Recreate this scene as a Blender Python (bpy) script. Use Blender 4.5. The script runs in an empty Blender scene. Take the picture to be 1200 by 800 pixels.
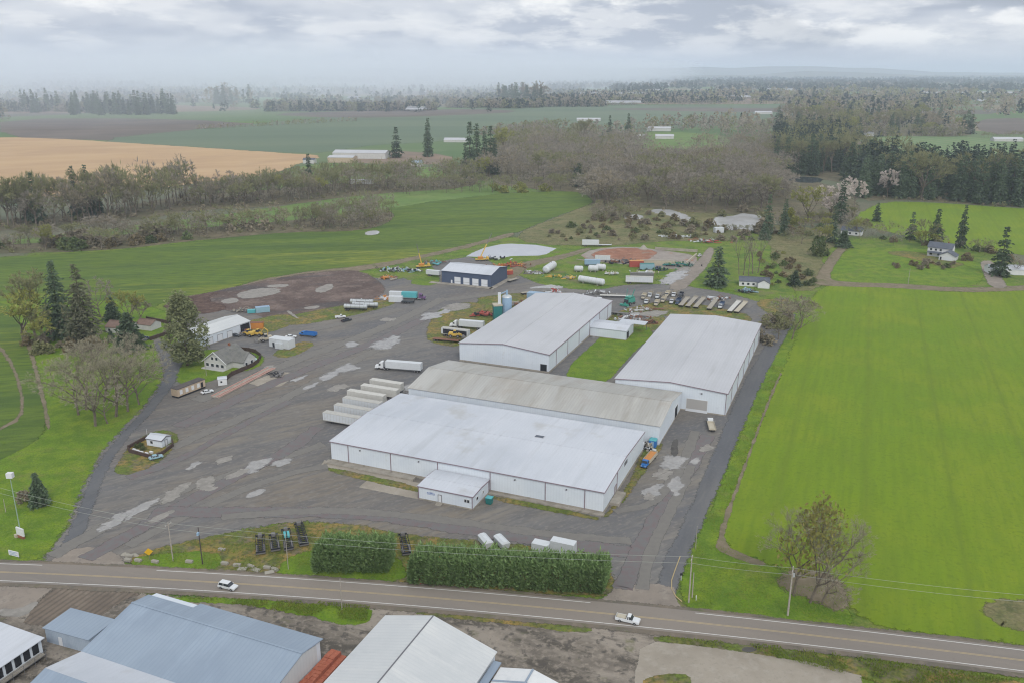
import bpy, math, random
import numpy as np
from mathutils import Vector, noise
from mathutils.geometry import tessellate_polygon

rnd = random.Random(11)
SC = bpy.context.scene
COL = SC.collection

# ------------------------------------------------------------------ camera
FOC, HZ, CAM_H = 1000.0, 84.0, 120.0            # focal length in photo pixels, horizon row, drone height (m)
PITCH = math.atan((400 - HZ) / FOC)
SP, CP = math.sin(PITCH), math.cos(PITCH)
TH = math.radians(-22.5)                        # the yard's building grid
E1 = (math.cos(TH), math.sin(TH))
E2 = (-math.sin(TH), math.cos(TH))

def G(u, v, z=0.0):
    """world x, y of the point at height z seen at photo pixel u, v"""
    a, b = (u - 600) / FOC, (v - 400) / FOC
    t = (CAM_H - z) / (SP + b * CP)
    return a * t, (CP - b * SP) * t

cam = bpy.data.cameras.new('camera')
cam.lens, cam.sensor_width, cam.clip_start, cam.clip_end = 30.0, 36.0, 1.0, 90000.0
co = bpy.data.objects.new('camera', cam)
co.location = (0, 0, CAM_H)
co.rotation_euler = (math.pi / 2 - PITCH, 0, 0)
COL.objects.link(co)
SC.camera = co

# ------------------------------------------------------------------ materials
HAZE_D = 8.0e-5
KEXP = 1.32                                     # how much brighter than its albedo a flat surface renders under this sky
def S(r, g, b, k=None):
    """displayed 0-255 colour of a daylit surface -> base colour"""
    f = lambda c: ((c / 255 + 0.055) / 1.055) ** 2.4 if c > 10 else c / 255 / 12.92
    k = k or KEXP
    return (min(.9, f(r) / k), min(.9, f(g) / k), min(.9, f(b) / k), 1)

MATS = {}
def mat(name, col, rough=0.85, metal=0.0, layers=(), bump=None, waves=(), space='obj', feather=False,
        spec=0.3, rand=0.0, jitter=0.0, trans=0.0):
    """Procedural material: base colour plus noise layers (colour, scale, lo, hi, factor[, angle, stretch]),
    straight rib/row waves (angle, period, colour, factor, sharpness) and a noise bump (scale, strength, distance)."""
    m = bpy.data.materials.new(name)
    m.use_nodes = True
    nt = m.node_tree
    N, L = nt.nodes, nt.links
    bs = N['Principled BSDF']
    bs.inputs['Roughness'].default_value = rough
    bs.inputs['Metallic'].default_value = metal
    bs.inputs['Specular IOR Level'].default_value = spec
    if space == 'world':
        co_ = N.new('ShaderNodeNewGeometry').outputs['Position']
    else:
        co_ = N.new('ShaderNodeTexCoord').outputs['Object']
    rgb = N.new('ShaderNodeRGB')
    rgb.outputs[0].default_value = col
    cur = rgb.outputs[0]
    def mapped(scale, ang=0, st=1.0):
        mp = N.new('ShaderNodeMapping')
        mp.vector_type = 'TEXTURE'
        mp.inputs['Rotation'].default_value = (0, 0, math.radians(ang))
        mp.inputs['Scale'].default_value = (1 / scale * st, 1 / scale, 1 / scale)
        L.new(co_, mp.inputs[0])
        return mp.outputs[0]
    for i, ly in enumerate(layers):
        c, sc, lo, hi, fac = ly[:5]
        ang, st = (ly[5], ly[6]) if len(ly) > 5 else (0, 1)
        det = ly[7] if len(ly) > 7 else 6
        tx = N.new('ShaderNodeTexNoise')
        tx.noise_dimensions = '3D'
        tx.inputs['Scale'].default_value = 1
        tx.inputs['Detail'].default_value = det
        tx.inputs['Roughness'].default_value = .62
        mpv = mapped(sc, ang, st)
        ad = N.new('ShaderNodeVectorMath'); ad.operation = 'ADD'
        ad.inputs[1].default_value = (i * 17.3, i * 5.1, i * 3.7)
        L.new(mpv, ad.inputs[0]); L.new(ad.outputs[0], tx.inputs['Vector'])
        mr = N.new('ShaderNodeMapRange')
        mr.inputs['From Min'].default_value, mr.inputs['From Max'].default_value = lo, hi
        mr.inputs['To Max'].default_value = fac
        L.new(tx.outputs['Fac'], mr.inputs['Value'])
        mx = N.new('ShaderNodeMix'); mx.data_type = 'RGBA'
        L.new(mr.outputs[0], mx.inputs['Factor'])
        L.new(cur, mx.inputs['A']); mx.inputs['B'].default_value = c
        cur = mx.outputs['Result']
    for (ang, per, c, fac, sharp) in waves:
        wv = N.new('ShaderNodeTexWave')
        wv.wave_type, wv.bands_direction, wv.wave_profile = 'BANDS', 'X', 'SIN'
        wv.inputs['Scale'].default_value = 0.31416 / per
        wv.inputs['Distortion'].default_value = 0.0
        mp = N.new('ShaderNodeMapping')
        mp.inputs['Rotation'].default_value = (0, 0, math.radians(-ang))
        L.new(co_, mp.inputs[0]); L.new(mp.outputs[0], wv.inputs['Vector'])
        pw = N.new('ShaderNodeMath'); pw.operation = 'POWER'
        L.new(wv.outputs['Fac'], pw.inputs[0]); pw.inputs[1].default_value = sharp
        mu = N.new('ShaderNodeMath'); mu.operation = 'MULTIPLY'; mu.inputs[1].default_value = fac
        L.new(pw.outputs[0], mu.inputs[0])
        mx = N.new('ShaderNodeMix'); mx.data_type = 'RGBA'
        L.new(mu.outputs[0], mx.inputs['Factor'])
        L.new(cur, mx.inputs['A']); mx.inputs['B'].default_value = c
        cur = mx.outputs['Result']
    if rand or jitter:
        hs = N.new('ShaderNodeHueSaturation')
        if rand:
            oi = N.new('ShaderNodeObjectInfo')
            mr = N.new('ShaderNodeMapRange')
            mr.inputs['To Min'].default_value, mr.inputs['To Max'].default_value = 1 - rand, 1 + rand
            L.new(oi.outputs['Random'], mr.inputs['Value'])
            L.new(mr.outputs[0], hs.inputs['Value'])
        L.new(cur, hs.inputs['Color']); cur = hs.outputs[0]
    L.new(cur, bs.inputs['Base Color'])
    if bump:
        tx = N.new('ShaderNodeTexNoise')
        tx.inputs['Scale'].default_value = bump[0]
        tx.inputs['Detail'].default_value = 5
        L.new(co_, tx.inputs['Vector'])
        bp = N.new('ShaderNodeBump')
        bp.inputs['Strength'].default_value, bp.inputs['Distance'].default_value = bump[1], bump[2]
        L.new(tx.outputs['Fac'], bp.inputs['Height']); L.new(bp.outputs[0], bs.inputs['Normal'])
    if feather:
        at = N.new('ShaderNodeAttribute'); at.attribute_name = 'fe'
        fs, fw, fa, fst = feather if isinstance(feather, tuple) else (feather, 2.6, 0, 1)
        tx = N.new('ShaderNodeTexNoise')
        tx.inputs['Scale'].default_value = 1
        tx.inputs['Detail'].default_value = 7
        tx.inputs['Roughness'].default_value = .68
        L.new(mapped(fs, fa, fst), tx.inputs['Vector'])
        ma = N.new('ShaderNodeMath'); ma.operation = 'MULTIPLY_ADD'
        L.new(tx.outputs['Fac'], ma.inputs[0]); ma.inputs[1].default_value = fw; ma.inputs[2].default_value = -.5*fw-.5
        ad = N.new('ShaderNodeMath'); ad.operation = 'ADD'
        L.new(ma.outputs[0], ad.inputs[0])
        m2 = N.new('ShaderNodeMath'); m2.operation = 'MULTIPLY'; m2.inputs[1].default_value = 2.0
        L.new(at.outputs['Fac'], m2.inputs[0]); L.new(m2.outputs[0], ad.inputs[1])
        mr = N.new('ShaderNodeMapRange')
        mr.inputs['From Min'].default_value, mr.inputs['From Max'].default_value = 0.35, 0.65
        L.new(ad.outputs[0], mr.inputs['Value'])
        tr = N.new('ShaderNodeBsdfTransparent')
        mxs = N.new('ShaderNodeMixShader')
        L.new(mr.outputs[0], mxs.inputs[0]); L.new(tr.outputs[0], mxs.inputs[1]); L.new(bs.outputs[0], mxs.inputs[2])
        L.new(mxs.outputs[0], N['Material Output'].inputs['Surface'])
    elif trans:
        tl = N.new('ShaderNodeBsdfTranslucent')
        L.new(cur, tl.inputs['Color'])
        mxs = N.new('ShaderNodeMixShader'); mxs.inputs[0].default_value = trans
        L.new(bs.outputs[0], mxs.inputs[1]); L.new(tl.outputs[0], mxs.inputs[2])
        L.new(mxs.outputs[0], N['Material Output'].inputs['Surface'])
    MATS[name] = m
    return m

# ------------------------------------------------------------------ mesh building
class MB:
    def __init__(self): self.v, self.f, self.m, self.cur = [], [], [], 0
    def add(self, vs, fs):
        o = len(self.v)
        self.v += [tuple(p) for p in vs]
        for f in fs:
            self.f.append(tuple(i + o for i in f)); self.m.append(self.cur)
        return self
    def box(self, x0, x1, y0, y1, z0, z1):
        return self.add([(x0,y0,z0),(x1,y0,z0),(x1,y1,z0),(x0,y1,z0),(x0,y0,z1),(x1,y0,z1),(x1,y1,z1),(x0,y1,z1)],
                        [(3,2,1,0),(4,5,6,7),(0,1,5,4),(1,2,6,5),(2,3,7,6),(3,0,4,7)])
    def taper(self, a, b):
        """two rectangles (x0,x1,y0,y1,z) joined"""
        vs = []
        for (x0,x1,y0,y1,z) in (a, b): vs += [(x0,y0,z),(x1,y0,z),(x1,y1,z),(x0,y1,z)]
        return self.add(vs, [(3,2,1,0),(4,5,6,7),(0,1,5,4),(1,2,6,5),(2,3,7,6),(3,0,4,7)])
    def prism(self, poly, z0, z1):
        n = len(poly)
        vs = [(x,y,z0) for x,y in poly] + [(x,y,z1) for x,y in poly]
        return self.add(vs, [tuple(range(n-1,-1,-1)), tuple(range(n,2*n))] + [(i,(i+1)%n,(i+1)%n+n,i+n) for i in range(n)])
    def extx(self, prof, x0, x1):
        """profile of (y,z) drawn out along x"""
        n = len(prof)
        vs = [(x0,y,z) for y,z in prof] + [(x1,y,z) for y,z in prof]
        return self.add(vs, [tuple(range(n-1,-1,-1)), tuple(range(n,2*n))] + [(i,(i+1)%n,(i+1)%n+n,i+n) for i in range(n)])
    def exty(self, prof, y0, y1, inset=0):
        """profile of (x,z) drawn out along y"""
        n = len(prof)
        vs = [(x,y0,z) for x,z in prof] + [(x,y1,z) for x,z in prof]
        return self.add(vs, [tuple(range(n)), tuple(range(2*n-1,n-1,-1))] + [(i+n,(i+1)%n+n,(i+1)%n,i) for i in range(n)])
    def tube(self, p0, p1, r0, r1=None, n=8, caps=True):
        r1 = r0 if r1 is None else r1
        p0, p1 = Vector(p0), Vector(p1)
        d = (p1 - p0).normalized()
        a = d.orthogonal().normalized(); b = d.cross(a)
        vs = []
        for p, r in ((p0, r0), (p1, r1)):
            for k in range(n):
                t = 2*math.pi*k/n
                vs.append(p + (a*math.cos(t) + b*math.sin(t))*r)
        fs = [(k,(k+1)%n,(k+1)%n+n,k+n) for k in range(n)]
        if caps: fs += [tuple(range(n-1,-1,-1)), tuple(range(n,2*n))]
        return self.add(vs, fs)
    def path(self, pts, r, n=6):
        for a, b in zip(pts, pts[1:]): self.tube(a, b, r, r, n)
        return self
    def dome(self, c, r, h, n=12, rings=4):
        cx, cy, cz = c
        vs, fs = [], []
        for j in range(rings):
            a = math.pi/2*j/rings
            vs += [(cx+r*math.cos(a)*math.cos(2*math.pi*k/n), cy+r*math.cos(a)*math.sin(2*math.pi*k/n), cz+h*math.sin(a)) for k in range(n)]
        vs.append((cx,cy,cz+h))
        for j in range(rings-1):
            fs += [(j*n+k, j*n+(k+1)%n, (j+1)*n+(k+1)%n, (j+1)*n+k) for k in range(n)]
        fs += [((rings-1)*n+k, (rings-1)*n+(k+1)%n, rings*n) for k in range(n)]
        return self.add(vs, fs)
    def rot(self, ang, start=0):
        c, s = math.cos(ang), math.sin(ang)
        self.v[start:] = [(x*c-y*s, x*s+y*c, z) for x,y,z in self.v[start:]]
        return self
    def shift(self, dx, dy, dz, start=0):
        self.v[start:] = [(x+dx,y+dy,z+dz) for x,y,z in self.v[start:]]
        return self
    def build(self, name, m, parent=None, smooth=False, bevel=0.0):
        me = bpy.data.meshes.new(name)
        me.from_pydata(self.v, [], self.f)
        ms = m if isinstance(m, (list, tuple)) else [m]
        for q in ms: me.materials.append(MATS[q] if isinstance(q, str) else q)
        if len(ms) > 1: me.polygons.foreach_set('material_index', self.m)
        if smooth: me.polygons.foreach_set('use_smooth', [True]*len(me.polygons))
        me.validate()
        o = bpy.data.objects.new(name, me)
        COL.objects.link(o)
        if parent: o.parent = parent
        if bevel:
            b = o.modifiers.new('bevel', 'BEVEL'); b.width = bevel; b.segments = 2; b.limit_method = 'ANGLE'
        return o

def npmesh(name, V, F, m):
    V = np.asarray(V, dtype=np.float32); F = np.asarray(F, dtype=np.int32)
    k = F.shape[1]
    me = bpy.data.meshes.new(name)
    me.vertices.add(len(V)); me.vertices.foreach_set('co', V.ravel())
    me.loops.add(F.size); me.loops.foreach_set('vertex_index', F.ravel())
    me.polygons.add(len(F)); me.polygons.foreach_set('loop_start', np.arange(0, F.size, k, dtype=np.int32))
    me.update(calc_edges=True)
    me.materials.append(MATS[m])
    return me

def tag(o, label=None, cat=None, group=None, kind=None):
    if label: o['label'] = label
    if cat: o['category'] = cat
    if group: o['group'] = group
    if kind: o['kind'] = kind
    return o

def thing(name, label, cat, loc=(0,0,0), rz=0.0, group=None):
    o = bpy.data.objects.new(name, None)
    o.empty_display_size = .5
    COL.objects.link(o)
    o.location = loc if len(loc) == 3 else (loc[0], loc[1], 0)
    o.rotation_euler = (0, 0, rz)
    return tag(o, label, cat, group)

def kids(o): return [c for c in ALLKIDS.get(o.name, ())] if False else list(o.children)

def dup(root, loc, rz=0.0, scale=1.0, label=None, group=None, cat=None):
    r = root.copy(); COL.objects.link(r)
    r.location = loc if len(loc) == 3 else (loc[0], loc[1], 0)
    r.rotation_euler = (0, 0, rz)
    r.scale = (scale, scale, scale) if not isinstance(scale, tuple) else scale
    tag(r, label, cat, group)
    for ch in root.children:
        c = ch.copy(); COL.objects.link(c); c.parent = r
        for g in ch.children:
            d = g.copy(); COL.objects.link(d); d.parent = c
    return r

def copyparts(src, dst):
    """copies of a part and its sub-parts under another thing"""
    c = src.copy(); COL.objects.link(c); c.parent = dst
    for g in src.children:
        d = g.copy(); COL.objects.link(d); d.parent = c
    return c

# ------------------------------------------------------------------ light, sky, render settings
SUN_EL, SUN_AZ = math.radians(42), math.radians(165)      # azimuth clockwise from +Y (the viewing direction)
w = bpy.data.worlds.new('World'); SC.world = w; w.use_nodes = True
nt = w.node_tree; N, L = nt.nodes, nt.links
bg = N['Background']
sky = N.new('ShaderNodeTexSky'); sky.sky_type = 'NISHITA'; sky.sun_disc = False
sky.sun_elevation, sky.sun_rotation = SUN_EL, SUN_AZ
sky.air_density, sky.dust_density = 1.0, 3.0
tc = N.new('ShaderNodeTexCoord')
sep = N.new('ShaderNodeSeparateXYZ'); L.new(tc.outputs['Generated'], sep.inputs[0])
def cloudnoise(sx, sz, off, det, rough=.6):
    mp = N.new('ShaderNodeMapping')
    mp.inputs['Scale'].default_value = (sx, sx, sz); mp.inputs['Location'].default_value = off
    L.new(tc.outputs['Generated'], mp.inputs[0])
    t = N.new('ShaderNodeTexNoise'); t.inputs['Scale'].default_value = 1; t.inputs['Detail'].default_value = det
    t.inputs['Roughness'].default_value = rough
    L.new(mp.outputs[0], t.inputs['Vector'])
    return t.outputs['Fac']
def mrange(v, a, b, c=0., d=1.):
    m = N.new('ShaderNodeMapRange'); m.inputs['From Min'].default_value = a; m.inputs['From Max'].default_value = b
    m.inputs['To Min'].default_value = c; m.inputs['To Max'].default_value = d
    m.interpolation_type = 'SMOOTHSTEP'
    L.new(v, m.inputs['Value']); return m.outputs[0]
def mixc(f, a, b):
    m = N.new('ShaderNodeMix'); m.data_type = 'RGBA'
    for s_, k in ((f, 'Factor'), (a, 'A'), (b, 'B')):
        if hasattr(s_, 'is_output'): L.new(s_, m.inputs[k])
        else: m.inputs[k].default_value = s_
    return m.outputs['Result']
def mul(a, b):
    m = N.new('ShaderNodeMath'); m.operation = 'MULTIPLY'
    for i, s_ in enumerate((a, b)):
        if hasattr(s_, 'is_output'): L.new(s_, m.inputs[i])
        else: m.inputs[i].default_value = s_
    return m.outputs[0]
SK = 10.0                                        # the strength below is 0.1
def C(r, g, b, k=1.0):
    c = S(r, g, b, 1.0); return (c[0]*SK*k, c[1]*SK*k, c[2]*SK*k, 1)
big = cloudnoise(5.0, 20.0, (3.1, 1.7, .4), 3)
puff = cloudnoise(9.0, 25.0, (.6, 2.2, 1.3), 9, .60)
wisp = cloudnoise(9.0, 38.0, (5.5, .2, 2.0), 8)
base = mixc(mrange(big, .40, .62), C(182, 190, 206), C(220, 224, 232))
base = mixc(mul(mrange(wisp, .47, .60), .7), base, C(240, 241, 244, 1.04))
rainx = mul(mrange(sep.outputs['X'], -.44, -.30), mrange(sep.outputs['X'], .06, -.10))
left = mrange(rainx, 0, 1, 1.0, .25)
base = mixc(mul(mul(mrange(puff, .50, .62), left), mul(mrange(sep.outputs['Z'], .012, .032), 1.0)), base, C(254, 254, 253, 1.14))
darkc = mul(mrange(big, .50, .36), mrange(sep.outputs['X'], .05, .45))
base = mixc(mul(darkc, .75), base, C(164, 172, 186))
hz = mrange(sep.outputs['Z'], .034, .002)
base = mixc(mul(hz, .85), base, C(206, 213, 228))
up = mrange(sep.outputs['Z'], .10, .75)
base = mixc(up, base, C(236, 240, 248, 1.12))
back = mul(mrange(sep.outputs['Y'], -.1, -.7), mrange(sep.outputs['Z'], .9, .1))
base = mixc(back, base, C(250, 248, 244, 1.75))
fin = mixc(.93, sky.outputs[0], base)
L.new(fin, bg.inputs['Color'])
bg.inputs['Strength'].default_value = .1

sl = bpy.data.lights.new('sun', 'SUN'); sl.energy = 1.5; sl.angle = math.radians(12); sl.color = (1, .96, .9)
so = bpy.data.objects.new('sun', sl); COL.objects.link(so)
d = Vector((math.sin(SUN_AZ)*math.cos(SUN_EL), math.cos(SUN_AZ)*math.cos(SUN_EL), math.sin(SUN_EL)))
so.rotation_euler = d.to_track_quat('Z', 'Y').to_euler()
so.location = (0, 0, 400)

SC.render.engine = 'CYCLES'
vs = SC.view_settings
vs.view_transform, vs.look, vs.gamma, vs.exposure, vs.use_curve_mapping = 'Standard', 'None', 1.0, 0.07, False
cy = SC.cycles
cy.use_denoising = True
cy.denoiser = 'OPENIMAGEDENOISE'
cy.max_bounces, cy.diffuse_bounces, cy.glossy_bounces = 5, 2, 2
cy.transparent_max_bounces = 24
cy.volume_bounces = 2
cy.filter_width = 1.15
cy.denoising_prefilter = 'ACCURATE'
cy.use_fast_gi = False
SC.render.use_persistent_data = False
# ------------------------------------------------------------------ ground sheets
def chaikin(p, n=2):
    for _ in range(n):
        q = []
        for i in range(len(p)):
            a, b = p[i], p[(i+1) % len(p)]
            q.append((a[0]*.75+b[0]*.25, a[1]*.75+b[1]*.25)); q.append((a[0]*.25+b[0]*.75, a[1]*.25+b[1]*.75))
        p = q
    return p
def resample(p, seg):
    out = []
    for i in range(len(p)):
        a, b = p[i], p[(i+1) % len(p)]
        n = max(1, int(math.dist(a, b)/seg))
        out += [(a[0]+(b[0]-a[0])*k/n, a[1]+(b[1]-a[1])*k/n) for k in range(n)]
    return out
def area(p): return .5*sum(p[i][0]*p[(i+1) % len(p)][1]-p[(i+1) % len(p)][0]*p[i][1] for i in range(len(p)))
def offset(p, d):
    n = len(p); out = []
    for i in range(n):
        a, b = Vector(p[i-1]), Vector(p[(i+1) % n])
        t = (b-a)
        if t.length < 1e-6: out.append(p[i]); continue
        t.normalize(); nn = Vector((t.y, -t.x))
        out.append((p[i][0]+nn.x*d, p[i][1]+nn.y*d))
    return out

ZS, ZCOUNT = .25, {}
def patch(name, px, m, z, seg=None, amp=None, feather=None, kind='structure', label=None, cat=None, world=False, smooth=1, seed=0):
    k = ZCOUNT[round(z, 3)] = ZCOUNT.get(round(z, 3), -1)+1
    z = z*ZS + .0004*min(k, 12)
    p = [tuple(q) for q in px] if world else [G(*q) for q in px]
    if area(p) < 0: p = p[::-1]
    size = math.sqrt(abs(area(p)))
    per = sum(math.dist(p[i], p[i-1]) for i in range(len(p)))
    seg = seg or max(.6, per/420)
    amp = size*.006+.35 if amp is None else amp
    feather = min(size*.10, 2.5+size*.014) if feather is None else feather
    if smooth: p = chaikin(p, smooth)
    feather = min(feather, 1.5*abs(area(p))/max(1, sum(math.dist(p[i], p[i-1]) for i in range(len(p)))))
    p = resample(p, seg)
    nrm = offset(p, 1.0)
    q = []
    for (x, y), (nx, ny) in zip(p, nrm):
        s1 = max(seg*6, 4.0)
        k = noise.noise((x/s1+seed*9, y/s1, seed*3.3)) + .6*noise.noise((x/s1*2.7, y/s1*2.7, 5+seed))
        q.append((x+(nx-x)*amp*k, y+(ny-y)*amp*k))
    p = q
    inner = offset(p, -feather*.5); outer = offset(p, feather*.5)
    n = len(p)
    tris = tessellate_polygon([[Vector((x, y, 0)) for x, y in inner]])
    me = bpy.data.meshes.new(name)
    V = [(x, y, z) for x, y in inner] + [(x, y, z-.0003) for x, y in outer]
    F = [tuple(t) for t in tris] + [(i, i+n, (i+1) % n+n, (i+1) % n) for i in range(n)]
    me.from_pydata(V, [], F)
    at = me.attributes.new('fe', 'FLOAT', 'POINT')
    at.data.foreach_set('value', [1.0]*n+[0.0]*n)
    me.materials.append(MATS[m])
    # all faces up
    import bmesh
    bm = bmesh.new(); bm.from_mesh(me)
    for f in bm.faces:
        f.normal_update()
        if f.normal.z < 0: f.normal_flip()
    bm.to_mesh(me); bm.free()
    o = bpy.data.objects.new(name, me); COL.objects.link(o)
    return tag(o, label, cat, None, kind)

gr = dict(space='world')
# far farmland, one sheet to the horizon
def ground_material():
    m = mat('farmland', S(98, 112, 88), rough=.95, layers=[(S(122, 116, 100), .004, .42, .6, .8), (S(80, 98, 70), .02, .45, .62, .6), (S(120, 112, 96), .25, .42, .7, .5), (S(62, 74, 52), 1.3, .48, .7, .5)], **gr)
    nt = m.node_tree; N, L = nt.nodes, nt.links
    bs = N['Principled BSDF']
    old = bs.inputs['Base Color'].links[0].from_socket
    ge = N.new('ShaderNodeNewGeometry')
    mp = N.new('ShaderNodeMapping'); mp.inputs['Rotation'].default_value = (0, 0, .39); mp.inputs['Scale'].default_value = (1/620, 1/330, 0)
    L.new(ge.outputs['Position'], mp.inputs[0])
    vo = N.new('ShaderNodeTexVoronoi'); vo.distance = 'CHEBYCHEV'; vo.inputs['Scale'].default_value = 1; vo.inputs['Randomness'].default_value = .75
    L.new(mp.outputs[0], vo.inputs['Vector'])
    sp = N.new('ShaderNodeSeparateColor'); L.new(vo.outputs['Color'], sp.inputs[0])
    cr = N.new('ShaderNodeValToRGB'); cr.color_ramp.interpolation = 'CONSTANT'
    els = [(0, (96, 124, 74)), (.18, (124, 112, 98)), (.32, (86, 118, 66)), (.5, (150, 136, 112)), (.6, (106, 128, 82)), (.78, (112, 104, 98)), (.88, (100, 134, 62))]
    for i, (ps, c) in enumerate(els):
        e = cr.color_ramp.elements[i] if i < 2 else cr.color_ramp.elements.new(ps)
        e.position = ps; e.color = S(*c)
    L.new(sp.outputs[0], cr.inputs[0])
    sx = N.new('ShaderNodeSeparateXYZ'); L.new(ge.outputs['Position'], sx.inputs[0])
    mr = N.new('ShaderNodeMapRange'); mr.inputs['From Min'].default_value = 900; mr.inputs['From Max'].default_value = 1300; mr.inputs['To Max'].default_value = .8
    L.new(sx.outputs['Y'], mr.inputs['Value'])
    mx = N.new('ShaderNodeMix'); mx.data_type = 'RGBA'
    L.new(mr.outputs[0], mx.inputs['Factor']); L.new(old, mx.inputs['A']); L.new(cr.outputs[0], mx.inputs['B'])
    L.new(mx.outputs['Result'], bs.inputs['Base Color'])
ground_material()
mb = MB(); X = 34000
mb.add([(-X, -2500, 0), (X, -2500, 0), (X, 44000, 0), (-X, 44000, 0)], [(0, 1, 2, 3)])
tag(mb.build('ground', 'farmland'), kind='structure')

# --- ground materials (base colours; the light does the rest, except for the pond water)
mat('crop_dark', S(98, 120, 34), .95, layers=[(S(98, 124, 44), .012, .42, .62, .8), (S(66, 94, 38), .05, .45, .6, .7, 12, 9), (S(138, 146, 50), .025, .55, .66, .85, 12, 7), (S(108, 128, 48), .16, .48, .64, .6, 12, 10), (S(64, 88, 36), .5, .45, .64, .7, 12, 5)],
    waves=[(100, 5.5, S(72, 96, 44), .18, 2)], bump=(1.2, .5, .4), feather=.25, **gr)
mat('crop_bright', S(118, 143, 22), .95, layers=[(S(110, 140, 22), .008, .4, .62, .85), (S(130, 148, 28), .03, .47, .63, .8), (S(116, 134, 36), .014, .56, .68, .5, 67, 3), (S(108, 130, 30), .12, .52, .68, .5, 67, 6), (S(102, 128, 20), .45, .46, .64, .5, 67, 8), (S(92, 116, 24), .9, .52, .68, .5)],
    waves=[(-22, 3.1, S(94, 126, 36), .12, 2), (-22, 24.0, S(96, 116, 32), .34, 60), (-22, 3.0, S(100, 124, 26), .12, 3)], bump=(1.6, .6, .3), feather=.4, **gr)
mat('pasture', S(110, 138, 36), .95, layers=[(S(122, 136, 56), .03, .42, .6, .8), (S(78, 110, 40), .1, .45, .6, .8), (S(134, 134, 76), .25, .5, .66, .65), (S(76, 104, 34), 1.2, .46, .62, .6), (S(120, 112, 84), .06, .57, .68, .7)], bump=(1.5, .7, .4), feather=.6, **gr)
mat('lawn', S(108, 140, 28), .95, layers=[(S(130, 148, 36), .05, .42, .62, .8), (S(86, 118, 26), .2, .42, .6, .8), (S(128, 130, 64), .12, .55, .68, .6), (S(120, 140, 60), .9, .5, .64, .45), (S(74, 102, 28), 1.7, .48, .64, .6)], bump=(1.8, .7, .3), feather=.8, **gr)
mat('weedy_grass', S(124, 120, 66), .95, layers=[(S(104, 124, 50), .07, .4, .56, .9), (S(160, 132, 78), .14, .47, .6, .85), (S(116, 108, 92), .3, .5, .62, .8), (S(84, 100, 42), .25, .52, .64, .7), (S(78, 86, 42), .8, .47, .62, .8)], bump=(1.5, .8, .3), feather=.9, **gr)
mat('marsh_scrub', S(122, 120, 80), .95, layers=[(S(142, 132, 96), .03, .42, .6, .8), (S(98, 110, 64), .06, .45, .6, .8), (S(84, 92, 54), .25, .48, .64, .8), (S(150, 138, 106), .5, .5, .68, .6), (S(76, 80, 50), 1.2, .5, .66, .5)], bump=(.8, 1.0, .8), feather=.3, **gr)
mat('wood_floor', S(112, 104, 82), .95, layers=[(S(128, 118, 94), .03, .42, .6, .8), (S(92, 94, 66), .06, .45, .6, .8), (S(84, 78, 62), .25, .48, .64, .8)], feather=.12, **gr)
mat('gravel_yard', S(124, 122, 120), .88, layers=[(S(104, 104, 108), .02, .40, .60, .9), (S(126, 116, 104), .011, .46, .60, .8), (S(136, 128, 116), .045, .48, .62, .7, 35, 3), (S(106, 107, 111), .05, .48, .62, .7, 30, 7), (S(142, 137, 129), .16, .53, .66, .6, 32, 9), (S(102, 103, 106), .35, .50, .64, .55, 38, 10), (S(103, 102, 102), .6, .45, .62, .6, 30, 4), (S(138, 134, 129), .9, .52, .66, .75, 35, 2)],
    bump=(2.0, .35, .12), feather=.5, **gr)
mat('lane_asphalt', S(102, 104, 109), .85, layers=[(S(118, 117, 116), .05, .44, .62, .7, 67, 5), (S(90, 92, 97), .3, .46, .66, .6, 67, 8), (S(126, 124, 120), 1.2, .52, .7, .4)], feather=.7, **gr)
mat('pale_concrete', S(166, 158, 146), .9, layers=[(S(150, 142, 130), .08, .42, .62, .8), (S(178, 172, 162), .4, .5, .66, .5), (S(134, 128, 118), 1.4, .54, .7, .4)], feather=1.2, **gr)
mat('worn_pad', S(150, 140, 130), .9, layers=[(S(132, 124, 116), .1, .42, .62, .8), (S(166, 158, 148), .3, .52, .68, .6), (S(118, 112, 106), .7, .54, .7, .6)], feather=.9, **gr)
mat('road_asphalt', S(142, 134, 126), .85, layers=[(S(128, 123, 119), .05, .42, .62, .7, -18, 10), (S(152, 143, 133), .3, .5, .68, .5, -18, 14), (S(118, 114, 111), 1.5, .56, .72, .35)], **gr)
mat('road_shoulder', S(124, 114, 102), .92, layers=[(S(104, 100, 92), .15, .42, .6, .8), (S(142, 132, 118), .5, .5, .68, .6), (S(98, 104, 66), .2, .56, .68, .6)], feather=1.0, bump=(2., .6, .2), **gr)
mat('mud_lot', S(132, 124, 114), .9, layers=[(S(112, 105, 97), .06, .42, .58, .9), (S(158, 149, 138), .1, .48, .6, .9, -22, 3), (S(88, 83, 76), .22, .5, .6, .9, -22, 4), (S(160, 150, 138), .7, .5, .64, .7), (S(84, 80, 76), .5, .54, .64, .8), (S(96, 100, 62), .16, .60, .70, .6)], bump=(1.5, .8, .25), feather=.8, **gr)
mat('furrow_lot', S(130, 118, 106), .95, layers=[(S(112, 102, 92), .08, .42, .6, .9), (S(148, 136, 122), .3, .5, .64, .7), (S(96, 88, 80), .6, .52, .66, .6)], waves=[(-20, 1.5, S(88, 80, 74), .55, 2)], bump=(1.5, .8, .25), feather=.8, **gr)
mat('brown_dirt', S(112, 96, 90), .95, layers=[(S(92, 78, 74), .05, .42, .6, .9), (S(136, 120, 112), .09, .5, .64, .8), (S(84, 82, 84), .07, .54, .64, .8, 20, 3), (S(150, 140, 134), .3, .58, .7, .6), (S(80, 66, 62), .7, .48, .68, .6)], bump=(.8, 1., .5), feather=.6, **gr)
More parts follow.
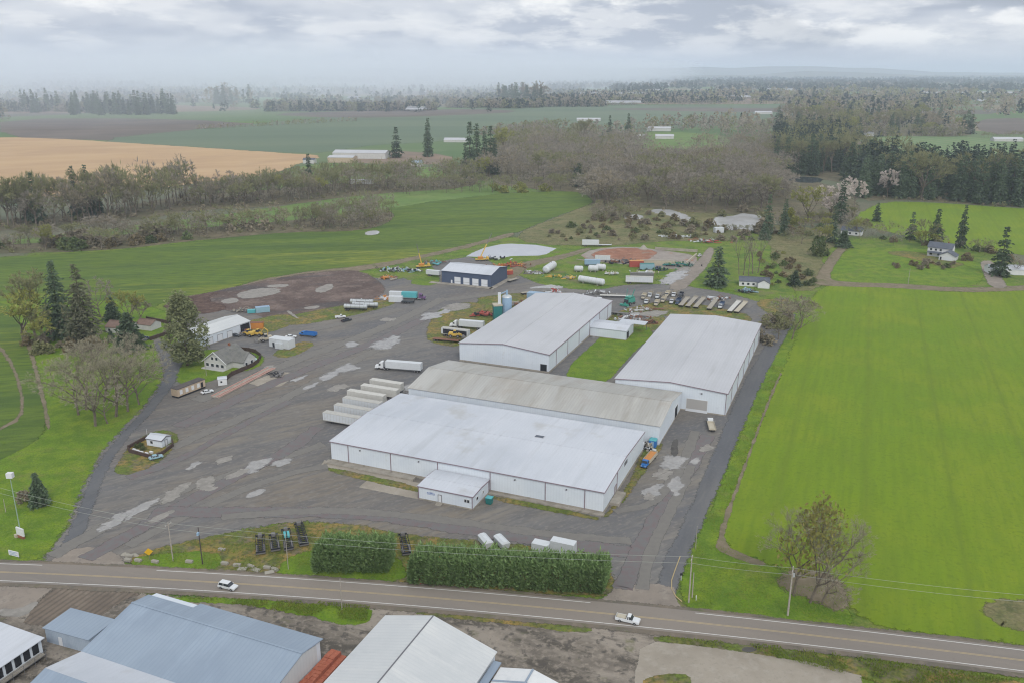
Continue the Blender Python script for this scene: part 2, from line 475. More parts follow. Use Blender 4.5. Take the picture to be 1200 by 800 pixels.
mat('bark_dirt', S(98, 78, 70), .95, layers=[(S(78, 60, 54), .2, .42, .6, .9), (S(122, 102, 92), .5, .5, .66, .7)], bump=(1., 1., .4), feather=.8, **gr)
mat('track_dirt', S(132, 120, 100), .95, layers=[(S(112, 106, 84), .15, .42, .6, .8), (S(150, 138, 120), .5, .5, .68, .6), (S(96, 106, 62), .2, .56, .66, .7)], feather=.8, **gr)
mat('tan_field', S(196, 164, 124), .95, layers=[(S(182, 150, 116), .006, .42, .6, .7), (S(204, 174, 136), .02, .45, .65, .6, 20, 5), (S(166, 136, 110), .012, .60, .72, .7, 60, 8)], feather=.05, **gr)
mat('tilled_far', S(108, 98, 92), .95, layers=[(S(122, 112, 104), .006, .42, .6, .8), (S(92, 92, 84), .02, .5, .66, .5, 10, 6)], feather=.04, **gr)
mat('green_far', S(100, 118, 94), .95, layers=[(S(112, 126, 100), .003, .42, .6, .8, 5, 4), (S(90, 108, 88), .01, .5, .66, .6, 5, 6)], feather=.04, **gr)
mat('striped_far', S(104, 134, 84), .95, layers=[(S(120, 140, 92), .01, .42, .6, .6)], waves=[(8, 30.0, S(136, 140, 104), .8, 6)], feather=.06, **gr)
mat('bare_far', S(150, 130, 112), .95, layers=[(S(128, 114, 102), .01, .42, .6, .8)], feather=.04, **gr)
mat('meadow', S(104, 132, 66), .95, layers=[(S(120, 140, 76), .02, .42, .6, .8), (S(90, 116, 56), .08, .45, .64, .7), (S(124, 120, 84), .05, .58, .7, .6)], feather=.2, **gr)
mat('orange_soil', S(160, 114, 92), .95, layers=[(S(140, 98, 80), .1, .42, .6, .8), (S(176, 138, 116), .2, .52, .66, .7), (S(150, 134, 122), .08, .58, .66, .8)], bump=(.6, 1., .6), feather=.5, **gr)
mat('slab_grey', S(160, 152, 144), .9, layers=[(S(140, 132, 126), .1, .42, .62, .8), (S(172, 164, 156), .3, .5, .66, .6), (S(168, 118, 92), .06, .58, .66, .7)], feather=.5, **gr)
mat('rut_dark', S(92, 90, 88), .85, layers=[(S(78, 76, 74), .3, .42, .6, .8), (S(108, 104, 100), .5, .5, .66, .6)], feather=1.0, **gr)
mat('puddle_water', (.23, .225, .22, 1), .14, layers=[((.29, .28, .27, 1), .3, .45, .62, .9), ((.20, .19, .18, 1), .6, .52, .66, .7)], spec=.5, feather=(.24, 7.0, 33, 2.6), **gr)
mat('pale_silt', S(152, 148, 142), .7, layers=[(S(136, 132, 127), .3, .42, .6, .9), (S(168, 164, 158), .6, .5, .68, .7)], feather=(.24, 7.0, 33, 2.6), **gr)
mat('pond_water', (.52, .53, .55, 1), .04, spec=1.0, bump=(.5, .03, .2), layers=[((.42, .42, .42, 1), .05, .45, .6, .7)], feather=(.12, 5.0, 0, 1.5), **gr)  # silty base colour, made paler to stand in for the sky's reflection
mat('dark_water', (.06, .07, .08, 1), .08, spec=.5, feather=.2, **gr)
mat('liner_pond', S(176, 180, 190), .25, spec=.5, layers=[(S(186, 190, 198), .05, .45, .65, .8)], feather=.5, **gr)
mat('paint_white', S(226, 226, 224), .7, layers=[(S(170, 165, 160), .8, .55, .7, .7)], **gr)
mat('paint_yellow', S(192, 172, 130), .7, layers=[(S(160, 148, 130), .6, .52, .7, .8)], **gr)

patch('rough_ground', [(-330, 120), (330, 110), (330, 640), (-330, 640)], 'pasture', .02, world=True, smooth=0, seg=12, amp=4, feather=60)
# --- fields, far to near
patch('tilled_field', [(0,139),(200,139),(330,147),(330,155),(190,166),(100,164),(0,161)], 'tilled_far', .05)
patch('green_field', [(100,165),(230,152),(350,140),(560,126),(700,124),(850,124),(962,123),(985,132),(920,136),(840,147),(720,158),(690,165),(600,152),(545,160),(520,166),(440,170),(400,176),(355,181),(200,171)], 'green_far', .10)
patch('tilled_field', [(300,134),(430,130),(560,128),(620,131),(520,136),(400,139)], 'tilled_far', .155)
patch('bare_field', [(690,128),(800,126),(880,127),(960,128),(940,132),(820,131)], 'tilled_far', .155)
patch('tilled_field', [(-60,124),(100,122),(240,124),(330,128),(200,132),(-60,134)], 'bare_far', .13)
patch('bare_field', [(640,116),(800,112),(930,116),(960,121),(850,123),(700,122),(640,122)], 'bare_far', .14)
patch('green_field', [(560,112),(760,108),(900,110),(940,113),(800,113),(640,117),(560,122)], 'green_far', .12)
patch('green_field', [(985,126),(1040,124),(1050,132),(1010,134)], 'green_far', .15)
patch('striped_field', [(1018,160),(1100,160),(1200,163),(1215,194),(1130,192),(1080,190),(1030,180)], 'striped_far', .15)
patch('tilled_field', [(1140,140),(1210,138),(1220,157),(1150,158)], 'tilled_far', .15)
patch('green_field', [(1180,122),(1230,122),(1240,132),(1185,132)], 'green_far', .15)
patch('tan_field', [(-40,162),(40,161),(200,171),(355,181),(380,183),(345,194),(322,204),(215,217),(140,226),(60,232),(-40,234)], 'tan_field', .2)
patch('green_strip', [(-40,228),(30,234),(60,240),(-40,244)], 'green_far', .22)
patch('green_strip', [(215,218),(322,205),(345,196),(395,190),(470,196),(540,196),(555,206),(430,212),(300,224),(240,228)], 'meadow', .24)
patch('farm_yard', [(385,176),(455,176),(530,182),(530,192),(470,194),(400,190)], 'bare_far', .28)
patch('meadow', [(-60,290),(100,272),(330,243),(430,224),(560,211),(720,203),(720,212),(690,222),(560,228),(350,262),(230,276),(100,292)], 'meadow', .3)
patch('meadow', [(690,160),(780,154),(862,160),(850,174),(780,178),(760,186),(690,176)], 'meadow', .3)
patch('meadow', [(600,182),(700,176),(760,186),(840,178),(850,186),(760,192),(660,196)], 'meadow', .32)
patch('crop_field', [(-80,306),(60,298),(130,295),(250,281),(345,269),(400,258),(465,240),(560,229),(640,224),(712,225),(700,236),(655,253),(605,273),(575,284),(545,291),(500,299),(440,312),(390,318),(330,323),(290,331),(262,341),(200,352),(175,362),(120,352),(60,350),(-80,360)], 'crop_dark', .25)
patch('field_edge', [(200,351),(262,340),(330,322),(440,310),(500,298),(560,284),(600,272),(604,276),(565,288),(500,303),(440,316),(332,328),(266,345),(205,357)], 'track_dirt', .32)
patch('crop_field', [(-60,352),(5,352),(22,372),(38,410),(50,460),(56,500),(40,520),(-60,570)], 'crop_dark', .35)
patch('field_track', [(-40,397),(0,402),(20,432),(31,480),(15,499),(-40,517),(-40,513),(12,497),(27,479),(16,433),(-3,406),(-40,401)], 'track_dirt', .38)
patch('scrub_ground', [(700,236),(740,243),(800,247),(870,250),(905,262),(905,280),(860,284),(820,282),(760,284),(720,289),(660,288),(620,287),(600,276),(655,254)], 'marsh_scrub', .3)
patch('scrub_ground', [(900,262),(960,268),(985,284),(960,300),(975,330),(940,345),(900,330),(880,300),(880,280)], 'marsh_scrub', .28)
for q in ([(560,214),(585,172),(610,158),(680,166),(740,168),(770,180),(860,170),(905,170),(918,200),(960,212),(1010,236),(1000,262),(930,262),(870,252),(800,248),(745,243),(700,250),(690,226),(640,224)],
          [(-40,262),(60,252),(130,246),(220,228),(330,222),(420,212),(560,206),(560,220),(430,228),(330,242),(222,247),(180,256),(90,264),(-40,274)],
          [(-40,290),(60,284),(200,270),(330,260),(400,252),(455,245),(464,256),(440,268),(400,272),(345,272),(250,280),(120,295),(-40,298)],
          [(1000,214),(1030,200),(1090,206),(1300,208),(1300,247),(1200,244),(1100,237),(1040,234),(1010,237)], [(905,170),(990,166),(1030,200),(1000,216),(930,206)],
          [(925,132),(1000,126),(1100,136),(1140,152),(1140,161),(1020,159),(1000,168),(930,160)]):
    patch('wood_floor', q, 'wood_floor', .34)
# the pasture of the left house and the verges near the road
patch('pasture', [(-60,360),(5,352),(60,350),(120,352),(190,360),(205,380),(200,420),(196,440),(180,470),(140,510),(112,545),(100,575),(82,610),(64,640),(48,656),(20,660),(-80,656),(-80,560),(40,520),(56,500),(50,460),(38,410),(22,372)], 'lawn', .34)
patch('dirt_strip', [(24,380),(29,382),(41,420),(54,470),(60,500),(55,504),(49,470),(36,420)], 'track_dirt', .40)
# pasture round the back of the works
patch('pasture', [(430,318),(500,302),(560,288),(604,276),(622,287),(700,290),(720,292),(830,300),(870,270),(905,280),(900,330),(935,345),(930,360),(905,350),(850,340),(790,338),(700,345),(600,345),(520,340),(470,334)], 'pasture', .36)
patch('liner_pond', [(546,301),(553,297),(567,291),(588,286.5),(600,286),(628,287.5),(652,291.5),(648,294),(640,298.5),(632,300),(600,300.5),(590,302.5),(572,302)], 'liner_pond', .42, amp=.5, feather=.8, smooth=0)
patch('pond', [(834,264),(836,256),(845,253),(858,254),(870,250),(884,252),(896,253),(897,262),(888,270),(872,272),(868,268),(856,271),(846,266)], 'pond_water', .42)
patch('pond', [(762,246),(780,245),(800,250),(812,257),(812,264),(795,262),(800,257),(780,252),(765,250)], 'pond_water', .42)
patch('pond', [(730,254),(745,251),(756,254),(748,258),(734,258)], 'pond_water', .42)
patch('pond', [(912,208),(935,207),(966,209),(960,215),(930,214)], 'dark_water', .42)
patch('pond', [(701,210),(708,208),(714,214),(712,222),(703,221)], 'pond_water', .44)
patch('pond', [(428,272),(440,270),(447,273),(438,276),(428,276)], 'pond_water', .44)

# --- the works yard
patch('gravel_yard', [(46,660),(66,640),(84,608),(100,568),(112,540),(140,506),(168,478),(186,452),(192,436),(186,415),(176,396),(196,386),(206,372),(208,360),(230,352),(270,350),(330,330),(420,322),(460,330),(500,318),(515,306),(560,300),(620,330),(655,338),(700,341),(740,333),(790,334),(850,343),(905,358),(930,366),(922,382),(905,400),(880,450),(862,500),(838,560),(812,620),(798,656),(794,690),(760,708),(720,705),(714,690),(700,660),(650,645),(560,635),(470,628),(410,614),(345,612),(280,620),(215,640),(165,655),(150,662)], 'gravel_yard', .45, amp=.9)
patch('earth_tip', [(190,356),(232,346),(266,339),(335,324),(395,317),(425,318),(448,332),(452,343),(440,350),(402,358),(352,372),(318,374),(280,365),(240,362),(205,366)], 'brown_dirt', .50)
patch('bark_strip', [(187,357),(232,345),(262,342),(240,352),(270,360),(250,368),(205,368)], 'bark_dirt', .54)
for q in ([(276,345),(300,338),(330,338),(328,344),(300,350),(280,350)], [(258,352),(276,349),(282,354),(262,357)], [(310,335),(336,333),(340,336),(318,338)], [(370,338),(388,332),(392,338),(378,344),(368,342)], [(358,360),(376,358),(372,362),(356,363)], [(338,364),(346,370),(352,374),(346,373),(336,366)]):
    patch('silt', q, 'pale_silt', .56)
patch('green_strip', [(330,372),(402,358),(440,352),(470,354),(440,364),(405,372),(350,382),(332,380)], 'weedy_grass', .52)
patch('green_strip', [(430,320),(470,312),(500,309),(512,318),(510,328),(480,330),(470,324),(445,326)], 'pasture', .55)
patch('green_strip', [(476,332),(500,322),(514,320),(516,332),(500,336)], 'pasture', .57)
patch('green_strip', [(604,320),(640,302),(700,292),(760,312),(776,330),(740,334),(700,336),(655,334),(625,330)], 'pasture', .55)
patch('green_strip', [(560,348),(590,345),(640,342),(672,344),(660,352),(620,354),(598,364),(560,358)], 'weedy_grass', .55)
patch('green_strip', [(510,362),(560,352),(600,366),(590,384),(540,408),(505,402),(498,394)], 'weedy_grass', .55)
patch('lane', [(600,310),(655,300),(690,290),(694,293),(660,304),(618,314),(604,326),(592,330)], 'track_dirt', .58)
# concrete bunker slab with orange soil
patch('orange_soil', [(676,302),(694,292),(735,289),(780,294),(817,300),(816,309),(802,318),(760,312),(716,309)], 'slab_grey', .58, amp=.4, feather=1.2)
patch('orange_soil', [(690,302),(700,294),(738,290),(772,295),(766,301),(756,306),(720,304)], 'orange_soil', .62)
# tree knoll and the far right garden
patch('green_strip', [(800,336),(815,318),(832,306),(870,290),(905,300),(935,345),(930,352),(880,345),(840,338)], 'pasture', .56)
patch('green_strip', [(880,352),(925,350),(935,362),(925,372),(905,372)], 'weedy_grass', .60)
patch('green_strip', [(758,356),(790,352),(870,366),(882,374),(878,380),(840,372),(780,368),(740,384),(700,384),(720,366)], 'weedy_grass', .56)
patch('lane', [(780,338),(800,322),(818,306),(830,290),(838,292),(830,312),(812,330),(800,342)], 'worn_pad', .63)
# between the two rear sheds
patch('green_strip', [(652,442),(718,382),(775,385),(735,420),(714,448),(690,450)], 'lawn', .60, feather=1.5)
patch('green_strip', [(715,378),(765,368),(782,372),(772,388),(735,392)], 'weedy_grass', .58)
# verge right of the lane and the bright field
patch('pasture', [(795,704),(800,664),(826,610),(850,556),(872,500),(892,445),(912,410),(925,385),(945,385),(910,450),(880,530),(852,606),(842,640),(900,660),(985,690),(1005,735),(960,734),(880,727),(820,718)], 'lawn', .50)
patch('crop_field', [(842,642),(858,580),(884,512),(910,446),(934,392),(952,345),(972,333),(1050,336),(1120,344),(1215,340),(1300,338),(1300,772),(1200,755),(1100,745),(1010,730),(985,692),(900,660)], 'crop_bright', .54, amp=.8)
patch('dirt_strip', [(838,640),(846,612),(878,528),(906,452),(918,432),(908,456),(884,518),(856,600),(846,638),(880,652),(900,660),(890,664),(846,648)], 'track_dirt', .58)
patch('bare_patch', [(912,690),(914,672),(945,664),(985,678),(998,706),(985,718),(955,704)], 'track_dirt', .60, feather=5)
patch('rough_patch', [(1150,706),(1185,700),(1230,708),(1230,740),(1180,738),(1155,722)], 'marsh_scrub', .62, feather=7)
patch('pasture', [(975,332),(962,325),(985,296),(1010,290),(1080,292),(1150,306),(1155,325),(1140,337),(1080,338)], 'lawn', .52)
patch('lane', [(955,326),(972,300),(990,282),(998,284),(984,302),(970,326),(985,331),(1060,333),(1120,338),(1190,336),(1260,330),(1260,336),(1190,342),(1120,343),(1050,338),(975,336),(955,334)], 'track_dirt', .62)
patch('lane', [(1148,306),(1165,306),(1176,330),(1182,338),(1160,338),(1152,320)], 'worn_pad', .64)
patch('crop_field', [(996,262),(1010,248),(1036,236),(1100,238),(1200,245),(1300,250),(1300,310),(1200,300),(1150,292),(1090,284),(1040,272)], 'crop_bright', .50)
patch('gardens', [(1030,296),(1070,294),(1110,306),(1135,310),(1110,316),(1080,306)], 'weedy_grass', .58)
# farm lane and left lane
patch('lane', [(768,694),(776,660),(806,602),(838,525),(872,446),(900,400),(918,370),(936,368),(916,402),(894,446),(868,505),(836,585),(806,652),(794,690),(790,700)], 'lane_asphalt', .60, amp=.4)
patch('lane', [(66,650),(88,608),(102,572),(116,540),(142,508),(168,482),(186,456),(194,438),(190,418),(180,402),(196,398),(214,424),(210,440),(198,458),(178,484),(150,512),(130,540),(118,570),(104,610),(92,640)], 'lane_asphalt', .58, amp=.4)
patch('driveway_apron', [(52,662),(80,644),(110,640),(140,650),(150,668),(52,668)], 'worn_pad', .62)
patch('driveway_apron', [(716,694),(722,684),(790,684),(792,702),(800,716),(700,706)], 'worn_pad', .66)
patch('green_strip', [(704,608),(720,600),(738,578),(760,546),(778,522),(770,514),(752,528),(736,570),(714,598)], 'weedy_grass', .67, feather=2.5)
patch('green_strip', [(384,546),(500,572),(498,578),(440,566),(384,552)], 'weedy_grass', .645, feather=1.2)
patch('green_strip', [(576,580),(640,592),(702,606),(700,610),(640,598),(578,586)], 'weedy_grass', .665, feather=1.5)
# island with the scale-house garden
patch('green_strip', [(134,548),(146,530),(162,514),(186,503),(206,506),(210,516),(200,530),(180,546),(154,556),(136,556)], 'weedy_grass', .60)
patch('green_strip', [(205,445),(212,430),(222,412),(240,410),(262,410),(300,412),(312,422),(300,432),(262,440),(245,448),(215,452)], 'lawn', .60)
patch('green_strip', [(316,415),(350,400),(372,402),(350,416),(330,420)], 'weedy_grass', .57)
patch('green_strip', [(180,392),(202,388),(232,398),(234,410),(220,412),(198,402)], 'lawn', .57)
patch('green_strip', [(282,378),(340,366),(345,380),(310,392),(296,390)], 'weedy_grass', .57)
patch('concrete_pad', [(288,448),(318,434),(350,438),(330,452),(312,455)], 'pale_concrete', .62, amp=.2, feather=.6, smooth=0)
patch('concrete_pad', [(420,571),(438,556),(492,566),(490,585)], 'pale_concrete', .62, amp=.2, feather=.6, smooth=0)
patch('concrete_pad', [(376,546),(380,539),(500,568),(494,573)], 'pale_concrete', .64, amp=.1, feather=.5, smooth=0)
# front verge with hedges
patch('green_strip', [(148,660),(165,648),(220,634),(290,620),(350,611),(410,613),(470,626),(560,634),(650,642),(705,652),(722,680),(716,700),(640,696),(560,691),(480,683),(380,676),(290,672),(230,670),(180,667)], 'weedy_grass', .56)
patch('green_strip', [(325,676),(330,655),(380,640),(470,650),(480,684),(400,678)], 'lawn', .60)
patch('green_strip', [(150,662),(165,650),(255,645),(262,660),(245,670),(185,668)], 'lawn', .59)
for q in ([(340,424),(380,424),(392,420),(412,426),(395,438),(360,440)], ):
    pass
# yard puddles and pale wash-outs
pud = [(242,566,15,7,20), (405,432,14,5,15), (385,440,12,4,15), (395,455,13,4,15), (452,404,16,5,10), (462,397,9,3,10), (315,432,10,3,15), (300,546,20,5,20), (330,542,14,4,12),
       (205,578,22,5,30), (160,598,26,5,28), (130,612,22,5,25), (185,607,18,3,25), (412,404,8,3,10), (447,406,12,3,5), (535,361,16,5,10), (505,371,14,4,10), (520,366,8,3,10),
       (455,375,10,2,5), (482,455,10,5,15), (788,542,16,8,10), (776,556,12,6,10), (764,574,12,7,20), (792,570,10,7,60), (828,526,9,4,20), (815,540,6,3,20), (745,372,18,5,5), (764,368,16,4,5), (700,392,10,4,5),
       (790,325,14,5,20), (800,318,9,4,20), (782,330,10,4,10), (640,338,18,3,3), (760,582,8,4,5), (365,452,10,2,20), (350,444,10,2,20), (275,556,14,4,20), (735,378,20,4,3), (300,578,12,3,20), (262,540,12,3,20), (225,547,10,3,30)]
for i, (u, v, ru, rv, an) in enumerate(pud):
    pr = []
    a0 = math.radians(-an); nn = 22
    for k in range(nn):
        t = 2*math.pi*k/nn
        rr = 1.0 + .5*noise.noise((math.cos(t)*1.6+i*3.1, math.sin(t)*1.6, i*1.7))
        du, dv = ru*rr*math.cos(t), rv*rr*math.sin(t)
        pr.append((u+du*math.cos(a0)-dv*math.sin(a0), v+(du*math.sin(a0)+dv*math.cos(a0))))
    patch('puddle' if i % 3 else 'silt', pr, 'puddle_water' if i % 3 else 'pale_silt', .68 + .004*(i % 5), amp=.35, smooth=1, feather=max(3.5, rv*1.15), seed=i)

mat('track_pale', S(128, 125, 120), .9, layers=[(S(120, 117, 114), .5, .42, .62, .8)], feather=(.25, 4.0, 33, 3.0), **gr)
mat('track_wet', S(116, 115, 115), .8, layers=[(S(120, 105, 106), .5, .42, .62, .8)], feather=(.2, 3.5, 33, 3.0), **gr)
def track(px, wd, m, z):
    p = [G(*q) for q in px]
    for _ in range(2):
        q = [p[0]]
        for a, b in zip(p, p[1:]): q += [(a[0]*.75+b[0]*.25, a[1]*.75+b[1]*.25), (a[0]*.25+b[0]*.75, a[1]*.25+b[1]*.75)]
        p = q+[p[-1]]
    L_, R_ = [], []
    for i, (x, y) in enumerate(p):
        a, b = p[max(0, i-1)], p[min(len(p)-1, i+1)]
        t = Vector((b[0]-a[0], b[1]-a[1])).normalized()
        L_.append((x-t.y*wd, y+t.x*wd)); R_.append((x+t.y*wd, y-t.x*wd))
    patch('wheel_track', L_+R_[::-1], m, z, world=True, smooth=0, seg=2.5, amp=.3, feather=wd*.8, seed=len(p)+int(wd*9))
for i, (pts, wd, m) in enumerate([
    ([(60,652),(130,612),(200,578),(290,550),(380,520)], 2.2, 'track_pale'), ([(100,655),(180,610),(260,566),(340,528),(372,500)], 2.6, 'track_wet'),
    ([(150,640),(240,592),(330,556),(384,546)], 1.8, 'track_pale'), ([(230,470),(300,440),(380,410),(450,385),(520,350)], 3.4, 'track_pale'),
    ([(210,500),(290,462),(370,428),(440,402),(500,372)], 3.0, 'track_wet'), ([(200,525),(270,495),(330,470),(390,436),(450,405)], 2.6, 'track_pale'),
    ([(180,600),(300,600),(420,600),(560,622),(680,640),(760,650)], 3.0, 'track_wet'), ([(260,606),(380,596),(500,606),(640,626),(740,634)], 1.8, 'track_pale'),
    ([(730,690),(742,660),(760,620),(800,560),(830,510)], 2.4, 'track_wet'), ([(752,690),(760,650),(785,600),(810,545)], 1.6, 'track_pale'),
    ([(720,600),(770,590),(800,545),(815,505)], 1.6, 'track_pale'), ([(520,352),(580,345),(640,338),(720,346),(800,348),(880,360)], 3.0, 'track_pale'),
    ([(150,560),(210,540),(280,500),(340,470)], 1.8, 'track_wet'), ([(300,400),(340,392),(400,380),(470,362)], 2.6, 'track_pale')]):
    track(pts, wd, m, .655+.003*i)

# --- the lots below the road
patch('gravel_lot', [(-80,690),(0,684),(66,684),(240,702),(330,706),(430,712),(560,716),(720,736),(800,746),(770,790),(740,840),(-80,840)], 'mud_lot', .45)
patch('gravel_lot', [(-80,688),(0,682),(70,683),(46,702),(26,718),(-80,720)], 'worn_pad', .50)
patch('silt', [(0,712),(22,715),(40,704),(46,706),(28,724),(0,722)], 'pale_silt', .53)
patch('tilled_lot', [(66,684),(110,684),(170,694),(140,704),(112,728),(40,734),(24,728)], 'furrow_lot', .52)
patch('green_strip', [(198,700),(270,700),(370,707),(426,709),(440,716),(432,730),(410,734),(360,722),(290,708),(215,705)], 'lawn', .54, amp=.8)
patch('green_strip', [(470,716),(560,721),(680,730),(698,738),(680,742),(620,734),(540,726)], 'weedy_grass', .54)
patch('green_strip', [(764,746),(800,746),(900,758),(1000,772),(1100,786),(1220,802),(1220,830),(1060,812),(1000,790),(900,770),(820,757),(768,752)], 'weedy_grass', .56)
patch('concrete_pad', [(750,760),(768,752),(830,758),(950,776),(1010,792),(1010,840),(740,840),(745,785)], 'pale_concrete', .60, amp=.3, feather=.8, smooth=0)
patch('green_strip', [(755,792),(800,788),(812,796),(800,812),(750,812)], 'weedy_grass', .64)
patch('rut', [(868,761),(874,758),(884,758),(888,761),(882,764),(872,764)], 'rut_dark', .66)
patch('rut', [(786,530),(788,516),(795,514),(794,534),(789,536)], 'rut_dark', .70)

# --- the county road
RP = [G(u, v) for u, v in ((-60,668), (0,670.5), (150,677), (300,686.5), (420,694), (540,702), (660,713), (780,726), (900,740), (1050,757), (1200,774), (1260,781))]
cf = np.polyfit([p[0] for p in RP], [p[1] for p in RP], 3)
def road_y(x):
    lo, hi = -150, 120
    xx = min(max(x, lo), hi)
    return float(np.polyval(cf, xx) + (x-xx)*np.polyval(np.polyder(cf), xx))
RX = [-420+6*i for i in range(140)]
RC = [(x, road_y(x)) for x in RX]
def strip(o0, o1):
    a, b = [], []
    for i, (x, y) in enumerate(RC):
        p, q = RC[max(0, i-1)], RC[min(len(RC)-1, i+1)]
        t = Vector((q[0]-p[0], q[1]-p[1])).normalized(); n = Vector((-t.y, t.x))
        a.append((x+n.x*o0, y+n.y*o0)); b.append((x+n.x*o1, y+n.y*o1))
    return a, b
a, b = strip(-6.0, 5.6)
patch('road_shoulder', a + b[::-1], 'road_shoulder', .70, world=True, smooth=0, seg=3, amp=.5, feather=1.6)
def ribbon(name, o0, o1, z, m, z1=None):
    a, b = strip(o0, o1); n = len(a)
    mb = MB(); z = .8*ZS+(z-.8); z1 = z
    mb.add([(x, y, z) for x, y in a]+[(x, y, z1) for x, y in b], [(i, i+1, n+i+1, n+i) for i in range(n-1)])
    return tag(mb.build(name, m), kind='structure')
ribbon('road', -4.5, 4.4, .80, 'road_asphalt')
# road edge lines, broken at the drives, and the double centre line
def ribbon_range(name, o0, o1, z, m, x0, x1):
    a, b = strip(o0, o1)
    idx = [i for i, p in enumerate(RC) if x0 <= p[0] <= x1]
    mb = MB(); n = len(idx); z = .8*ZS+(z-.8)
    mb.add([(a[i][0], a[i][1], z) for i in idx]+[(b[i][0], b[i][1], z) for i in idx], [(k, k+1, n+k+1, n+k) for k in range(n-1)])
    return tag(mb.build(name, m), kind='structure')
ribbon_range('road_marking', 3.58, 3.76, .806, 'paint_white', -420, -118)
ribbon_range('road_marking', 3.58, 3.76, .806, 'paint_white', -92, 18)
ribbon_range('road_marking', 3.58, 3.76, .806, 'paint_white', 40, 420)
ribbon_range('road_marking', -3.76, -3.58, .806, 'paint_white', -420, 420)
ribbon('road_marking', .10, .24, .806, 'paint_yellow')
ribbon('road_marking', -.24, -.10, .806, 'paint_yellow')
# ------------------------------------------------------------------ building materials
WALLW = S(196, 204, 214)
mat('white_steel', S(226, 234, 243), .5, layers=[(S(214, 224, 236), .12, .42, .64, .7), (S(204, 211, 220), .6, .56, .74, .45), (S(190, 186, 176), .25, .62, .76, .4)], waves=[(0, .9, S(196, 204, 214), .16, 3), (90, .9, S(196, 204, 214), .16, 3)])
mat('pale_roof', S(204, 209, 218), .5, layers=[(S(190, 196, 206), .03, .42, .62, .9, 0, 1), (S(214, 218, 226), .12, .5, .66, .6, 90, 6), (S(180, 184, 190), .22, .54, .70, .6, 90, 14), (S(172, 170, 164), .05, .60, .70, .5)], waves=[(0, 1.2, S(190, 196, 206), .22, 4)])
mat('grey_roof', S(196, 198, 204), .55, layers=[(S(187, 189, 195), .03, .42, .62, .8), (S(203, 205, 209), .10, .5, .66, .6, 90, 8), (S(166, 167, 170), .3, .60, .74, .4, 90, 12)], waves=[(0, 1.2, S(172, 174, 178), .22, 4), (0, 24, S(180, 182, 186), .3, 60)])
mat('aged_roof', S(186, 187, 187), .7, layers=[(S(170, 169, 164), .04, .40, .60, .9, 90, 4), (S(194, 193, 189), .12, .48, .66, .8, 90, 14), (S(160, 157, 150), .3, .52, .68, .7, 90, 18), (S(166, 158, 148), .06, .56, .68, .5)], waves=[(0, 1.1, S(158, 155, 148), .25, 4)])
mat('blue_steel', S(84, 97, 122), .5, layers=[(S(76, 88, 112), .3, .42, .64, .7)], waves=[(0, .6, S(70, 82, 104), .35, 3), (90, .6, S(70, 82, 104), .35, 3)])
mat('red_trim', S(142, 126, 136), .6)
mat('grey_trim', S(112, 112, 118), .6)
mat('concrete_base', S(168, 162, 152), .9, layers=[(S(148, 142, 132), .3, .42, .62, .9), (S(116, 110, 100), .5, .54, .68, .8), (S(184, 178, 168), 1.0, .55, .7, .5)])
mat('door_white', S(222, 226, 232), .5, waves=[])
mat('door_grey', S(176, 174, 172), .6)
mat('dark_opening', S(38, 40, 46), .8)
mat('glass_dark', (.03, .035, .045, 1), .12, spec=.6)
mat('blue_roof', S(151, 166, 183), .38, layers=[(S(141, 156, 174), .06, .42, .62, .8), (S(163, 179, 197), .2, .5, .66, .6, 90, 8), (S(136, 152, 172), .4, .58, .72, .5, 90, 10)], waves=[(0, 1.0, S(134, 150, 170), .42, 6)])
mat('tin_roof', S(208, 211, 213), .5, layers=[(S(197, 201, 204), .06, .42, .62, .8), (S(217, 219, 219), .3, .5, .66, .6, 0, 8), (S(186, 190, 195), .5, .58, .72, .5, 0, 10)], waves=[(90, 1.0, S(190, 195, 200), .35, 6)])
mat('car_wall', S(176, 190, 206), .6, layers=[(S(158, 172, 190), .5, .42, .62, .8)], waves=[(0, .5, S(154, 168, 186), .3, 3)])
mat('shingle_roof', S(126, 126, 124), .9, layers=[(S(108, 110, 108), .4, .42, .62, .8), (S(142, 140, 134), 1.2, .5, .7, .6), (S(104, 112, 92), .3, .58, .7, .4)])
mat('slate_roof', S(98, 104, 116), .85, layers=[(S(84, 90, 102), .4, .42, .64, .8), (S(112, 116, 126), 1.5, .5, .7, .6)])
mat('house_siding', S(206, 206, 204), .7, layers=[(S(190, 192, 192), .4, .42, .64, .8)])
mat('white_paint', S(226, 228, 230), .55, layers=[(S(212, 216, 220), .5, .45, .65, .7)])
mat('beige_siding', S(198, 180, 158), .7, layers=[(S(182, 164, 142), .4, .42, .64, .8)])
mat('dark_flat_roof', S(98, 92, 92), .85, layers=[(S(82, 78, 80), .4, .42, .62, .8), (S(120, 112, 108), 1., .52, .68, .6)])
mat('brown_roof', S(134, 112, 102), .9, layers=[(S(116, 98, 90), .6, .42, .62, .8)])
mat('rust_brown', S(150, 96, 72), .85, layers=[(S(124, 78, 60), .6, .42, .62, .8)])
mat('brick_pad', S(178, 106, 82), .9, layers=[(S(166, 92, 72), .5, .42, .62, .9), (S(200, 128, 102), 1.4, .5, .68, .7)])
mat('fence_brown', S(86, 70, 64), .9, layers=[(S(70, 56, 50), .8, .42, .62, .8)])

def wallbox(mb, L, D, h, hr, axis):
    if axis == 'x':
        mb.extx([(0, 0), (D, 0), (D, h), (D/2, hr), (0, h)], 0, L)
    else:
        mb.exty([(0, 0), (L, 0), (L, h), (L/2, hr), (0, h)], 0, D)
    return mb

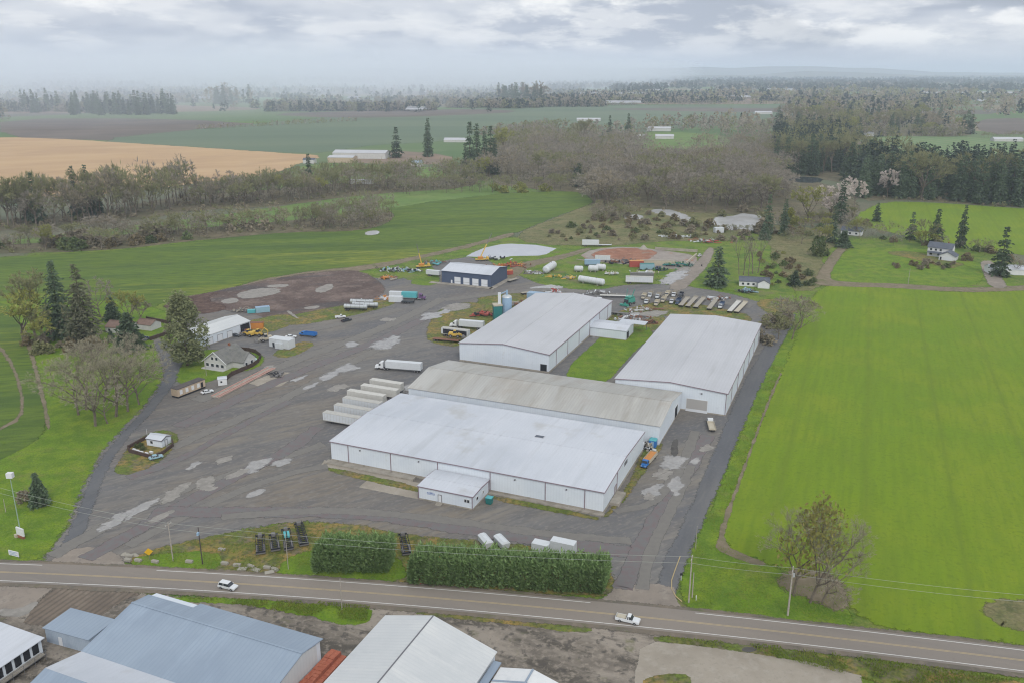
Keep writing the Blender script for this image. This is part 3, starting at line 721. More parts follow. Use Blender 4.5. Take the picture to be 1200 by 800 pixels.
def roof_slabs(L, D, h, hr, axis, oh=.35, th=.16, split=.5):
    mb = MB()
    if axis == 'x':
        c = D*split; s0 = (hr-h)/c; s1 = (hr-h)/(D-c); lift = .04
        p = [(-oh, h-oh*s0+lift), (c, hr+lift), (D+oh, h-oh*s1+lift)]
        mb.extx(p + [(q[0], q[1]+th) for q in p[::-1]], -oh, L+oh)
    else:
        c = L*split; s0 = (hr-h)/c; s1 = (hr-h)/(L-c); lift = .04
        p = [(-oh, h-oh*s0+lift), (c, hr+lift), (L+oh, h-oh*s1+lift)]
        mb.exty(p + [(q[0], q[1]+th) for q in p[::-1]], -oh, D+oh)
    return mb

def shed(name, label, cat, base, rz, L, D, h, hr, axis='x', wall='white_steel', roof='pale_roof', trim='red_trim', found=.9, spouts=(), group=None, oh=.35, vent=False):
    """gable building: base = front-left ground corner, x along the front, y to the back"""
    t = thing(name, label, cat, (base[0], base[1], .3), rz, group)
    wallbox(MB(), L, D, h, hr, axis).build('wall', wall, t)
    rf = roof_slabs(L, D, h, hr, axis, oh).build('roof', roof, t)
    if axis == 'x':
        rc = MB().box(-oh, L+oh, D/2-.3, D/2+.3, hr+.19, hr+.27)
    else:
        rc = MB().box(L/2-.3, L/2+.3, -oh, D+oh, hr+.19, hr+.27)
    rc.build('ridge_cap', roof, rf)
    if found: 
        m = MB()
        m.box(-.12, L+.12, -.14, -.003, 0, found); m.box(L+.003, L+.14, -.003, D+.12, 0, found); m.box(-.14, -.003, -.003, D+.12, 0, found)
        m.build('foundation', 'concrete_base', t)
    if trim:
        m = MB()
        if axis == 'x':
            m.box(-oh-.02, L+oh+.02, -oh-.14, -oh-.004, h-.12, h+.10); m.box(-oh-.02, L+oh+.02, D+oh+.004, D+oh+.14, h-.12, h+.10)
            for x0, x1 in ((-oh-.12, -oh-.004), (L+oh+.004, L+oh+.12)):
                m.extx([(-oh, h-.14), (D/2, hr-.08), (D+oh, h-.14), (D+oh, h+.16), (D/2, hr+.24), (-oh, h+.16)], x0, x1)
        else:
            m.box(-oh-.14, -oh-.004, -oh, D+oh, h-.25, h+.10); m.box(L+oh+.004, L+oh+.14, -oh, D+oh, h-.25, h+.10)
            for y0, y1 in ((-oh-.12, -oh-.004), (D+oh+.004, D+oh+.12)):
                m.exty([(-oh, h-.14), (L/2, hr-.08), (L+oh, h-.14), (L+oh, h+.16), (L/2, hr+.24), (-oh, h+.16)], y0, y1)
        m.build('roof_trim', trim, t)
    for (side, q) in spouts:
        m = MB()
        if side == 'f': m.box(q-.1, q+.1, -.17, -.004, .15, h-.2)
        elif side == 'r': m.box(L+.004, L+.17, q-.1, q+.1, .15, h-.2)
        m.build('downspout', trim or 'grey_trim', t)
    return t

def wall_panel(t, name, m, side, a, b, z0, z1, L, D, th=.08, frame=None):
    """a door or window on a side (f r b l) between a and b along that side"""
    def bx(a, b, z0, z1, t0, t1):
        if side == 'f': return MB().box(a, b, -t1, -t0, z0, z1)
        if side == 'b': return MB().box(a, b, D+t0, D+t1, z0, z1)
        if side == 'r': return MB().box(L+t0, L+t1, a, b, z0, z1)
        return MB().box(-t1, -t0, a, b, z0, z1)
    o = bx(a, b, z0, z1, .004, th).build(name, m, t)
    if frame:
        k = .14
        fm = MB()
        for (p, q, r, s) in ((a-k, a, z0, z1+k), (b, b+k, z0, z1+k), (a, b, z1, z1+k)):
            g = bx(p, q, r, s, .004, th+.04); fm.add(g.v, g.f)
        fm.build('frame', frame, o)
    return o

def at(base, x, y):
    return base[0]+E1[0]*x+E2[0]*y, base[1]+E1[1]*x+E2[1]*y

# main front warehouse
fr = G(706.5, 602.5)
A0 = at(fr, -91.0, 0)
wa = shed('warehouse', 'long white front warehouse with a plain pale roof, nearest the hedges', 'warehouse', A0, TH, 91.0, 45.6, 7.0, 8.1, 'x', spouts=[('f', q) for q in (6.5, 22, 38.5, 56, 73.5, 85.5)] + [('r', 14.0)])
wall_panel(wa, 'door', 'door_grey', 'r', 11.6, 13.6, .9, 3.2, 91, 45.6, frame='red_trim')
wall_panel(wa, 'vent', 'grey_trim', 'r', 22.0, 25.4, 5.1, 6.3, 91, 45.6)
for q in (11, 32, 64, 80):
    MB().box(q-.2, q+.2, -.4, -.004, 5.6, 5.9).build('wall_light', 'grey_trim', wa)
m = MB().box(60, 63.2, 25.6, 27.6, 7.9, 8.25); m.build('roof_hatch', 'grey_roof', wa)
MB().box(60.2, 63.0, 25.8, 27.4, 8.252, 8.27).build('roof_vent', 'slate_roof', wa)
m = MB().box(91.0, 94.0, 6.0, 13.8, 0, .9); m.build('loading_dock', 'concrete_base', wa)
m = MB().box(-1.2, 31, -2.6, -.15, 0, .55); m.build('kerb_strip', 'concrete_base', wa)
m = MB().box(49.5, 91.6, -1.4, -.15, 0, .45); m.build('kerb_strip', 'concrete_base', wa)

# front office box
EB = at(A0, 34.0, -11.6)
fe = G(554, 597.5); EB = at(fe, -17.6, 0)
of = shed('office_annex', 'small white annex with a low flat roof against the front warehouse', 'annex', EB, TH, 17.6, 11.4, 4.2, 4.45, 'x', spouts=[('f', 17.5), ('r', 11.2), ('f', .1)], found=.45, oh=.2)
wall_panel(of, 'window', 'glass_dark', 'f', 15.0, 15.7, 2.1, 3.0, 17.6, 11.4, frame='white_paint')
wall_panel(of, 'window', 'glass_dark', 'f', 15.9, 16.6, 2.1, 3.0, 17.6, 11.4, frame='white_paint')
wall_panel(of, 'window', 'glass_dark', 'r', 2.4, 3.6, 1.9, 2.8, 17.6, 11.4, frame='white_paint')
wall_panel(of, 'window', 'glass_dark', 'r', 6.8, 7.4, 1.9, 2.8, 17.6, 11.4, frame='white_paint')
wall_panel(of, 'door', 'door_white', 'f', 6.6, 7.6, .5, 2.7, 17.6, 11.4, frame='grey_trim')
mat('sign_blue', S(120, 140, 190), .6)
sg = MB()
sx = 2.9
for k, wd in enumerate((.34, .3, .36, .28, .3, .34)):
    sg.box(sx, sx+wd, -.05, -.004, 2.55, 2.85); sx += wd+.12
sg.box(2.9, 5.4, -.05, -.004, 2.25, 2.36); sg.box(3.5, 4.9, -.05, -.004, 3.0, 3.07)
sg.build('sign_lettering', 'sign_blue', of)
st = MB()
for k in range(3): st.box(6.2, 8.0, -1.6+.4*k, -.004, .16*k, .16*(k+1))
st.box(6.2, 6.26, -1.6, -1.54, .48, 1.4); st.box(7.94, 8.0, -1.6, -1.54, .48, 1.4)
st.build('steps', 'concrete_base', of)

# weathered middle warehouse
frB = G(772, 522)
B0 = at(frB, -95.5, 0)
wb = shed('warehouse', 'middle warehouse under a weathered brownish grey roof', 'warehouse', B0, TH, 95.5, 34.0, 7.0, 9.6, 'x', roof='aged_roof', trim=None, found=.4)
wall_panel(wb, 'door', 'dark_opening', 'r', 24.0, 28.6, .05, 4.6, 95.5, 34, frame='white_paint')
wall_panel(wb, 'door', 'door_white', 'r', 18.5, 19.6, .1, 2.3, 95.5, 34)

# rear left warehouse
frC = G(643, 437.3)
C0 = at(frC, -41.2, 0)
wc = shed('warehouse', 'rear left warehouse with grey roof, gable end behind the weathered one', 'warehouse', C0, TH, 41.2, 93.0, 8.2, 10.2, 'y', roof='grey_roof', spouts=[('r', q) for q in (9, 24, 40, 56, 72, 86)], found=.8)
wall_panel(wc, 'door', 'dark_opening', 'f', 37.6, 40.2, .1, 3.6, 41.2, 93, frame='grey_trim')
# rear right warehouse
frD = G(850, 487.5)
D0 = at(frD, -41.8, 0)
wd = shed('warehouse', 'rear right warehouse with grey roof and a beige roller door', 'warehouse', D0, TH, 41.8, 96.5, 8.8, 10.3, 'y', roof='grey_roof', spouts=[('r', q) for q in (12, 28, 44, 60, 76, 92)] + [('f', 41.6)], found=.5)
wall_panel(wd, 'roller_door', 'door_grey', 'f', 27.4, 35.0, .05, 4.9, 41.8, 96.5, frame='white_paint')
wall_panel(wd, 'door_step', 'door_white', 'f', 27.2, 35.2, .0, 1.0, 41.8, 96.5, th=.2)
wall_panel(wd, 'wall_light', 'grey_trim', 'f', 32.4, 33.0, 7.3, 7.7, 41.8, 96.5, th=.3)
# small white lean-to by the rear left warehouse
lt = shed('lean_to', 'small white lean-to store on the grass beside the rear left warehouse', 'shed', at(C0, 41.4, 56.5), TH, 17.5, 13.5, 4.4, 5.4, 'x', trim=None, roof='pale_roof', found=.3)
wall_panel(lt, 'door', 'dark_opening', 'r', 1.5, 4.8, .1, 3.4, 17.5, 13.5)
m = MB().box(10, 23, 13.7, 20, 4.2, 4.4); m.build('canopy', 'pale_roof', lt)
for xx in (12, 22.5): MB().box(xx-.1, xx+.1, 19.4, 19.6, 0, 4.2).build('post', 'grey_trim', lt)

# blue machine shop
frF = G(575.5, 337.5)
F0 = at(frF, -32.0, 0)
wf = shed('machine_shop', 'dark blue machine shop with four white doors', 'workshop', F0, TH, 32.0, 24.0, 7.3, 9.6, 'x', wall='blue_steel', roof='pale_roof', trim='blue_steel', found=.35)
for q in (10.4, 16.2, 22.0, 27.8):
    o = wall_panel(wf, 'door', 'door_white', 'f', q-2.0, q+2.0, .2, 4.4, 32, 24, frame='blue_steel')
    MB().box(q-1.95, q+1.95, -.1, -.082, 1.6, 1.72).build('panel_joint', 'grey_trim', o)
wall_panel(wf, 'door', 'door_white', 'f', 6.0, 7.0, .1, 2.3, 32, 24)
m = MB().box(-7.0, 33.5, -3.6, -.15, 0, .28); m.build('apron', 'concrete_base', wf)
m = MB().box(32.15, 35.0, -3.6, 24, 0, .28); m.build('apron', 'concrete_base', wf)

# metal shed at the left house
gb = G(238, 407)
gang = math.radians(62)
wg = shed('metal_shed', 'white metal shed behind the grey house, open at its right end', 'shed', gb, gang, 30.0, 16.5, 4.6, 6.6, 'x', roof='tin_roof', trim=None, found=.3, oh=.25)
wall_panel(wg, 'door', 'dark_opening', 'f', 23.5, 29.5, .1, 4.2, 30, 16.5)
for q in (3, 9, 15): wall_panel(wg, 'door', 'door_white', 'f', q, q+3, .1, 3.2, 30, 16.5, frame='grey_trim')

# the cross-gabled grey house
hs = thing('farmhouse', 'grey shingled house with white gables above the red weighbridge', 'house', (*G(240, 430), .35), math.radians(-22))
m = MB(); wallbox(m, 11.5, 13.5, 3.1, 7.2, 'y'); m.extx([(4.2, 0), (12.2, 0), (12.2, 3.1), (8.2, 6.4), (4.2, 3.1)], 11.4, 17.0); m.build('wall', 'house_siding', hs)
rf = roof_slabs(11.5, 13.5, 3.1, 7.2, 'y', .5, .2).build('roof', 'shingle_roof', hs)
g = MB(); p = [(4.2-.5, 3.1-.41), (8.2, 6.4), (12.2+.5, 3.1-.41)]; g.extx(p+[(a, b+.22) for a, b in p[::-1]], 6.5, 17.5); g.build('cross_roof', 'shingle_roof', rf)
MB().box(5.2, 6.0, 9.5, 10.3, 5.0, 8.4).build('chimney', 'rust_brown', rf)
for q in (1.0, 3.6, 6.2, 8.8): wall_panel(hs, 'window', 'glass_dark', 'f', q, q+1.5, .9, 2.2, 11.5, 13.5, frame='white_paint')
for q in (4.0, 6.2): wall_panel(hs, 'window', 'glass_dark', 'f', q, q+1.2, 3.9, 5.1, 11.5, 13.5, frame='white_paint')
for q in (5.5, 9.0): wall_panel(hs, 'window', 'glass_dark', 'r', q, q+1.3, 1.0, 2.3, 17.0, 13.5, frame='white_paint')
m = MB().box(0, 11.5, -2.2, -.15, 0, .4); m.build('porch', 'house_siding', hs)
m = MB(); p = [(-.6, 3.95), (5.75, 7.75), (12.1, 3.95)]
m.exty([(-.75, 2.55), (5.75, 7.3), (12.25, 2.55), (12.25, 2.9), (5.75, 7.68), (-.75, 2.9)], -.75, -.52); m.build('bargeboard', 'white_paint', hs)

# park-model trailer home
pt = thing('mobile_office', 'beige site cabin with a dark flat roof beside the lawn', 'cabin', (*G(209, 467), .55), math.radians(61))
MB().box(0, 13.5, 0, 3.6, .7, 3.6).build('wall', 'beige_siding', pt)
MB().box(-.15, 13.65, -.15, 3.75, 3.603, 3.78).build('roof', 'dark_flat_roof', pt)
for q in (1.0, 3.8, 6.6, 9.4): MB().box(q, q+1.3, -.06, -.004, 1.3, 3.0).build('shutter', 'white_paint', pt)
MB().box(11.3, 12.3, -.06, -.004, .8, 2.9).build('door', 'dark_opening', pt)
MB().box(.1, 13.4, .1, 3.5, 0, .698).build('skirt', 'dark_opening', pt)
# tiny white shed with window beside it
ws = shed('garden_shed', 'tiny white shed between the cabin and the garden fence', 'shed', G(256, 452), math.radians(20), 3.4, 3.0, 2.6, 3.1, 'x', wall='white_paint', roof='pale_roof', trim=None, found=0, oh=.15)
wall_panel(ws, 'window', 'glass_dark', 'f', .9, 1.6, 1.2, 1.9, 3.4, 3.0)
# scale-house (guard hut) in the island
gh = shed('gatehouse', 'small white gatehouse with ribbed roof on the fenced island', 'hut', G(172.5, 521.5), TH+.06, 6.2, 4.6, 2.5, 3.3, 'x', roof='pale_roof', trim='grey_trim', found=0, oh=.2)
wall_panel(gh, 'door', 'door_white', 'r', 1.6, 2.6, .1, 2.1, 6.2, 4.6, frame='grey_trim')
wall_panel(gh, 'window', 'glass_dark', 'f', 1.6, 2.6, 1.0, 1.9, 6.2, 4.6, frame='white_paint')

# brown boundary fences and walls
def fence_line(name, label, cat, pts, h, m, th=.2, world=False):
    p = pts if world else [G(*q) for q in pts]
    t = thing(name, label, cat, (*p[0], .4))
    mb = MB()
    for a, b in zip(p, p[1:]):
        dx, dy = b[0]-a[0], b[1]-a[1]; l = math.hypot(dx, dy); nx, ny = -dy/l*th/2, dx/l*th/2
        ox, oy = p[0]
        mb.add([(a[0]-nx-ox, a[1]-ny-oy, 0), (b[0]-nx-ox, b[1]-ny-oy, 0), (b[0]+nx-ox, b[1]+ny-oy, 0), (a[0]+nx-ox, a[1]+ny-oy, 0),
                (a[0]-nx-ox, a[1]-ny-oy, h), (b[0]-nx-ox, b[1]-ny-oy, h), (b[0]+nx-ox, b[1]+ny-oy, h), (a[0]+nx-ox, a[1]+ny-oy, h)],
               [(3,2,1,0),(4,5,6,7),(0,1,5,4),(1,2,6,5),(2,3,7,6),(3,0,4,7)])
    mb.build('board_panel', m, t)
    pm = MB()
    for a in p: pm.box(a[0]-p[0][0]-.16, a[0]-p[0][0]+.16, a[1]-p[0][1]-.16, a[1]-p[0][1]+.16, 0, h+.15)
    pm.build('post', m, t)
    return t
fence_line('garden_fence', 'curved dark brown fence round the pool behind the grey house', 'fence', [(282,411),(292,412),(300,414),(306,419),(303,425),(296,430),(284,435),(272,440),(266,445)], 1.8, 'fence_brown')
fence_line('low_fence', 'dark brown fence round the gatehouse garden', 'fence', [(172,514),(150,526),(152,530),(178,537),(190,533),(203,523),(202,518)], 1.2, 'fence_brown', .4)
fence_line('board_fence', 'dark board fence along the lawn by the small bungalow on the left', 'fence', [(172,375),(200,380),(197,392),(176,399)], 1.6, 'fence_brown', .6)
mat('pool_water', S(150, 196, 196), .2)
po = thing('swimming_pool', 'pale turquoise pool inside the curved garden fence', 'pool', (*G(291, 425), .5))
mb = MB(); mb.prism([(3.6*math.cos(k*math.pi/10), 5.2*math.sin(k*math.pi/10)) for k in range(20)], 0, .9); mb.build('rim', 'white_paint', po)
mb = MB(); mb.prism([(3.4*math.cos(k*math.pi/10), 5.0*math.sin(k*math.pi/10)) for k in range(20)], .902, .92); mb.build('water', 'pool_water', po)

# left bungalow with red roof half hidden by trees
bg_ = shed('bungalow', 'pale bungalow with a reddish roof between the firs on the left', 'house', G(124, 390), math.radians(-10), 12, 9, 2.8, 4.8, 'x', wall='house_siding', roof='brown_roof', trim=None, found=0)
for q in (1.5, 5, 8.6): wall_panel(bg_, 'window', 'glass_dark', 'f', q, q+1.3, .9, 2.1, 12, 9, frame='white_paint')
bg2 = shed('bungalow', 'pale outbuilding with a brown roof behind the dark broad conifer', 'house', G(160, 386), math.radians(-20), 9, 7, 2.8, 4.4, 'x', wall='house_siding', roof='brown_roof', trim=None, found=0)

# ------------------------------------------------------------------ farm buildings below the road
bl = thing('packing_shed', 'large packing shed with a ribbed blue grey roof below the road', 'shed', (*at((-89.0, 150.0), 0, 0), .45), TH)
# local frame: x along ridge, y up-picture
def loc(px, z, o):
    x, y = G(*px, z); dx, dy = x-o[0], y-o[1]
    return dx*E1[0]+dy*E1[1], dx*E2[0]+dy*E2[1]
O = (-89.0, 150.0)
rl, rr = loc((139,705), 9, O), loc((344,771), 9, O)
ll, lr = loc((94,760), 5, O), loc((200,800), 5, O)
ul, ur = loc((233,708.5), 6.2, O), loc((378,754), 6.2, O)
print('BL local', rl, rr, ll, lr, ul, ur)
x0, x1 = -.8, 44.6
yr, yl, yu = 14.0, -.2, 20.6
mb = MB(); mb.extx([(yl, 0), (yu, 0), (yu, 6.05), (yr, 7.35), (yl, 4.65)], x0+.4, x1-.6); mb.build('wall', 'white_steel', bl)
mb = MB(); mb.extx([(yl, 4.75), (yr, 7.5), (yr, 7.66), (yl, 4.91)], x0, x1); rf = mb.build('roof', 'blue_roof', bl)
mb = MB(); mb.extx([(yr+.003, 7.5), (yu+.5, 6.1), (yu+.5, 6.25), (yr+.003, 7.66)], 12.0, x1); mb.extx([(yr+.003, 7.5), (yu-1.9, 6.6), (yu-1.9, 6.76), (yr+.003, 7.66)], x0, 11.98); mb.build('far_slope', 'blue_roof', rf)
mb = MB(); mb.box(x0, x1, yr-.25, yr+.25, 7.67, 7.76); mb.build('ridge_cap', 'blue_roof', rf)
mb = MB(); mb.extx([(yu-1.9, 5.6), (yu+.6, 5.3), (yu+.6, 5.45), (yu-1.9, 5.75)], x0+.6, 11.7); mb.build('lean_to_roof', 'white_paint', bl)
mb = MB(); mb.extx([(yu+.01, 0), (yu+.5, 0), (yu+.5, 5.28), (yu+.01, 5.3)], x0+.8, 11.5); mb.build('lean_to_wall', 'white_steel', bl)
mb = MB(); mb.extx([(yl-8.4, 6.8), (yl-.003, 4.75), (yl-.003, 4.9), (yl-8.4, 6.96)], x0+.2, x1+6); mb.build('second_roof', 'pale_roof', bl)
mb = MB(); mb.extx([(yl-20, 3.9), (yl-8.403, 6.8), (yl-8.403, 6.96), (yl-20, 4.06)], x0+.2, x1+6); mb.build('second_slope', 'blue_roof', bl)
mb = MB(); mb.extx([(yl-19.5, 0), (yl-.01, 0), (yl-.01, 4.6), (yl-8.4, 6.6), (yl-19.5, 3.8)], x0+.8, x1+5.5); mb.build('second_wall', 'white_steel', bl)
wl = MB().extx([(yl+1.0, 1.6), (yu-1.5, 1.6), (yu-1.5, 5.9), (yr, 7.2), (yl+1.0, 4.7)], x1-.58, x1-.4); wl.build('gable_panel', 'tin_roof', bl)
pb = thing('pallet_row', 'row of terracotta coloured bins along the packing shed gable', 'bins', (*at(O, x1-.2, 3), .45), TH)
mb = MB()
for k in range(21):
    for j in range(3):
        mb.box(j*1.25, j*1.25+1.18, k*1.0, k*1.0+.93, 0, 1.6+.25*rnd.random() if j < 2 else .9)
mb.build('bin_stack', 'brick_pad', pb)

bm_ = thing('barn', 'wide white ribbed barn gable end on to the road at the bottom', 'barn', (*at(G(508,721,9.5), 0, 0), .45), TH)
# local x across, y along ridge (towards the camera is negative)
mb = MB(); mb.exty([(-11.6, 0), (14.4, 0), (14.4, 4.6), (0, 9.3), (-11.6, 6.2)], -60, -.3); mb.build('wall', 'white_steel', bm_)
mb = MB(); mb.exty([(-12.0, 6.15), (-.003, 9.35), (-.003, 9.5), (-12.0, 6.3)], -60, 0); rf = mb.build('roof', 'tin_roof', bm_)
mb = MB(); mb.exty([(.003, 9.35), (14.8, 4.55), (14.8, 4.7), (.003, 9.5)], -60, 0); mb.build('right_slope', 'tin_roof', rf)
mb = MB(); mb.box(-.14, .14, -60, .02, 9.44, 9.54); mb.build('ridge_cap', 'grey_trim', rf)
mb = MB(); mb.box(14.9, 16.6, -60, -2.0, 3.8, 4.0); mb.build('gutter', 'blue_roof', bm_)
low = thing('low_barn', 'low white roofed barn with blue ridges right of the big barn', 'barn', (*at(G(508,721,9.5), 16.8, -3.0), .45), TH)
mb = MB(); mb.box(.2, 12.5, -40, -.4, 0, 3.4); mb.box(12.5, 22, -40, -4.0, 0, 2.9); mb.build('wall', 'white_steel', low)
mb = MB(); mb.exty([(0, 3.5), (7.2, 5.2), (13.4, 3.4), (13.4, 3.52), (7.2, 5.34), (0, 3.62)], -40, 0); rf = mb.build('roof', 'white_paint', low)
mb = MB()
for k in range(8):
    y = -4.6-4.4*k
    mb.exty([(0, 3.66), (7.2, 5.38), (13.4, 3.56), (13.4, 3.64), (7.2, 5.48), (0, 3.74)], y, y+.45)
mb.exty([(7.0, 5.35), (7.4, 5.35), (7.4, 5.5), (7.0, 5.5)], -40, -.1)
mb.build('roof_rib', 'blue_roof', rf)
mb = MB(); mb.exty([(13.3, 3.0), (19.5, 4.2), (24, 2.9), (24, 3.0), (19.5, 4.33), (13.3, 3.12)], -40, -3.6); mb.build('side_roof', 'white_paint', low)

# bottom left lean shed and link wall
bll = thing('open_shed', 'open fronted pale roofed shed in the bottom left corner', 'shed', (*at((-100.6, 155.2), 0, -6.5), .45), TH)
mb = MB(); mb.add([(-30, -16, 5.0), (.6, -16, 4.4), (.6, 6.6, 4.4), (-30, 6.6, 5.0), (-30, -16, 5.15), (.6, -16, 4.55), (.6, 6.6, 4.55), (-30, 6.6, 5.15)], [(3,2,1,0),(4,5,6,7),(0,1,5,4),(1,2,6,5),(2,3,7,6),(3,0,4,7)]); mb.build('roof', 'pale_roof', bll)
mb = MB(); mb.box(-29, -.2, -15.6, 6.2, 0, 4.25); mb.build('wall', 'white_steel', bll)
mb = MB(); mb.box(-.19, 1.2, -15.6, 5.6, 1.0, 1.25); mb.build('platform', 'concrete_base', bll)
for k in range(10): MB().box(-.18, -.06, -15+2.1*k, -13.6+2.1*k, 1.6, 3.9).build('opening', 'dark_opening', bll)
mb = MB(); mb.tube((1.6, -15.6, 2.3), (1.6, 5.6, 2.3), .05); mb.tube((1.6, -15.6, 1.4), (1.6, 5.6, 1.4), .05)
for k in range(9): mb.tube((1.6, -15.4+2.6*k, 0), (1.6, -15.4+2.6*k, 2.3), .05)
mb.build('railing', 'grey_trim', bll)
lk = thing('link_shed', 'low pale blue link shed between the open shed and the packing shed', 'shed', (*G(58, 750), .45), TH+.05)
MB().box(0, 12.5, -.6, 6.5, 0, 3.6).build('wall', 'car_wall', lk)
MB().box(-.3, 12.6, -.9, 6.9, 3.603, 3.78).build('roof', 'blue_roof', lk)
MB().box(3.6, 4.6, -.68, -.604, .1, 2.2).build('door', 'door_white', lk)

# ------------------------------------------------------------------ right-hand houses
hb = thing('farmhouse', 'two storey white house with dark slate roofs on the right lawn', 'house', (*G(1086, 300), .55), math.radians(-38))
m = MB(); wallbox(m, 15, 9, 6.2, 9.0, 'x'); m.build('wall', 'white_paint', hb)
rf = roof_slabs(15, 9, 6.2, 9.0, 'x', .5, .2).build('roof', 'slate_roof', hb)
MB().box(11, 11.8, 5.0, 5.8, 8, 10).build('chimney', 'rust_brown', rf)
m = MB(); m.exty([(9.5, 0), (19.5, 0), (19.5, 3.0), (14.5, 5.6), (9.5, 3.0)], -9.5, -.01); m.build('wing_wall', 'white_paint', hb)
m = MB(); p = [(9.0, 2.8), (14.5, 5.7), (20.0, 2.8)]; m.exty(p+[(a, b+.2) for a, b in p[::-1]], -10, -.02); m.build('wing_roof', 'slate_roof', hb)
m = MB(); m.extx([(-2.2, 2.6), (-.01, 3.4), (-.01, 3.55), (-2.2, 2.75)], .2, 9); m.build('porch_roof', 'slate_roof', hb)
for q in (1.5, 4.5, 7.5): wall_panel(hb, 'window', 'glass_dark', 'f', q, q+1.3, 4.0, 5.4, 15, 9)
for q in (1.5, 6.5): wall_panel(hb, 'window', 'glass_dark', 'f', q, q+1.6, .9, 2.2, 15, 9)
MB().box(12.5, 16.5, -9.56, -9.504, .1, 2.4).build('garage_door', 'door_white', hb)
MB().box(10.2, 11.2, -9.56, -9.504, .1, 2.1).build('door', 'dark_opening', hb)

hn = shed('bungalow', 'white bungalow with a slate roof in the right middle trees', 'house', G(985, 275), math.radians(-30), 15, 9, 3.2, 5.8, 'x', wall='white_paint', roof='slate_roof', trim=None, found=0)
for q in (2, 6, 10.5): wall_panel(hn, 'window', 'glass_dark', 'f', q, q+1.5, .9, 2.2, 15, 9)
hc = shed('bungalow', 'long low white bungalow under the tall slim poplars', 'house', G(866, 335.5), math.radians(-14), 17, 8, 3.0, 4.9, 'x', wall='white_paint', roof='slate_roof', trim=None, found=0)
m = MB(); m.exty([(10.5, 0), (17, 0), (17, 3), (13.75, 4.8), (10.5, 3)], -3.2, -.01); m.build('wing_wall', 'white_paint', hc)
m = MB(); p = [(10.1, 2.85), (13.75, 4.9), (17.4, 2.85)]; m.exty(p+[(a, b+.18) for a, b in p[::-1]], -3.6, -.02); m.build('wing_roof', 'slate_roof', hc)
for q in (1.5, 4.5, 7.5): wall_panel(hc, 'window', 'glass_dark', 'f', q, q+1.3, .9, 2.1, 17, 8)
hd = shed('outbuilding', 'low white outbuilding at the right edge behind a tall fir', 'shed', G(1160, 322), math.radians(-8), 46, 10, 3.4, 5.2, 'x', wall='white_paint', roof='pale_roof', trim=None, found=0)

# ------------------------------------------------------------------ far farm sheds
def far_shed(px, L, D, h, hr, lab, roof='grey_roof', wall='house_siding', rz=-.3, name='farm_shed', cat='shed', group=None):
    return shed(name, lab, cat, G(*px), rz, L, D, h, hr, 'x', wall=wall, roof=roof, trim=None, found=0, oh=.3, group=group)
far_shed((390,186), 78, 30, 8, 11, 'long white farm shed at the end of the tan field', rz=-.12)
far_shed((384,191), 36, 22, 7, 9, 'square beige farm shed in front of the long white one', wall='beige_siding', rz=-.12)
far_shed((520,167), 40, 22, 4, 7, 'lone pale shed in the middle of the green field', rz=-.1)
far_shed((768,163), 34, 12, 5, 8, 'long white farmhouse among the trees beyond the wood', rz=-.1)
far_shed((742,163), 22, 12, 5, 8, 'short white shed left of the long farmhouse', rz=-.1)
far_shed((758,154), 50, 16, 6, 9, 'white barn behind the long farmhouse', rz=-.1)
far_shed((676,142), 60, 20, 4, 7, 'white shed on the pale track beyond the field', rz=-.05)
far_shed((885,134), 50, 24, 5, 8, 'white domed looking shed on the bright far field', rz=-.05)
far_shed((960,123), 40, 20, 6, 9, 'small white shed by dark conifers on the right', rz=-.05)
far_shed((1010,160), 22, 12, 5, 8, 'white house above the striped field', rz=-.1)
far_shed((985,166), 20, 11, 5, 8, 'grey house between dark conifers left of the striped field', roof='slate_roof', rz=-.1)
far_shed((1165,166), 50, 18, 4, 7, 'white sheds at the right end of the striped field', rz=-.1)
far_shed((1060,206), 34, 12, 5, 7, 'white roof showing through the dark fir belt', rz=-.1)
far_shed((482,196), 14, 10, 5, 8, 'blue grey house beside the round white bushes', roof='blue_roof', rz=-.1)
far_shed((355,192), 16, 10, 5, 7, 'small dark roofed house at the tip of the tan field', roof='slate_roof', rz=-.1)
far_shed((410,216), 26, 7, 4, 5, 'low row of pale vans shaped sheds behind the hedge trees', rz=-.1)
rows = [(0,121,120),(28,113,90),(60,109,90),(125,95,500),(150,97,200),(185,94,300),(200,96,120),(228,117,120),(240,112,100),(265,115,60),(300,99,120),(15,98,200),(90,101,150),(652,114,420),(690,112,300),(730,112,200),(715,123,180),(840,116,240),(700,88.6,900),(810,89,800),(850,106,300),(775,101,260),(560,89.5,600),(520,90,500),(440,92,380),(610,89,700),(480,131,70),(640,93,400),(905,107,200),(1075,123,60),(1100,111,600),(1150,121,90),(1040,101,300),(1170,95,400),(380,91,300),(1090,93,300),(995,91,400),(45,105,110),(75,104,90),(110,106,70),(35,117,60),(85,116,55),(210,104,120),(250,108,90),(170,112,60),(330,112,80),(370,107,140),(410,117,70),(450,104,200),(500,110,90),(545,120,50),(590,104,160),(625,100,220),(760,108,120),(800,96,260),(870,98,200),(930,101,160),(980,106,110),(1015,112,70),(1130,96,260),(1190,104,140),(20,110,90)]
p0 = None
for i, (u, v, L_) in enumerate(rows):
    base = G(u, v); dist = base[1]
    if p0 is None:
        p0 = far_shed((u, v), 1, 1, .36, .5, 'white roofed farm building out on the hazy plain', rz=-.1, group='far white farm buildings on the plain', name='far_building', cat='building')
        p0.scale = (L_*.5, 26, 18)
    else:
        dup(p0, (base[0], base[1], .3), rnd.uniform(-.2, .1), (L_*.5, 30, 16+dist*.0009))
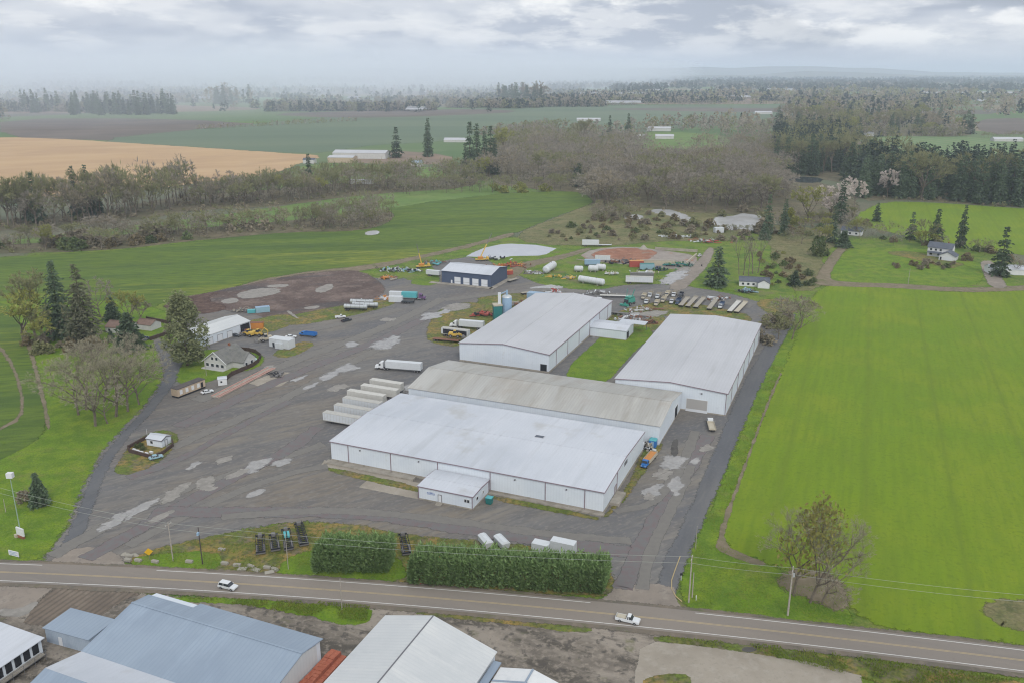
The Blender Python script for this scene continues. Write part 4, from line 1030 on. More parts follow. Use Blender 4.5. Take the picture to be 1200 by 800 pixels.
# ------------------------------------------------------------------ vegetation
RN = np.random.default_rng(5)
mat('bark_grey', S(128, 118, 106), .95, layers=[(S(96, 88, 78), .8, .42, .62, .8)], rand=.12)
mat('bark_brown', S(96, 80, 68), .95, layers=[(S(72, 60, 52), .8, .42, .62, .8)], rand=.1)
def leafmat(n, c, alt, dark, rand=.16, sc=.35, trans=.3):
    c, alt, dark = [tuple(min(.8, q*1.45) for q in k[:3])+(1,) for k in (c, alt, dark)]
    mat(n, c, .9, layers=[(alt, sc, .42, .62, .85), (dark, sc*3.3, .50, .68, .7)], rand=rand, trans=trans, spec=.15)
leafmat('fir_needles', S(78, 94, 74), S(98, 112, 88), S(46, 60, 48), .22, .7)
mat('fir_far', S(58, 74, 64), .9, layers=[(S(72, 88, 76), .02, .42, .6, .8), (S(46, 60, 52), .05, .45, .6, .7)], space='world')
leafmat('fir_old', S(100, 104, 84), S(124, 122, 100), S(58, 68, 54), .15, .7)
leafmat('twigs_grey', S(136, 130, 120), S(150, 143, 131), S(106, 100, 92), .16)
leafmat('twigs_pale', S(138, 134, 116), S(152, 146, 126), S(108, 104, 90), .1)
leafmat('twigs_brown', S(130, 123, 106), S(144, 134, 116), S(102, 96, 84), .16)
leafmat('twigs_green', S(120, 122, 88), S(132, 130, 96), S(96, 100, 72), .16)
leafmat('buds_yellow', S(132, 134, 74), S(146, 146, 86), S(106, 112, 60), .14)
leafmat('blossom', S(188, 178, 172), S(200, 190, 184), S(160, 150, 144), .06)
leafmat('shrub_green', S(84, 98, 62), S(104, 112, 74), S(60, 74, 48), .25)
leafmat('shrub_rust', S(118, 108, 84), S(132, 118, 92), S(90, 86, 66), .2)
leafmat('hedge_leaves', S(102, 128, 78), S(138, 160, 108), S(52, 74, 44), .05, 1.1)
leafmat('poplar_leaves', S(120, 126, 92), S(138, 142, 106), S(92, 98, 72), .1)
leafmat('ivy_leaves', S(116, 116, 66), S(138, 130, 76), S(84, 84, 52), .1)

def leaves(P, size, aspect=.5, up=.3, jit=.4):
    """one diamond leaf (4 corners) per row of P"""
    n = len(P)
    a = RN.normal(size=(n, 3)); a /= np.linalg.norm(a, axis=1)[:, None]
    b = RN.normal(size=(n, 3)); b[:, 2] += up; b = b-(a*b).sum(1)[:, None]*a; b /= np.linalg.norm(b, axis=1)[:, None]
    s = (size*(1+jit*RN.uniform(-1, 1, n)))[:, None]
    V = np.stack([P-a*s, P-b*s*aspect, P+a*s, P+b*s*aspect], 1).reshape(-1, 3)
    return V, np.arange(4*n).reshape(-1, 4)
def sprays(P, D, size, width):
    """leaf sprays lying along directions D from P"""
    n = len(P)
    side = np.cross(D, RN.normal(size=(n, 3))); side /= np.linalg.norm(side, axis=1)[:, None]+1e-9
    s = (size*RN.uniform(.7, 1.3, n))[:, None]; w = (width*RN.uniform(.7, 1.3, n))[:, None]
    V = np.stack([P, P+D*s*.45-side*w, P+D*s, P+D*s*.45+side*w], 1).reshape(-1, 3)
    return V, np.arange(4*n).reshape(-1, 4)
def joinVF(parts):
    V, F, o = [], [], 0
    for v, f in parts: V.append(v); F.append(f+o); o += len(v)
    return np.concatenate(V), np.concatenate(F)

def fir_mesh(h, r, whorls, per, seg, size, width, bare=.06, thin=1.0, seed=0):
    g = np.random.default_rng(seed)
    P, D = [], []
    for i in range(whorls):
        t = bare+(1-bare)*(i+g.uniform(0, .6))/whorls
        if g.random() > thin and t < .8: continue
        rr = r*((1-t)**.78)*g.uniform(.72, 1.15)+.25
        if t < .22: rr *= .72+.28*t/.22
        k = max(3, int(per*(.6+.5*(1-t))))
        a0 = g.uniform(0, 6.28)
        for j in range(k):
            if g.random() < .10: continue
            a = a0+6.283*j/k+g.normal()*.22; L = rr*g.uniform(.45, 1.18)
            dz = -.28-.25*(1-t)+(.55 if t > .9 else 0)
            ns = max(2, int(seg*L/r)+1)
            for q in range(ns):
                f = (q+.5+g.uniform(-.3, .3))/ns
                p = np.array([math.cos(a)*L*f, math.sin(a)*L*f, h*t+dz*L*f*f])
                for s_ in (0, 1):
                    aa = a+g.normal()*.75
                    d = np.array([math.cos(aa), math.sin(aa), -.35+g.normal()*.25]); d /= np.linalg.norm(d)
                    P.append(p+g.normal(size=3)*.12); D.append(d)
    P, D = np.array(P), np.array(D)
    return sprays(P, D, size*(.75+.5*(1-P[:, 2]/h)), width*(.75+.5*(1-P[:, 2]/h)))

def trunk_mb(h, r, n=6, lean=0.0):
    mb = MB(); z = 0; x = 0
    for k in range(4):
        z1 = h*(k+1)/4; x1 = x+lean*rnd.uniform(-1, 1)
        mb.tube((x, 0, z), (x1, 0, z1), r*(1-k*.22), r*(1-(k+1)*.22)+.02, n); x, z = x1, z1
    return mb

def bare_tree(h, spread, levels, fan, twig_n, twig_l, twig_w, seed=0, lowest=.25, upright=.6, leader=True):
    """branching skeleton: returns limb MB and twig sprays"""
    g = random.Random(seed); mb = MB(); tips = []
    def grow(p, d, L, r, lv):
        n = 2 if lv < 2 else 1
        q = p
        for s_ in range(n):
            d = (d+Vector((g.gauss(0, .12), g.gauss(0, .12), g.gauss(.05, .08)))).normalized()
            q2 = q+d*L/n
            mb.tube(q, q2, r*(1-.3*s_/n), r*(1-.3*(s_+1)/n), 5 if lv < 2 else 3, caps=False)
            if lv >= 2: tips.append((q.lerp(q2, g.random()), d, lv))
            q = q2
        if lv >= levels:
            tips.append((q, d, lv)); return
        k = fan if lv else fan+2
        for j in range(k):
            a = 6.283*(j+g.random()*.7)/k
            o = d.orthogonal().normalized(); o.rotate(__import__('mathutils').Quaternion(d, a))
            sp = spread*g.uniform(.6, 1.2)
            nd = (d*(1-.25*sp)+o*sp+Vector((0, 0, .12*upright))).normalized()
            st = q if lv else p.lerp(q, g.uniform(lowest+.25, 1.0))
            grow(st, nd, L*g.uniform(.55, .78) if lv else h*g.uniform(.26, .40), r*.55, lv+1)
    grow(Vector((0, 0, 0)), Vector((0, 0, 1)), h*.42, h*.018+.04, 0)
    P, D = [], []
    for (p, d, lv) in tips:
        for k in range(twig_n):
            dd = (d+Vector((g.gauss(0, .6), g.gauss(0, .6), g.gauss(.1, .45)))).normalized()
            P.append(p+Vector((g.gauss(0, .25), g.gauss(0, .25), g.gauss(0, .25)))); D.append(dd)
    P, D = np.array(P), np.array(D)
    top = P[:, 2].max()
    V, F = sprays(P, D, np.full(len(P), twig_l), np.full(len(P), twig_w))
    return mb, (V, F), top

def proto(name, label, cat, trunk, tmat, VF, cmat, group=None, trunk_name='trunk', hide=True):
    t = thing(name, label, cat, (0, 0, 0), 0, group)
    if trunk is not None: trunk.build(trunk_name, tmat, t)
    me = npmesh('crown', VF[0], VF[1], cmat)
    o = bpy.data.objects.new('crown', me); COL.objects.link(o); o.parent = t
    t['used'] = 0
    return t
PROTOS = []
PDAT = {}
def reg(key, h, name, cat, trunk, tmat, VF, cmat):
    """a kind of tree: made once, its meshes shared by every tree planted from it"""
    me = npmesh('crown', VF[0], VF[1], cmat)
    tm = None
    if trunk is not None:
        tm = bpy.data.meshes.new('trunk'); tm.from_pydata(trunk.v, [], trunk.f); tm.materials.append(MATS[tmat])
    PDAT[key] = (h, name, cat, tm, me)
def plant(key, xy, h, label, group=None, wid=1.0, name=None, crown_mat=None, z=.3):
    h0, nm, cat, tm, me = PDAT[key]
    t = thing(name or nm, label, cat, (xy[0], xy[1], z), rnd.uniform(0, 6.283), group)
    s = h/h0
    t.scale = (s*wid, s*wid, s)
    for n_, m_ in (('trunk', tm), ('crown', me)):
        if m_ is None: continue
        o = bpy.data.objects.new(n_, m_); COL.objects.link(o); o.parent = t
    return t

for i in range(2): reg('firN%d' % i, 36, 'fir_tree', 'tree', trunk_mb(35, .5), 'bark_brown', fir_mesh(36, 9.0, 44, 10, 10, 1.7, .36, .06, .92, 10+i), 'fir_needles')
for i in range(3): reg('firM%d' % i, 28, 'fir_tree', 'tree', trunk_mb(27, .4), 'bark_brown', fir_mesh(28, 6.0, 27, 8, 6, 1.9, .52, .07, .88, 20+i), 'fir_needles')
reg('firO', 36, 'fir_tree', 'tree', trunk_mb(35, .5), 'bark_brown', fir_mesh(36, 9.5, 44, 10, 10, 1.7, .34, .05, .92, 31), 'fir_old')
reg('broad', 14, 'conifer_tree', 'tree', trunk_mb(13, .4), 'bark_brown', fir_mesh(14, 6.6, 26, 14, 9, 1.3, .45, .02, 1, 33), 'fir_needles')
reg('cone', 8, 'conifer_tree', 'tree', trunk_mb(7.5, .2), 'bark_brown', fir_mesh(8, 2.4, 24, 12, 6, .8, .3, .0, 1, 35), 'fir_needles')
def bt(key, nm, cat, cm, h, *a, tm='bark_grey', **k):
    mb, VF, top = bare_tree(h, *a, **k)
    s = 1.0
    reg(key, top, nm, cat, mb, tm, VF, cm)
bt('bareN0', 'bare_tree', 'tree', 'twigs_pale', 24, .75, 4, 3, 9, 1.35, .05, seed=3)
bt('bareN1', 'bare_tree', 'tree', 'twigs_pale', 24, .68, 4, 3, 9, 1.3, .05, seed=8)
for i in range(3): bt('bareM%d' % i, 'bare_tree', 'tree', ('twigs_grey', 'twigs_brown', 'twigs_green')[i], 18, .7, 3, 3, 8, 1.7, .13, seed=20+i)
bt('bud', 'budding_tree', 'tree', 'buds_yellow', 16, .6, 3, 3, 10, 1.3, .16, seed=41)
bt('budT', 'budding_tree', 'tree', 'twigs_green', 20, .42, 3, 3, 10, 1.4, .13, seed=44)
bt('blos', 'blossom_tree', 'tree', 'blossom', 15, .62, 3, 3, 16, 1.0, .26, seed=47)
bt('pop', 'poplar_tree', 'tree', 'twigs_grey', 22, .22, 3, 2, 5, 1.5, .06, seed=51)
# full pale tree (dense small leaves) and shrubs
def blob(n, r, h, z0, size, seed, ncl=26, aspect=.55):
    g = np.random.default_rng(seed)
    cl = []
    nc = ncl
    for k in range(nc):
        a = g.uniform(0, 6.28); q = math.sqrt(g.uniform(0, 1)); t = g.uniform(0, 1)
        prof = math.sin(math.pi*min(1, .12+.88*t)**.8)*.9+.12
        cl.append((math.cos(a)*r*q*prof, math.sin(a)*r*q*prof, z0+(h-z0)*t, r*g.uniform(.22, .42)))
    cl = np.array(cl)
    idx = g.integers(0, nc, n)
    d = g.normal(size=(n, 3)); d /= np.linalg.norm(d, axis=1)[:, None]
    P = cl[idx, :3]+d*cl[idx, 3:4]*g.uniform(.5, 1.05, (n, 1))
    P[:, 2] = np.maximum(P[:, 2], .1)
    return leaves(P, np.full(n, size), aspect)
reg('full', 22, 'leafy_tree', 'tree', trunk_mb(16, .45), 'bark_grey', blob(9000, 6.0, 22, 2.6, .40, 61, 80), 'poplar_leaves')
reg('round', 12, 'leafy_tree', 'tree', trunk_mb(9, .3), 'bark_grey', blob(2600, 4.6, 12, 1.2, .45, 63), 'buds_yellow')
for i, m_ in enumerate(('shrub_green', 'shrub_rust', 'twigs_brown', 'buds_yellow', 'twigs_green')):
    reg('shrub%d' % i, 4, 'shrub', 'shrub', None, None, blob(420, 3.0, 4, 0, .5, 70+i), m_)

# --- the trees one can tell apart
plant('firN0', G(73, 395), 37, 'tall dark fir, left one of the big pair beside the bungalow', wid=1.0)
plant('firO', G(101, 404), 38, 'tall greyer fir, right one of the big pair beside the bungalow', wid=1.05)
plant('cone', G(132, 376), 12.5, 'small dense dark conifer between the big firs and the metal shed', wid=1.15)
plant('broad', G(153, 410), 17.5, 'broad dark conifer in front of the small bungalow by the lane', wid=1.05)
plant('cone', G(131, 400), 5, 'little round dark conifer in front of the reddish roofed bungalow', wid=1.4)
plant('full', G(220, 428), 30, 'tall pale leafy tree beside the metal shed and the grey house', wid=1.1)
plant('bareN0', G(112, 499), 30, 'large bare tree left of the lane, nearest the gatehouse', wid=1.15)
plant('bareN1', G(136, 488), 31, 'bare tree with many fine twigs in front of the broad conifer', wid=1.1)
plant('bareN0', G(92, 486), 24, 'pale bare tree at the left end of the bare clump', wid=1.2)
plant('bareN1', G(163, 474), 17, 'low bare tree at the right end of the bare clump beside the lane', wid=1.3)
plant('bareN1', G(101, 480), 26, 'upright bare tree behind the pale one in the bare clump', wid=1.1)
plant('bareN0', G(150, 482), 27, 'bare tree between the fine twigged one and the low one by the lane', wid=1.1)
plant('bareN1', G(122, 470), 27, 'bare tree at the back of the bare clump below the bushes', wid=1.2)
plant('bareM0', G(126, 496), 14, 'small bare tree under the two large bare trees', wid=1.2)
plant('budT', G(42, 398), 30, 'tall yellow green budding tree at the left of the big firs', wid=1.1)
plant('bud', G(28, 402), 24, 'yellow green budding tree beside the dark field at far left', wid=1.2)
plant('bud', G(56, 408), 14, 'low budding tree below the left fir of the pair', wid=1.4)
plant('bareM2', G(62, 400), 17, 'olive bare tree between the budding trees and the firs', wid=1.2)
plant('bareM0', G(118, 372), 19, 'thin bare tree right behind the greyer big fir', wid=1.0)
plant('bud', G(153, 384), 18, 'budding tree behind the broad dark conifer', wid=1.0)
plant('bareM1', G(165, 382), 14, 'bare brown tree right of the outbuilding roof', wid=1.0)
plant('broad', G(47, 592), 10.5, 'small dark fir on the road verge at the left edge', wid=.72)
plant('shrub2', G(30, 588), 3.5, 'low bare bush left of the small roadside fir')
plant('bareN1', G(949, 706), 26, 'large ivy clad bare tree by the pole at the corner of the bright field', wid=.85)
plant('bareN0', G(930, 698), 23, 'leaning bare tree beside the ivy clad one', wid=1.0)
plant('bareN1', G(962, 708), 17, 'low spreading bare tree at the right of the ivy clad one', wid=1.0)
PDAT['ivyb'] = (12, 'ivy_clump', 'ivy', None, npmesh('crown', *blob(1000, 5.2, 12, 4.5, .30, 91, 40), 'ivy_leaves'))
o = plant('ivyb', G(953, 706), 25, 'yellow green ivy mass in the top of the corner tree', wid=.75)
plant('bareN0', G(928, 398), 21, 'bare tree at the top end of the farm lane', wid=1.1)
plant('bareM1', G(938, 385), 16, 'brown bare tree at the bright field corner by the lane', wid=1.3)
plant('bareM0', G(918, 382), 15, 'grey bare tree left of the lane end', wid=1.2)
plant('bareM2', G(912, 398), 11, 'olive bare tree beside the lane behind the rear right warehouse', wid=1.2)
plant('firM1', G(840, 336), 24, 'single dark evergreen on the knoll behind the trailer row', wid=1.5)
plant('cone', G(931, 336), 9.5, 'dark egg shaped conifer by the right garden', wid=1.3)
plant('cone', G(988, 290), 12, 'dark dense conifer beside the right bungalow', wid=1.6)
plant('shrub0', G(960, 300), 12, 'tall dark bush beside the track to the right bungalow', wid=.7)
plant('bud', G(967, 288), 15, 'golden green tree beside the track to the right bungalow', wid=.9)
plant('firM2', G(1027, 260), 16, 'fir tree in front of the upper right field', wid=1.3)
plant('firM0', G(1067, 281), 21, 'fir tree left of the two storey white house', wid=1.0)
plant('firM1', G(1095, 288), 27, 'bushy fir tree behind the two storey white house', wid=1.0)
plant('firM2', G(1125, 291), 31, 'slim pointed fir tree right of the two storey white house', wid=.7)
plant('firM0', G(1171, 324), 31, 'fir tree in front of the white outbuilding at the right edge', wid=1.0)
plant('bareM2', G(1083, 288), 18, 'olive bare tree between the firs left of the white house', wid=.9)
plant('bareM1', G(1188, 322), 11, 'brown bare tree at the right edge by the outbuilding', wid=1.2)
plant('shrub1', G(1133, 306), 5, 'rusty shrub at the right end of the white house')
plant('firM0', G(899, 275), 31, 'dark pine at the left of the pair beside the pond', wid=.8)
plant('firM2', G(918, 276), 28, 'dark pine at the right of the pair beside the pond', wid=.8)
plant('broad', G(896, 281), 12, 'round dark bush tree under the pond pines', wid=1.0)
plant('bud', G(946, 262), 30, 'large yellow green willow right of the pond pines', wid=1.15)
plant('round', G(925, 268), 15, 'small yellow tree between the pond pines and the willow')
plant('blos', G(972, 258), 30, 'pale pink blossom tree right of the willow', wid=1.1)
plant('blos', G(1001, 243), 27, 'pale pink blossom tree below the dark fir belt', wid=1.0)
plant('blos', G(1040, 232), 28, 'white blossom tree in front of the dark firs', wid=1.0)
plant('firM1', G(984, 262), 36, 'tall slim dark fir between the pink blossom trees', wid=.8)
plant('firM0', G(975, 285), 28, 'dark fir leaning over the track by the right bungalow', wid=.75)
for i, u in enumerate((866, 871, 877, 882, 888)):
    plant('pop', G(u, 322+rnd.uniform(-2, 2)), 22+3*rnd.random(), 'slim bare poplar in the row above the long bungalow', 'row of bare poplars', wid=.8)
plant('firM0', G(45, 262), 42, 'tall fir at the left of the hedge trees below the tan field', wid=.75)
plant('firM1', G(91, 254), 44, 'tall fir standing over the left tree line, left of two', wid=.7)
plant('firM2', G(107, 252), 44, 'tall fir standing over the left tree line, right of two', wid=.75)
plant('firM1', G(363, 216), 34, 'fir in the hedge trees below the white farm shed', wid=.9)
plant('firM2', G(393, 214), 22, 'small fir in the hedge trees below the white farm shed', wid=1.0)
plant('firM0', G(465, 185), 44, 'dark conifer right of the white farm shed', wid=1.1)
plant('firM2', G(502, 184), 56, 'tall fir standing alone beyond the farmyard', wid=.8)
for i, (u, v, h) in enumerate(((551, 208, 90), (559, 205, 86), (568, 204, 72), (575, 203, 80), (580, 205, 62), (546, 212, 60))):
    plant('firM%d' % (i % 3), G(u, v), h*.72, 'tall dark fir in the clump at the left end of the wood', 'firs at the left end of the wood', wid=.75)
plant('bud', G(592, 190), 46, 'tall yellow green tree right of the fir clump', wid=1.0)
plant('bud', G(566, 212), 26, 'pale golden tree in front of the fir clump', wid=1.0)
plant('budT', G(683, 176), 46, 'broad olive tree top in the middle of the wood', wid=1.1)
plant('firM0', G(714, 164), 44, 'lone fir left of the long white farmhouse', wid=.8)
plant('firM1', G(736, 160), 44, 'fir behind the long white farmhouse', wid=.9)
plant('firM0', G(953, 118), 60, 'fir beside the small white shed on the far field', wid=.9)

# --- woods and hedgerows: trees spread through areas of the ground
def inside(p, poly):
    x, y = p; c = False; n = len(poly)
    for i in range(n):
        (x1, y1), (x2, y2) = poly[i], poly[i-1]
        if (y1 > y) != (y2 > y) and x < (x2-x1)*(y-y1)/(y2-y1)+x1: c = not c
    return c
FARV, FARF = {}, {}
def far_add(kind, xy, h, wd):
    FARV.setdefault(kind, []).append((xy[0], xy[1], h, wd))
CNT = {}
PEND = []
def scatter(px, gap, kinds, hr, label, group, cap, wid=1.0, seed=0, holes=()):
    poly = [G(*q) for q in px]; hp = [[G(*q) for q in h] for h in holes]
    xs = [p[0] for p in poly]; ys = [p[1] for p in poly]
    g = random.Random(seed); out = []
    y = min(ys)
    while y < max(ys):
        x = min(xs)
        while x < max(xs):
            p = (x+g.uniform(-.5, .5)*gap, y+g.uniform(-.5, .5)*gap)
            if inside(p, poly) and not any(inside(p, h) for h in hp) and noise.noise((p[0]/60, p[1]/60, seed)) > -.42: out.append(p)
            x += gap
        y += gap
    out.sort(key=lambda p: p[1])
    for i, p in enumerate(out):
        k = g.choices([q[0] for q in kinds], [q[1] for q in kinds])[0]
        h = g.uniform(*hr)*(1+.25*noise.noise((p[0]/25, p[1]/25, 4)))*(.5 if k.startswith('shrub') and hr[1] > 6 else 1)
        if i < cap: PEND.append((h/math.hypot(p[0], p[1]), k, p, h, label, group, wid*g.uniform(.85, 1.2)))
        else: far_add(k, p, h, wid)
BARE = [('bareM0', 4), ('bareM1', 2.4), ('bareM2', 3), ('budT', 1.1), ('bud', .5)]
scatter([(-20,260),(60,250),(130,246),(200,238),(218,226),(222,238),(180,254),(90,263),(-20,272)], 11, BARE+[('budT', 1.5), ('firM2', .35)], (24, 40), 'bare tree in the tree line below the tan field', 'bare trees below the tan field', 46, .75, 1)
scatter([(222,236),(330,224),(420,214),(560,208),(560,219),(430,226),(330,240),(222,246)], 11.5, BARE, (15, 27), 'bare tree in the hedgerow behind the green meadow', 'bare trees behind the meadow', 60, .85, 2)
scatter([(0,286),(60,284),(200,270),(330,260),(345,266),(250,278),(120,293),(0,296)], 9, BARE+[('shrub0', 1), ('shrub1', 2), ('shrub2', 2)], (8, 18), 'low bare tree in the hedge along the dark green field', 'low trees along the dark green field', 60, 1.1, 3)
scatter([(345,262),(400,252),(455,245),(462,256),(440,268),(400,271),(350,271)], 9, BARE, (11, 17), 'brown bare tree in the clump at the end of the dark field', 'brown trees at the end of the dark field', 34, .8, 4)
scatter([(560,220),(690,218),(690,224),(560,227)], 13, BARE+[('shrub3', 1)], (9, 16), 'bare tree in the row along the back of the dark field', 'bare trees at the back of the dark field', 34, 1.1, 5)
scatter([(430,222),(560,214),(560,226),(470,229)], 13, BARE, (10, 16), 'bare tree in the hedge behind the dark field end', 'bare trees behind the dark field end', 20, 1.1, 6)
WOOD = [(560,210),(585,172),(610,158),(680,166),(720,170),(740,170),(770,180),(860,172),(905,172),(915,200),(930,228),(915,246),(870,250),(800,247),(745,242),(715,246),(690,232),(692,222),(640,216)]
scatter(WOOD, 17, [('bareM0', 5), ('bareM1', 2.4), ('bareM2', .8), ('budT', .5), ('bud', .15), ('firM2', .12)], (17, 31), 'bare grey tree in the wide wood behind the pond', 'bare trees of the wood behind the pond', 110, 1.15, 7,
        holes=[[(695,206),(712,206),(718,224),(698,224)], [(770,180),(850,176),(850,186),(770,192)]])
scatter([(700,246),(745,242),(755,248),(722,262),(690,258)], 9, BARE+[('shrub2', 3)], (6, 11), 'low bare tree beside the dark field corner', 'low trees at the dark field corner', 24, 1.1, 8)
scatter([(905,166),(930,160),(990,166),(1000,196),(970,206),(930,206),(908,196)], 16, [('firM0', 2), ('firM1', 2), ('firM2', 2), ('bareM2', .5), ('budT', .6)], (28, 46), 'dark conifer in the wood behind the dark pond', 'conifers behind the dark pond', 40, .95, 9)
scatter([(1005,216),(1030,200),(1090,206),(1200,208),(1300,212),(1300,246),(1200,243),(1100,236),(1040,233),(1010,236)], 14.5, [('firM0', 3), ('firM1', 3), ('firM2', 3), ('budT', .25), ('bareM2', .2)], (31, 46), 'dark fir in the belt behind the upper right field', 'firs of the right belt', 105, 1.0, 10)
scatter([(985,196),(1015,190),(1040,200),(1020,216),(990,216)], 16, [('firM0', 2), ('firM2', 2), ('bareM2', .4)], (28, 42), 'dark fir between the dark pond and the fir belt', 'firs between pond and belt', 20, 1.0, 11)
scatter([(905,262),(935,252),(1000,250),(1020,270),(1080,284),(1150,294),(1200,304),(1200,310),(1120,296),(1060,290),(1010,284),(985,278),(960,285),(930,290),(905,285)], 11, BARE+[('shrub1', 3), ('shrub0', 2), ('bud', 1.4)], (5, 11), 'bare bushy tree in the hedge by the right hand houses', 'bushy trees by the right houses', 80, 1.2, 12)
scatter([(880,300),(905,292),(935,300),(955,330),(938,345),(900,335),(890,320)], 9, [('shrub0', 3), ('shrub1', 3), ('bareM2', 1), ('shrub3', 1)], (3, 7), 'scrubby bush on the bank right of the poplars', 'scrub bushes right of the poplars', 40, 1.2, 13)
scatter([(700,252),(760,256),(830,268),(870,268),(900,282),(860,284),(820,280),(760,284),(700,282),(640,284),(640,276)], 13, [('shrub1', 3), ('shrub2', 3), ('shrub4', 2), ('shrub0', 1)], (1.5, 4.5), 'low bush in the rough scrub round the pond', 'bushes round the pond', 90, 1.3, 14)
scatter([(875,395),(905,366),(925,362),(935,380),(905,410)], 10, [('shrub2', 2), ('bareM2', 1), ('shrub4', 2)], (3, 6), 'bush beside the upper farm lane', 'bushes beside the upper lane', 20, 1.1, 15)
scatter([(22,396),(60,400),(120,408),(120,414),(60,418),(24,412)], 7, [('shrub2', 2), ('shrub1', 2), ('shrub4', 1)], (2.5, 5), 'bush below the big firs on the left', 'bushes below the big firs', 24, 1.2, 16)
scatter([(1040,312),(1080,306),(1130,310),(1110,318),(1060,316)], 7, [('shrub1', 2), ('shrub2', 2), ('shrub0', 1)], (1.5, 3), 'garden shrub in front of the two storey white house', 'garden shrubs of the white house', 24, 1.2, 17)
for (u, v, h) in ((832,267,5), (840,272,4), (848,270,3), (856,273,5), (866,272,4), (878,274,5), (890,274,6), (898,268,7), (897,258,6), (846,254,4), (870,249,5), (884,250,5), (760,252,3), (775,254,3), (790,259,4), (802,265,4), (812,266,5), (745,258,3)):
    plant(rnd.choice(('shrub2', 'shrub1', 'shrub4', 'bareM2')), G(u, v), h*1.3, 'brush at the edge of the marsh pond', 'brush round the marsh pond', wid=1.2)
# middle distance: single conifers and loose woods on the right
scatter([(925,128),(1000,124),(1100,136),(1140,150),(1140,160),(1020,158),(1000,170),(930,160),(905,150)], 44, [('firM0', 4), ('firM2', 3), ('bareM1', 5), ('bareM2', 4), ('bud', 1.5)], (24, 44), 'tree in the loose woods beyond the dark pond', 'loose woods on the right', 130, 1.2, 18)
scatter([(640,158),(700,155),(740,150),(860,143),(910,150),(905,168),(860,160),(780,154),(700,164)], 36, [('bareM0', 4), ('bareM1', 3), ('bareM2', 2), ('firM0', .3)], (20, 32), 'bare tree in the belt between the green far fields', 'bare belt between far fields', 60, 1.3, 19)
scatter([(25,128),(70,128),(70,132),(25,133)], 40, [('firM0', 1)], (42, 70), 'hazy conifer in the far shelter belt on the left', 'far left shelter belt', 30, .9, 20)
scatter([(80,131),(205,130),(205,135),(80,136)], 34, [('firM0', 1), ('firM2', 1)], (36, 66), 'hazy conifer in the long far shelter belt on the left', 'long far left shelter belt', 90, .9, 21)
scatter([(243,119),(296,120),(296,124),(243,124)], 55, [('firM1', 1), ('bareM1', 1)], (50, 75), 'hazy tree in the far clump left of centre', 'far clump left of centre', 30, 1.1, 22)
scatter([(580,117),(640,116),(640,121),(580,121)], 60, [('firM1', 1), ('bareM1', 1)], (50, 80), 'hazy tree in the far clump in the middle', 'far clump in the middle', 40, 1.1, 23)
scatter([(830,112),(1000,108),(1200,112),(1260,120),(1260,136),(1140,138),(1040,128),(960,122),(830,118)], 95, [('firM1', 1), ('bareM1', 2), ('bareM2', 2), ('bud', .6)], (26, 44), '', 'x', 0, 1.6, 24)
# undergrowth in the woods and hedgerows: part of the wood masses
for (px_, gap_, hr_) in ((WOOD, 13, (2.5, 6)), ([(0,258),(130,246),(218,226),(330,222),(420,212),(560,206),(560,220),(430,227),(330,241),(180,255),(90,264),(0,272)], 8, (2, 5)),
        ([(0,285),(60,284),(200,270),(330,260),(400,252),(455,245),(462,256),(440,268),(400,271),(345,271),(250,279),(120,294),(0,297)], 6.5, (1.5, 4)), ([(690,250),(745,243),(870,251),(930,250),(1000,250),(1020,270),(930,268),(870,252),(800,250),(745,246),(722,262)], 8, (1.5, 4)),
        ([(1005,236),(1040,230),(1100,234),(1200,240),(1300,244),(1300,248),(1200,245),(1100,238),(1040,235)], 8, (2, 6))):
    poly = [G(*q) for q in px_]; g = random.Random(int(gap_*10))
    xs = [p[0] for p in poly]; ys = [p[1] for p in poly]
    for _ in range(int((max(xs)-min(xs))*(max(ys)-min(ys))/gap_**2*.38)):
        p = (g.uniform(min(xs), max(xs)), g.uniform(min(ys), max(ys)))
        if inside(p, poly): far_add(g.choice(('shrub2', 'shrub1', 'shrub4', 'shrub2')), p, g.uniform(*hr_)*.7, 1.1)
LIMIT = {'bare_tree': 265, 'fir_tree': 262, 'shrub': 260}
PEND.sort(key=lambda q: -q[0])
for (_, k, p, h, label, group, wd) in PEND:
    nm = PDAT[k][1]; CNT[nm] = CNT.get(nm, 0)+1
    if CNT[nm] > LIMIT.get(nm, 280): far_add(k, p, h, wd)
    else: plant(k, p, h, label, group, wid=wd)
print(CNT)
# bands of far woodland up to the horizon, merged into one mass each
g = random.Random(77)
def band(u0, u1, v0, v1, n, h, kinds, wd=1.6):
    for _ in range(n):
        u = g.uniform(u0, u1); v = g.uniform(v0, v1)+1.2*noise.noise((u/60, 3.1, v0))
        if noise.noise((u/45, v/3.0, 9.2)) < -.25: continue
        far_add(g.choices([k for k, _ in kinds], [q for _, q in kinds])[0], G(u, max(v, 87.2)), h*g.uniform(.7, 1.25), wd*g.uniform(.8, 1.5))
DK = [('firM0', 9), ('bareM0', 1)]
band(640, 1320, 96, 107, 3800, 34, DK, 2.2)
band(760, 1320, 92, 100, 2400, 40, [('firM0', 1)], 2.6)
band(640, 1320, 90, 96, 1700, 42, DK, 3.0)
band(-100, 640, 89, 98, 900, 46, DK, 4.0)
band(-100, 330, 96, 103, 420, 34, DK, 2.4)
band(40, 170, 98, 104, 240, 40, DK, 2.4)
band(-100, 620, 103, 118, 260, 30, DK, 2.0)
band(-100, 10, 136, 144, 14, 40, DK, 1.2)
band(620, 900, 104, 122, 160, 26, DK, 1.8)
band(200, 640, 118, 132, 50, 26, DK, 1.6)
FARC = {}
TRK = []
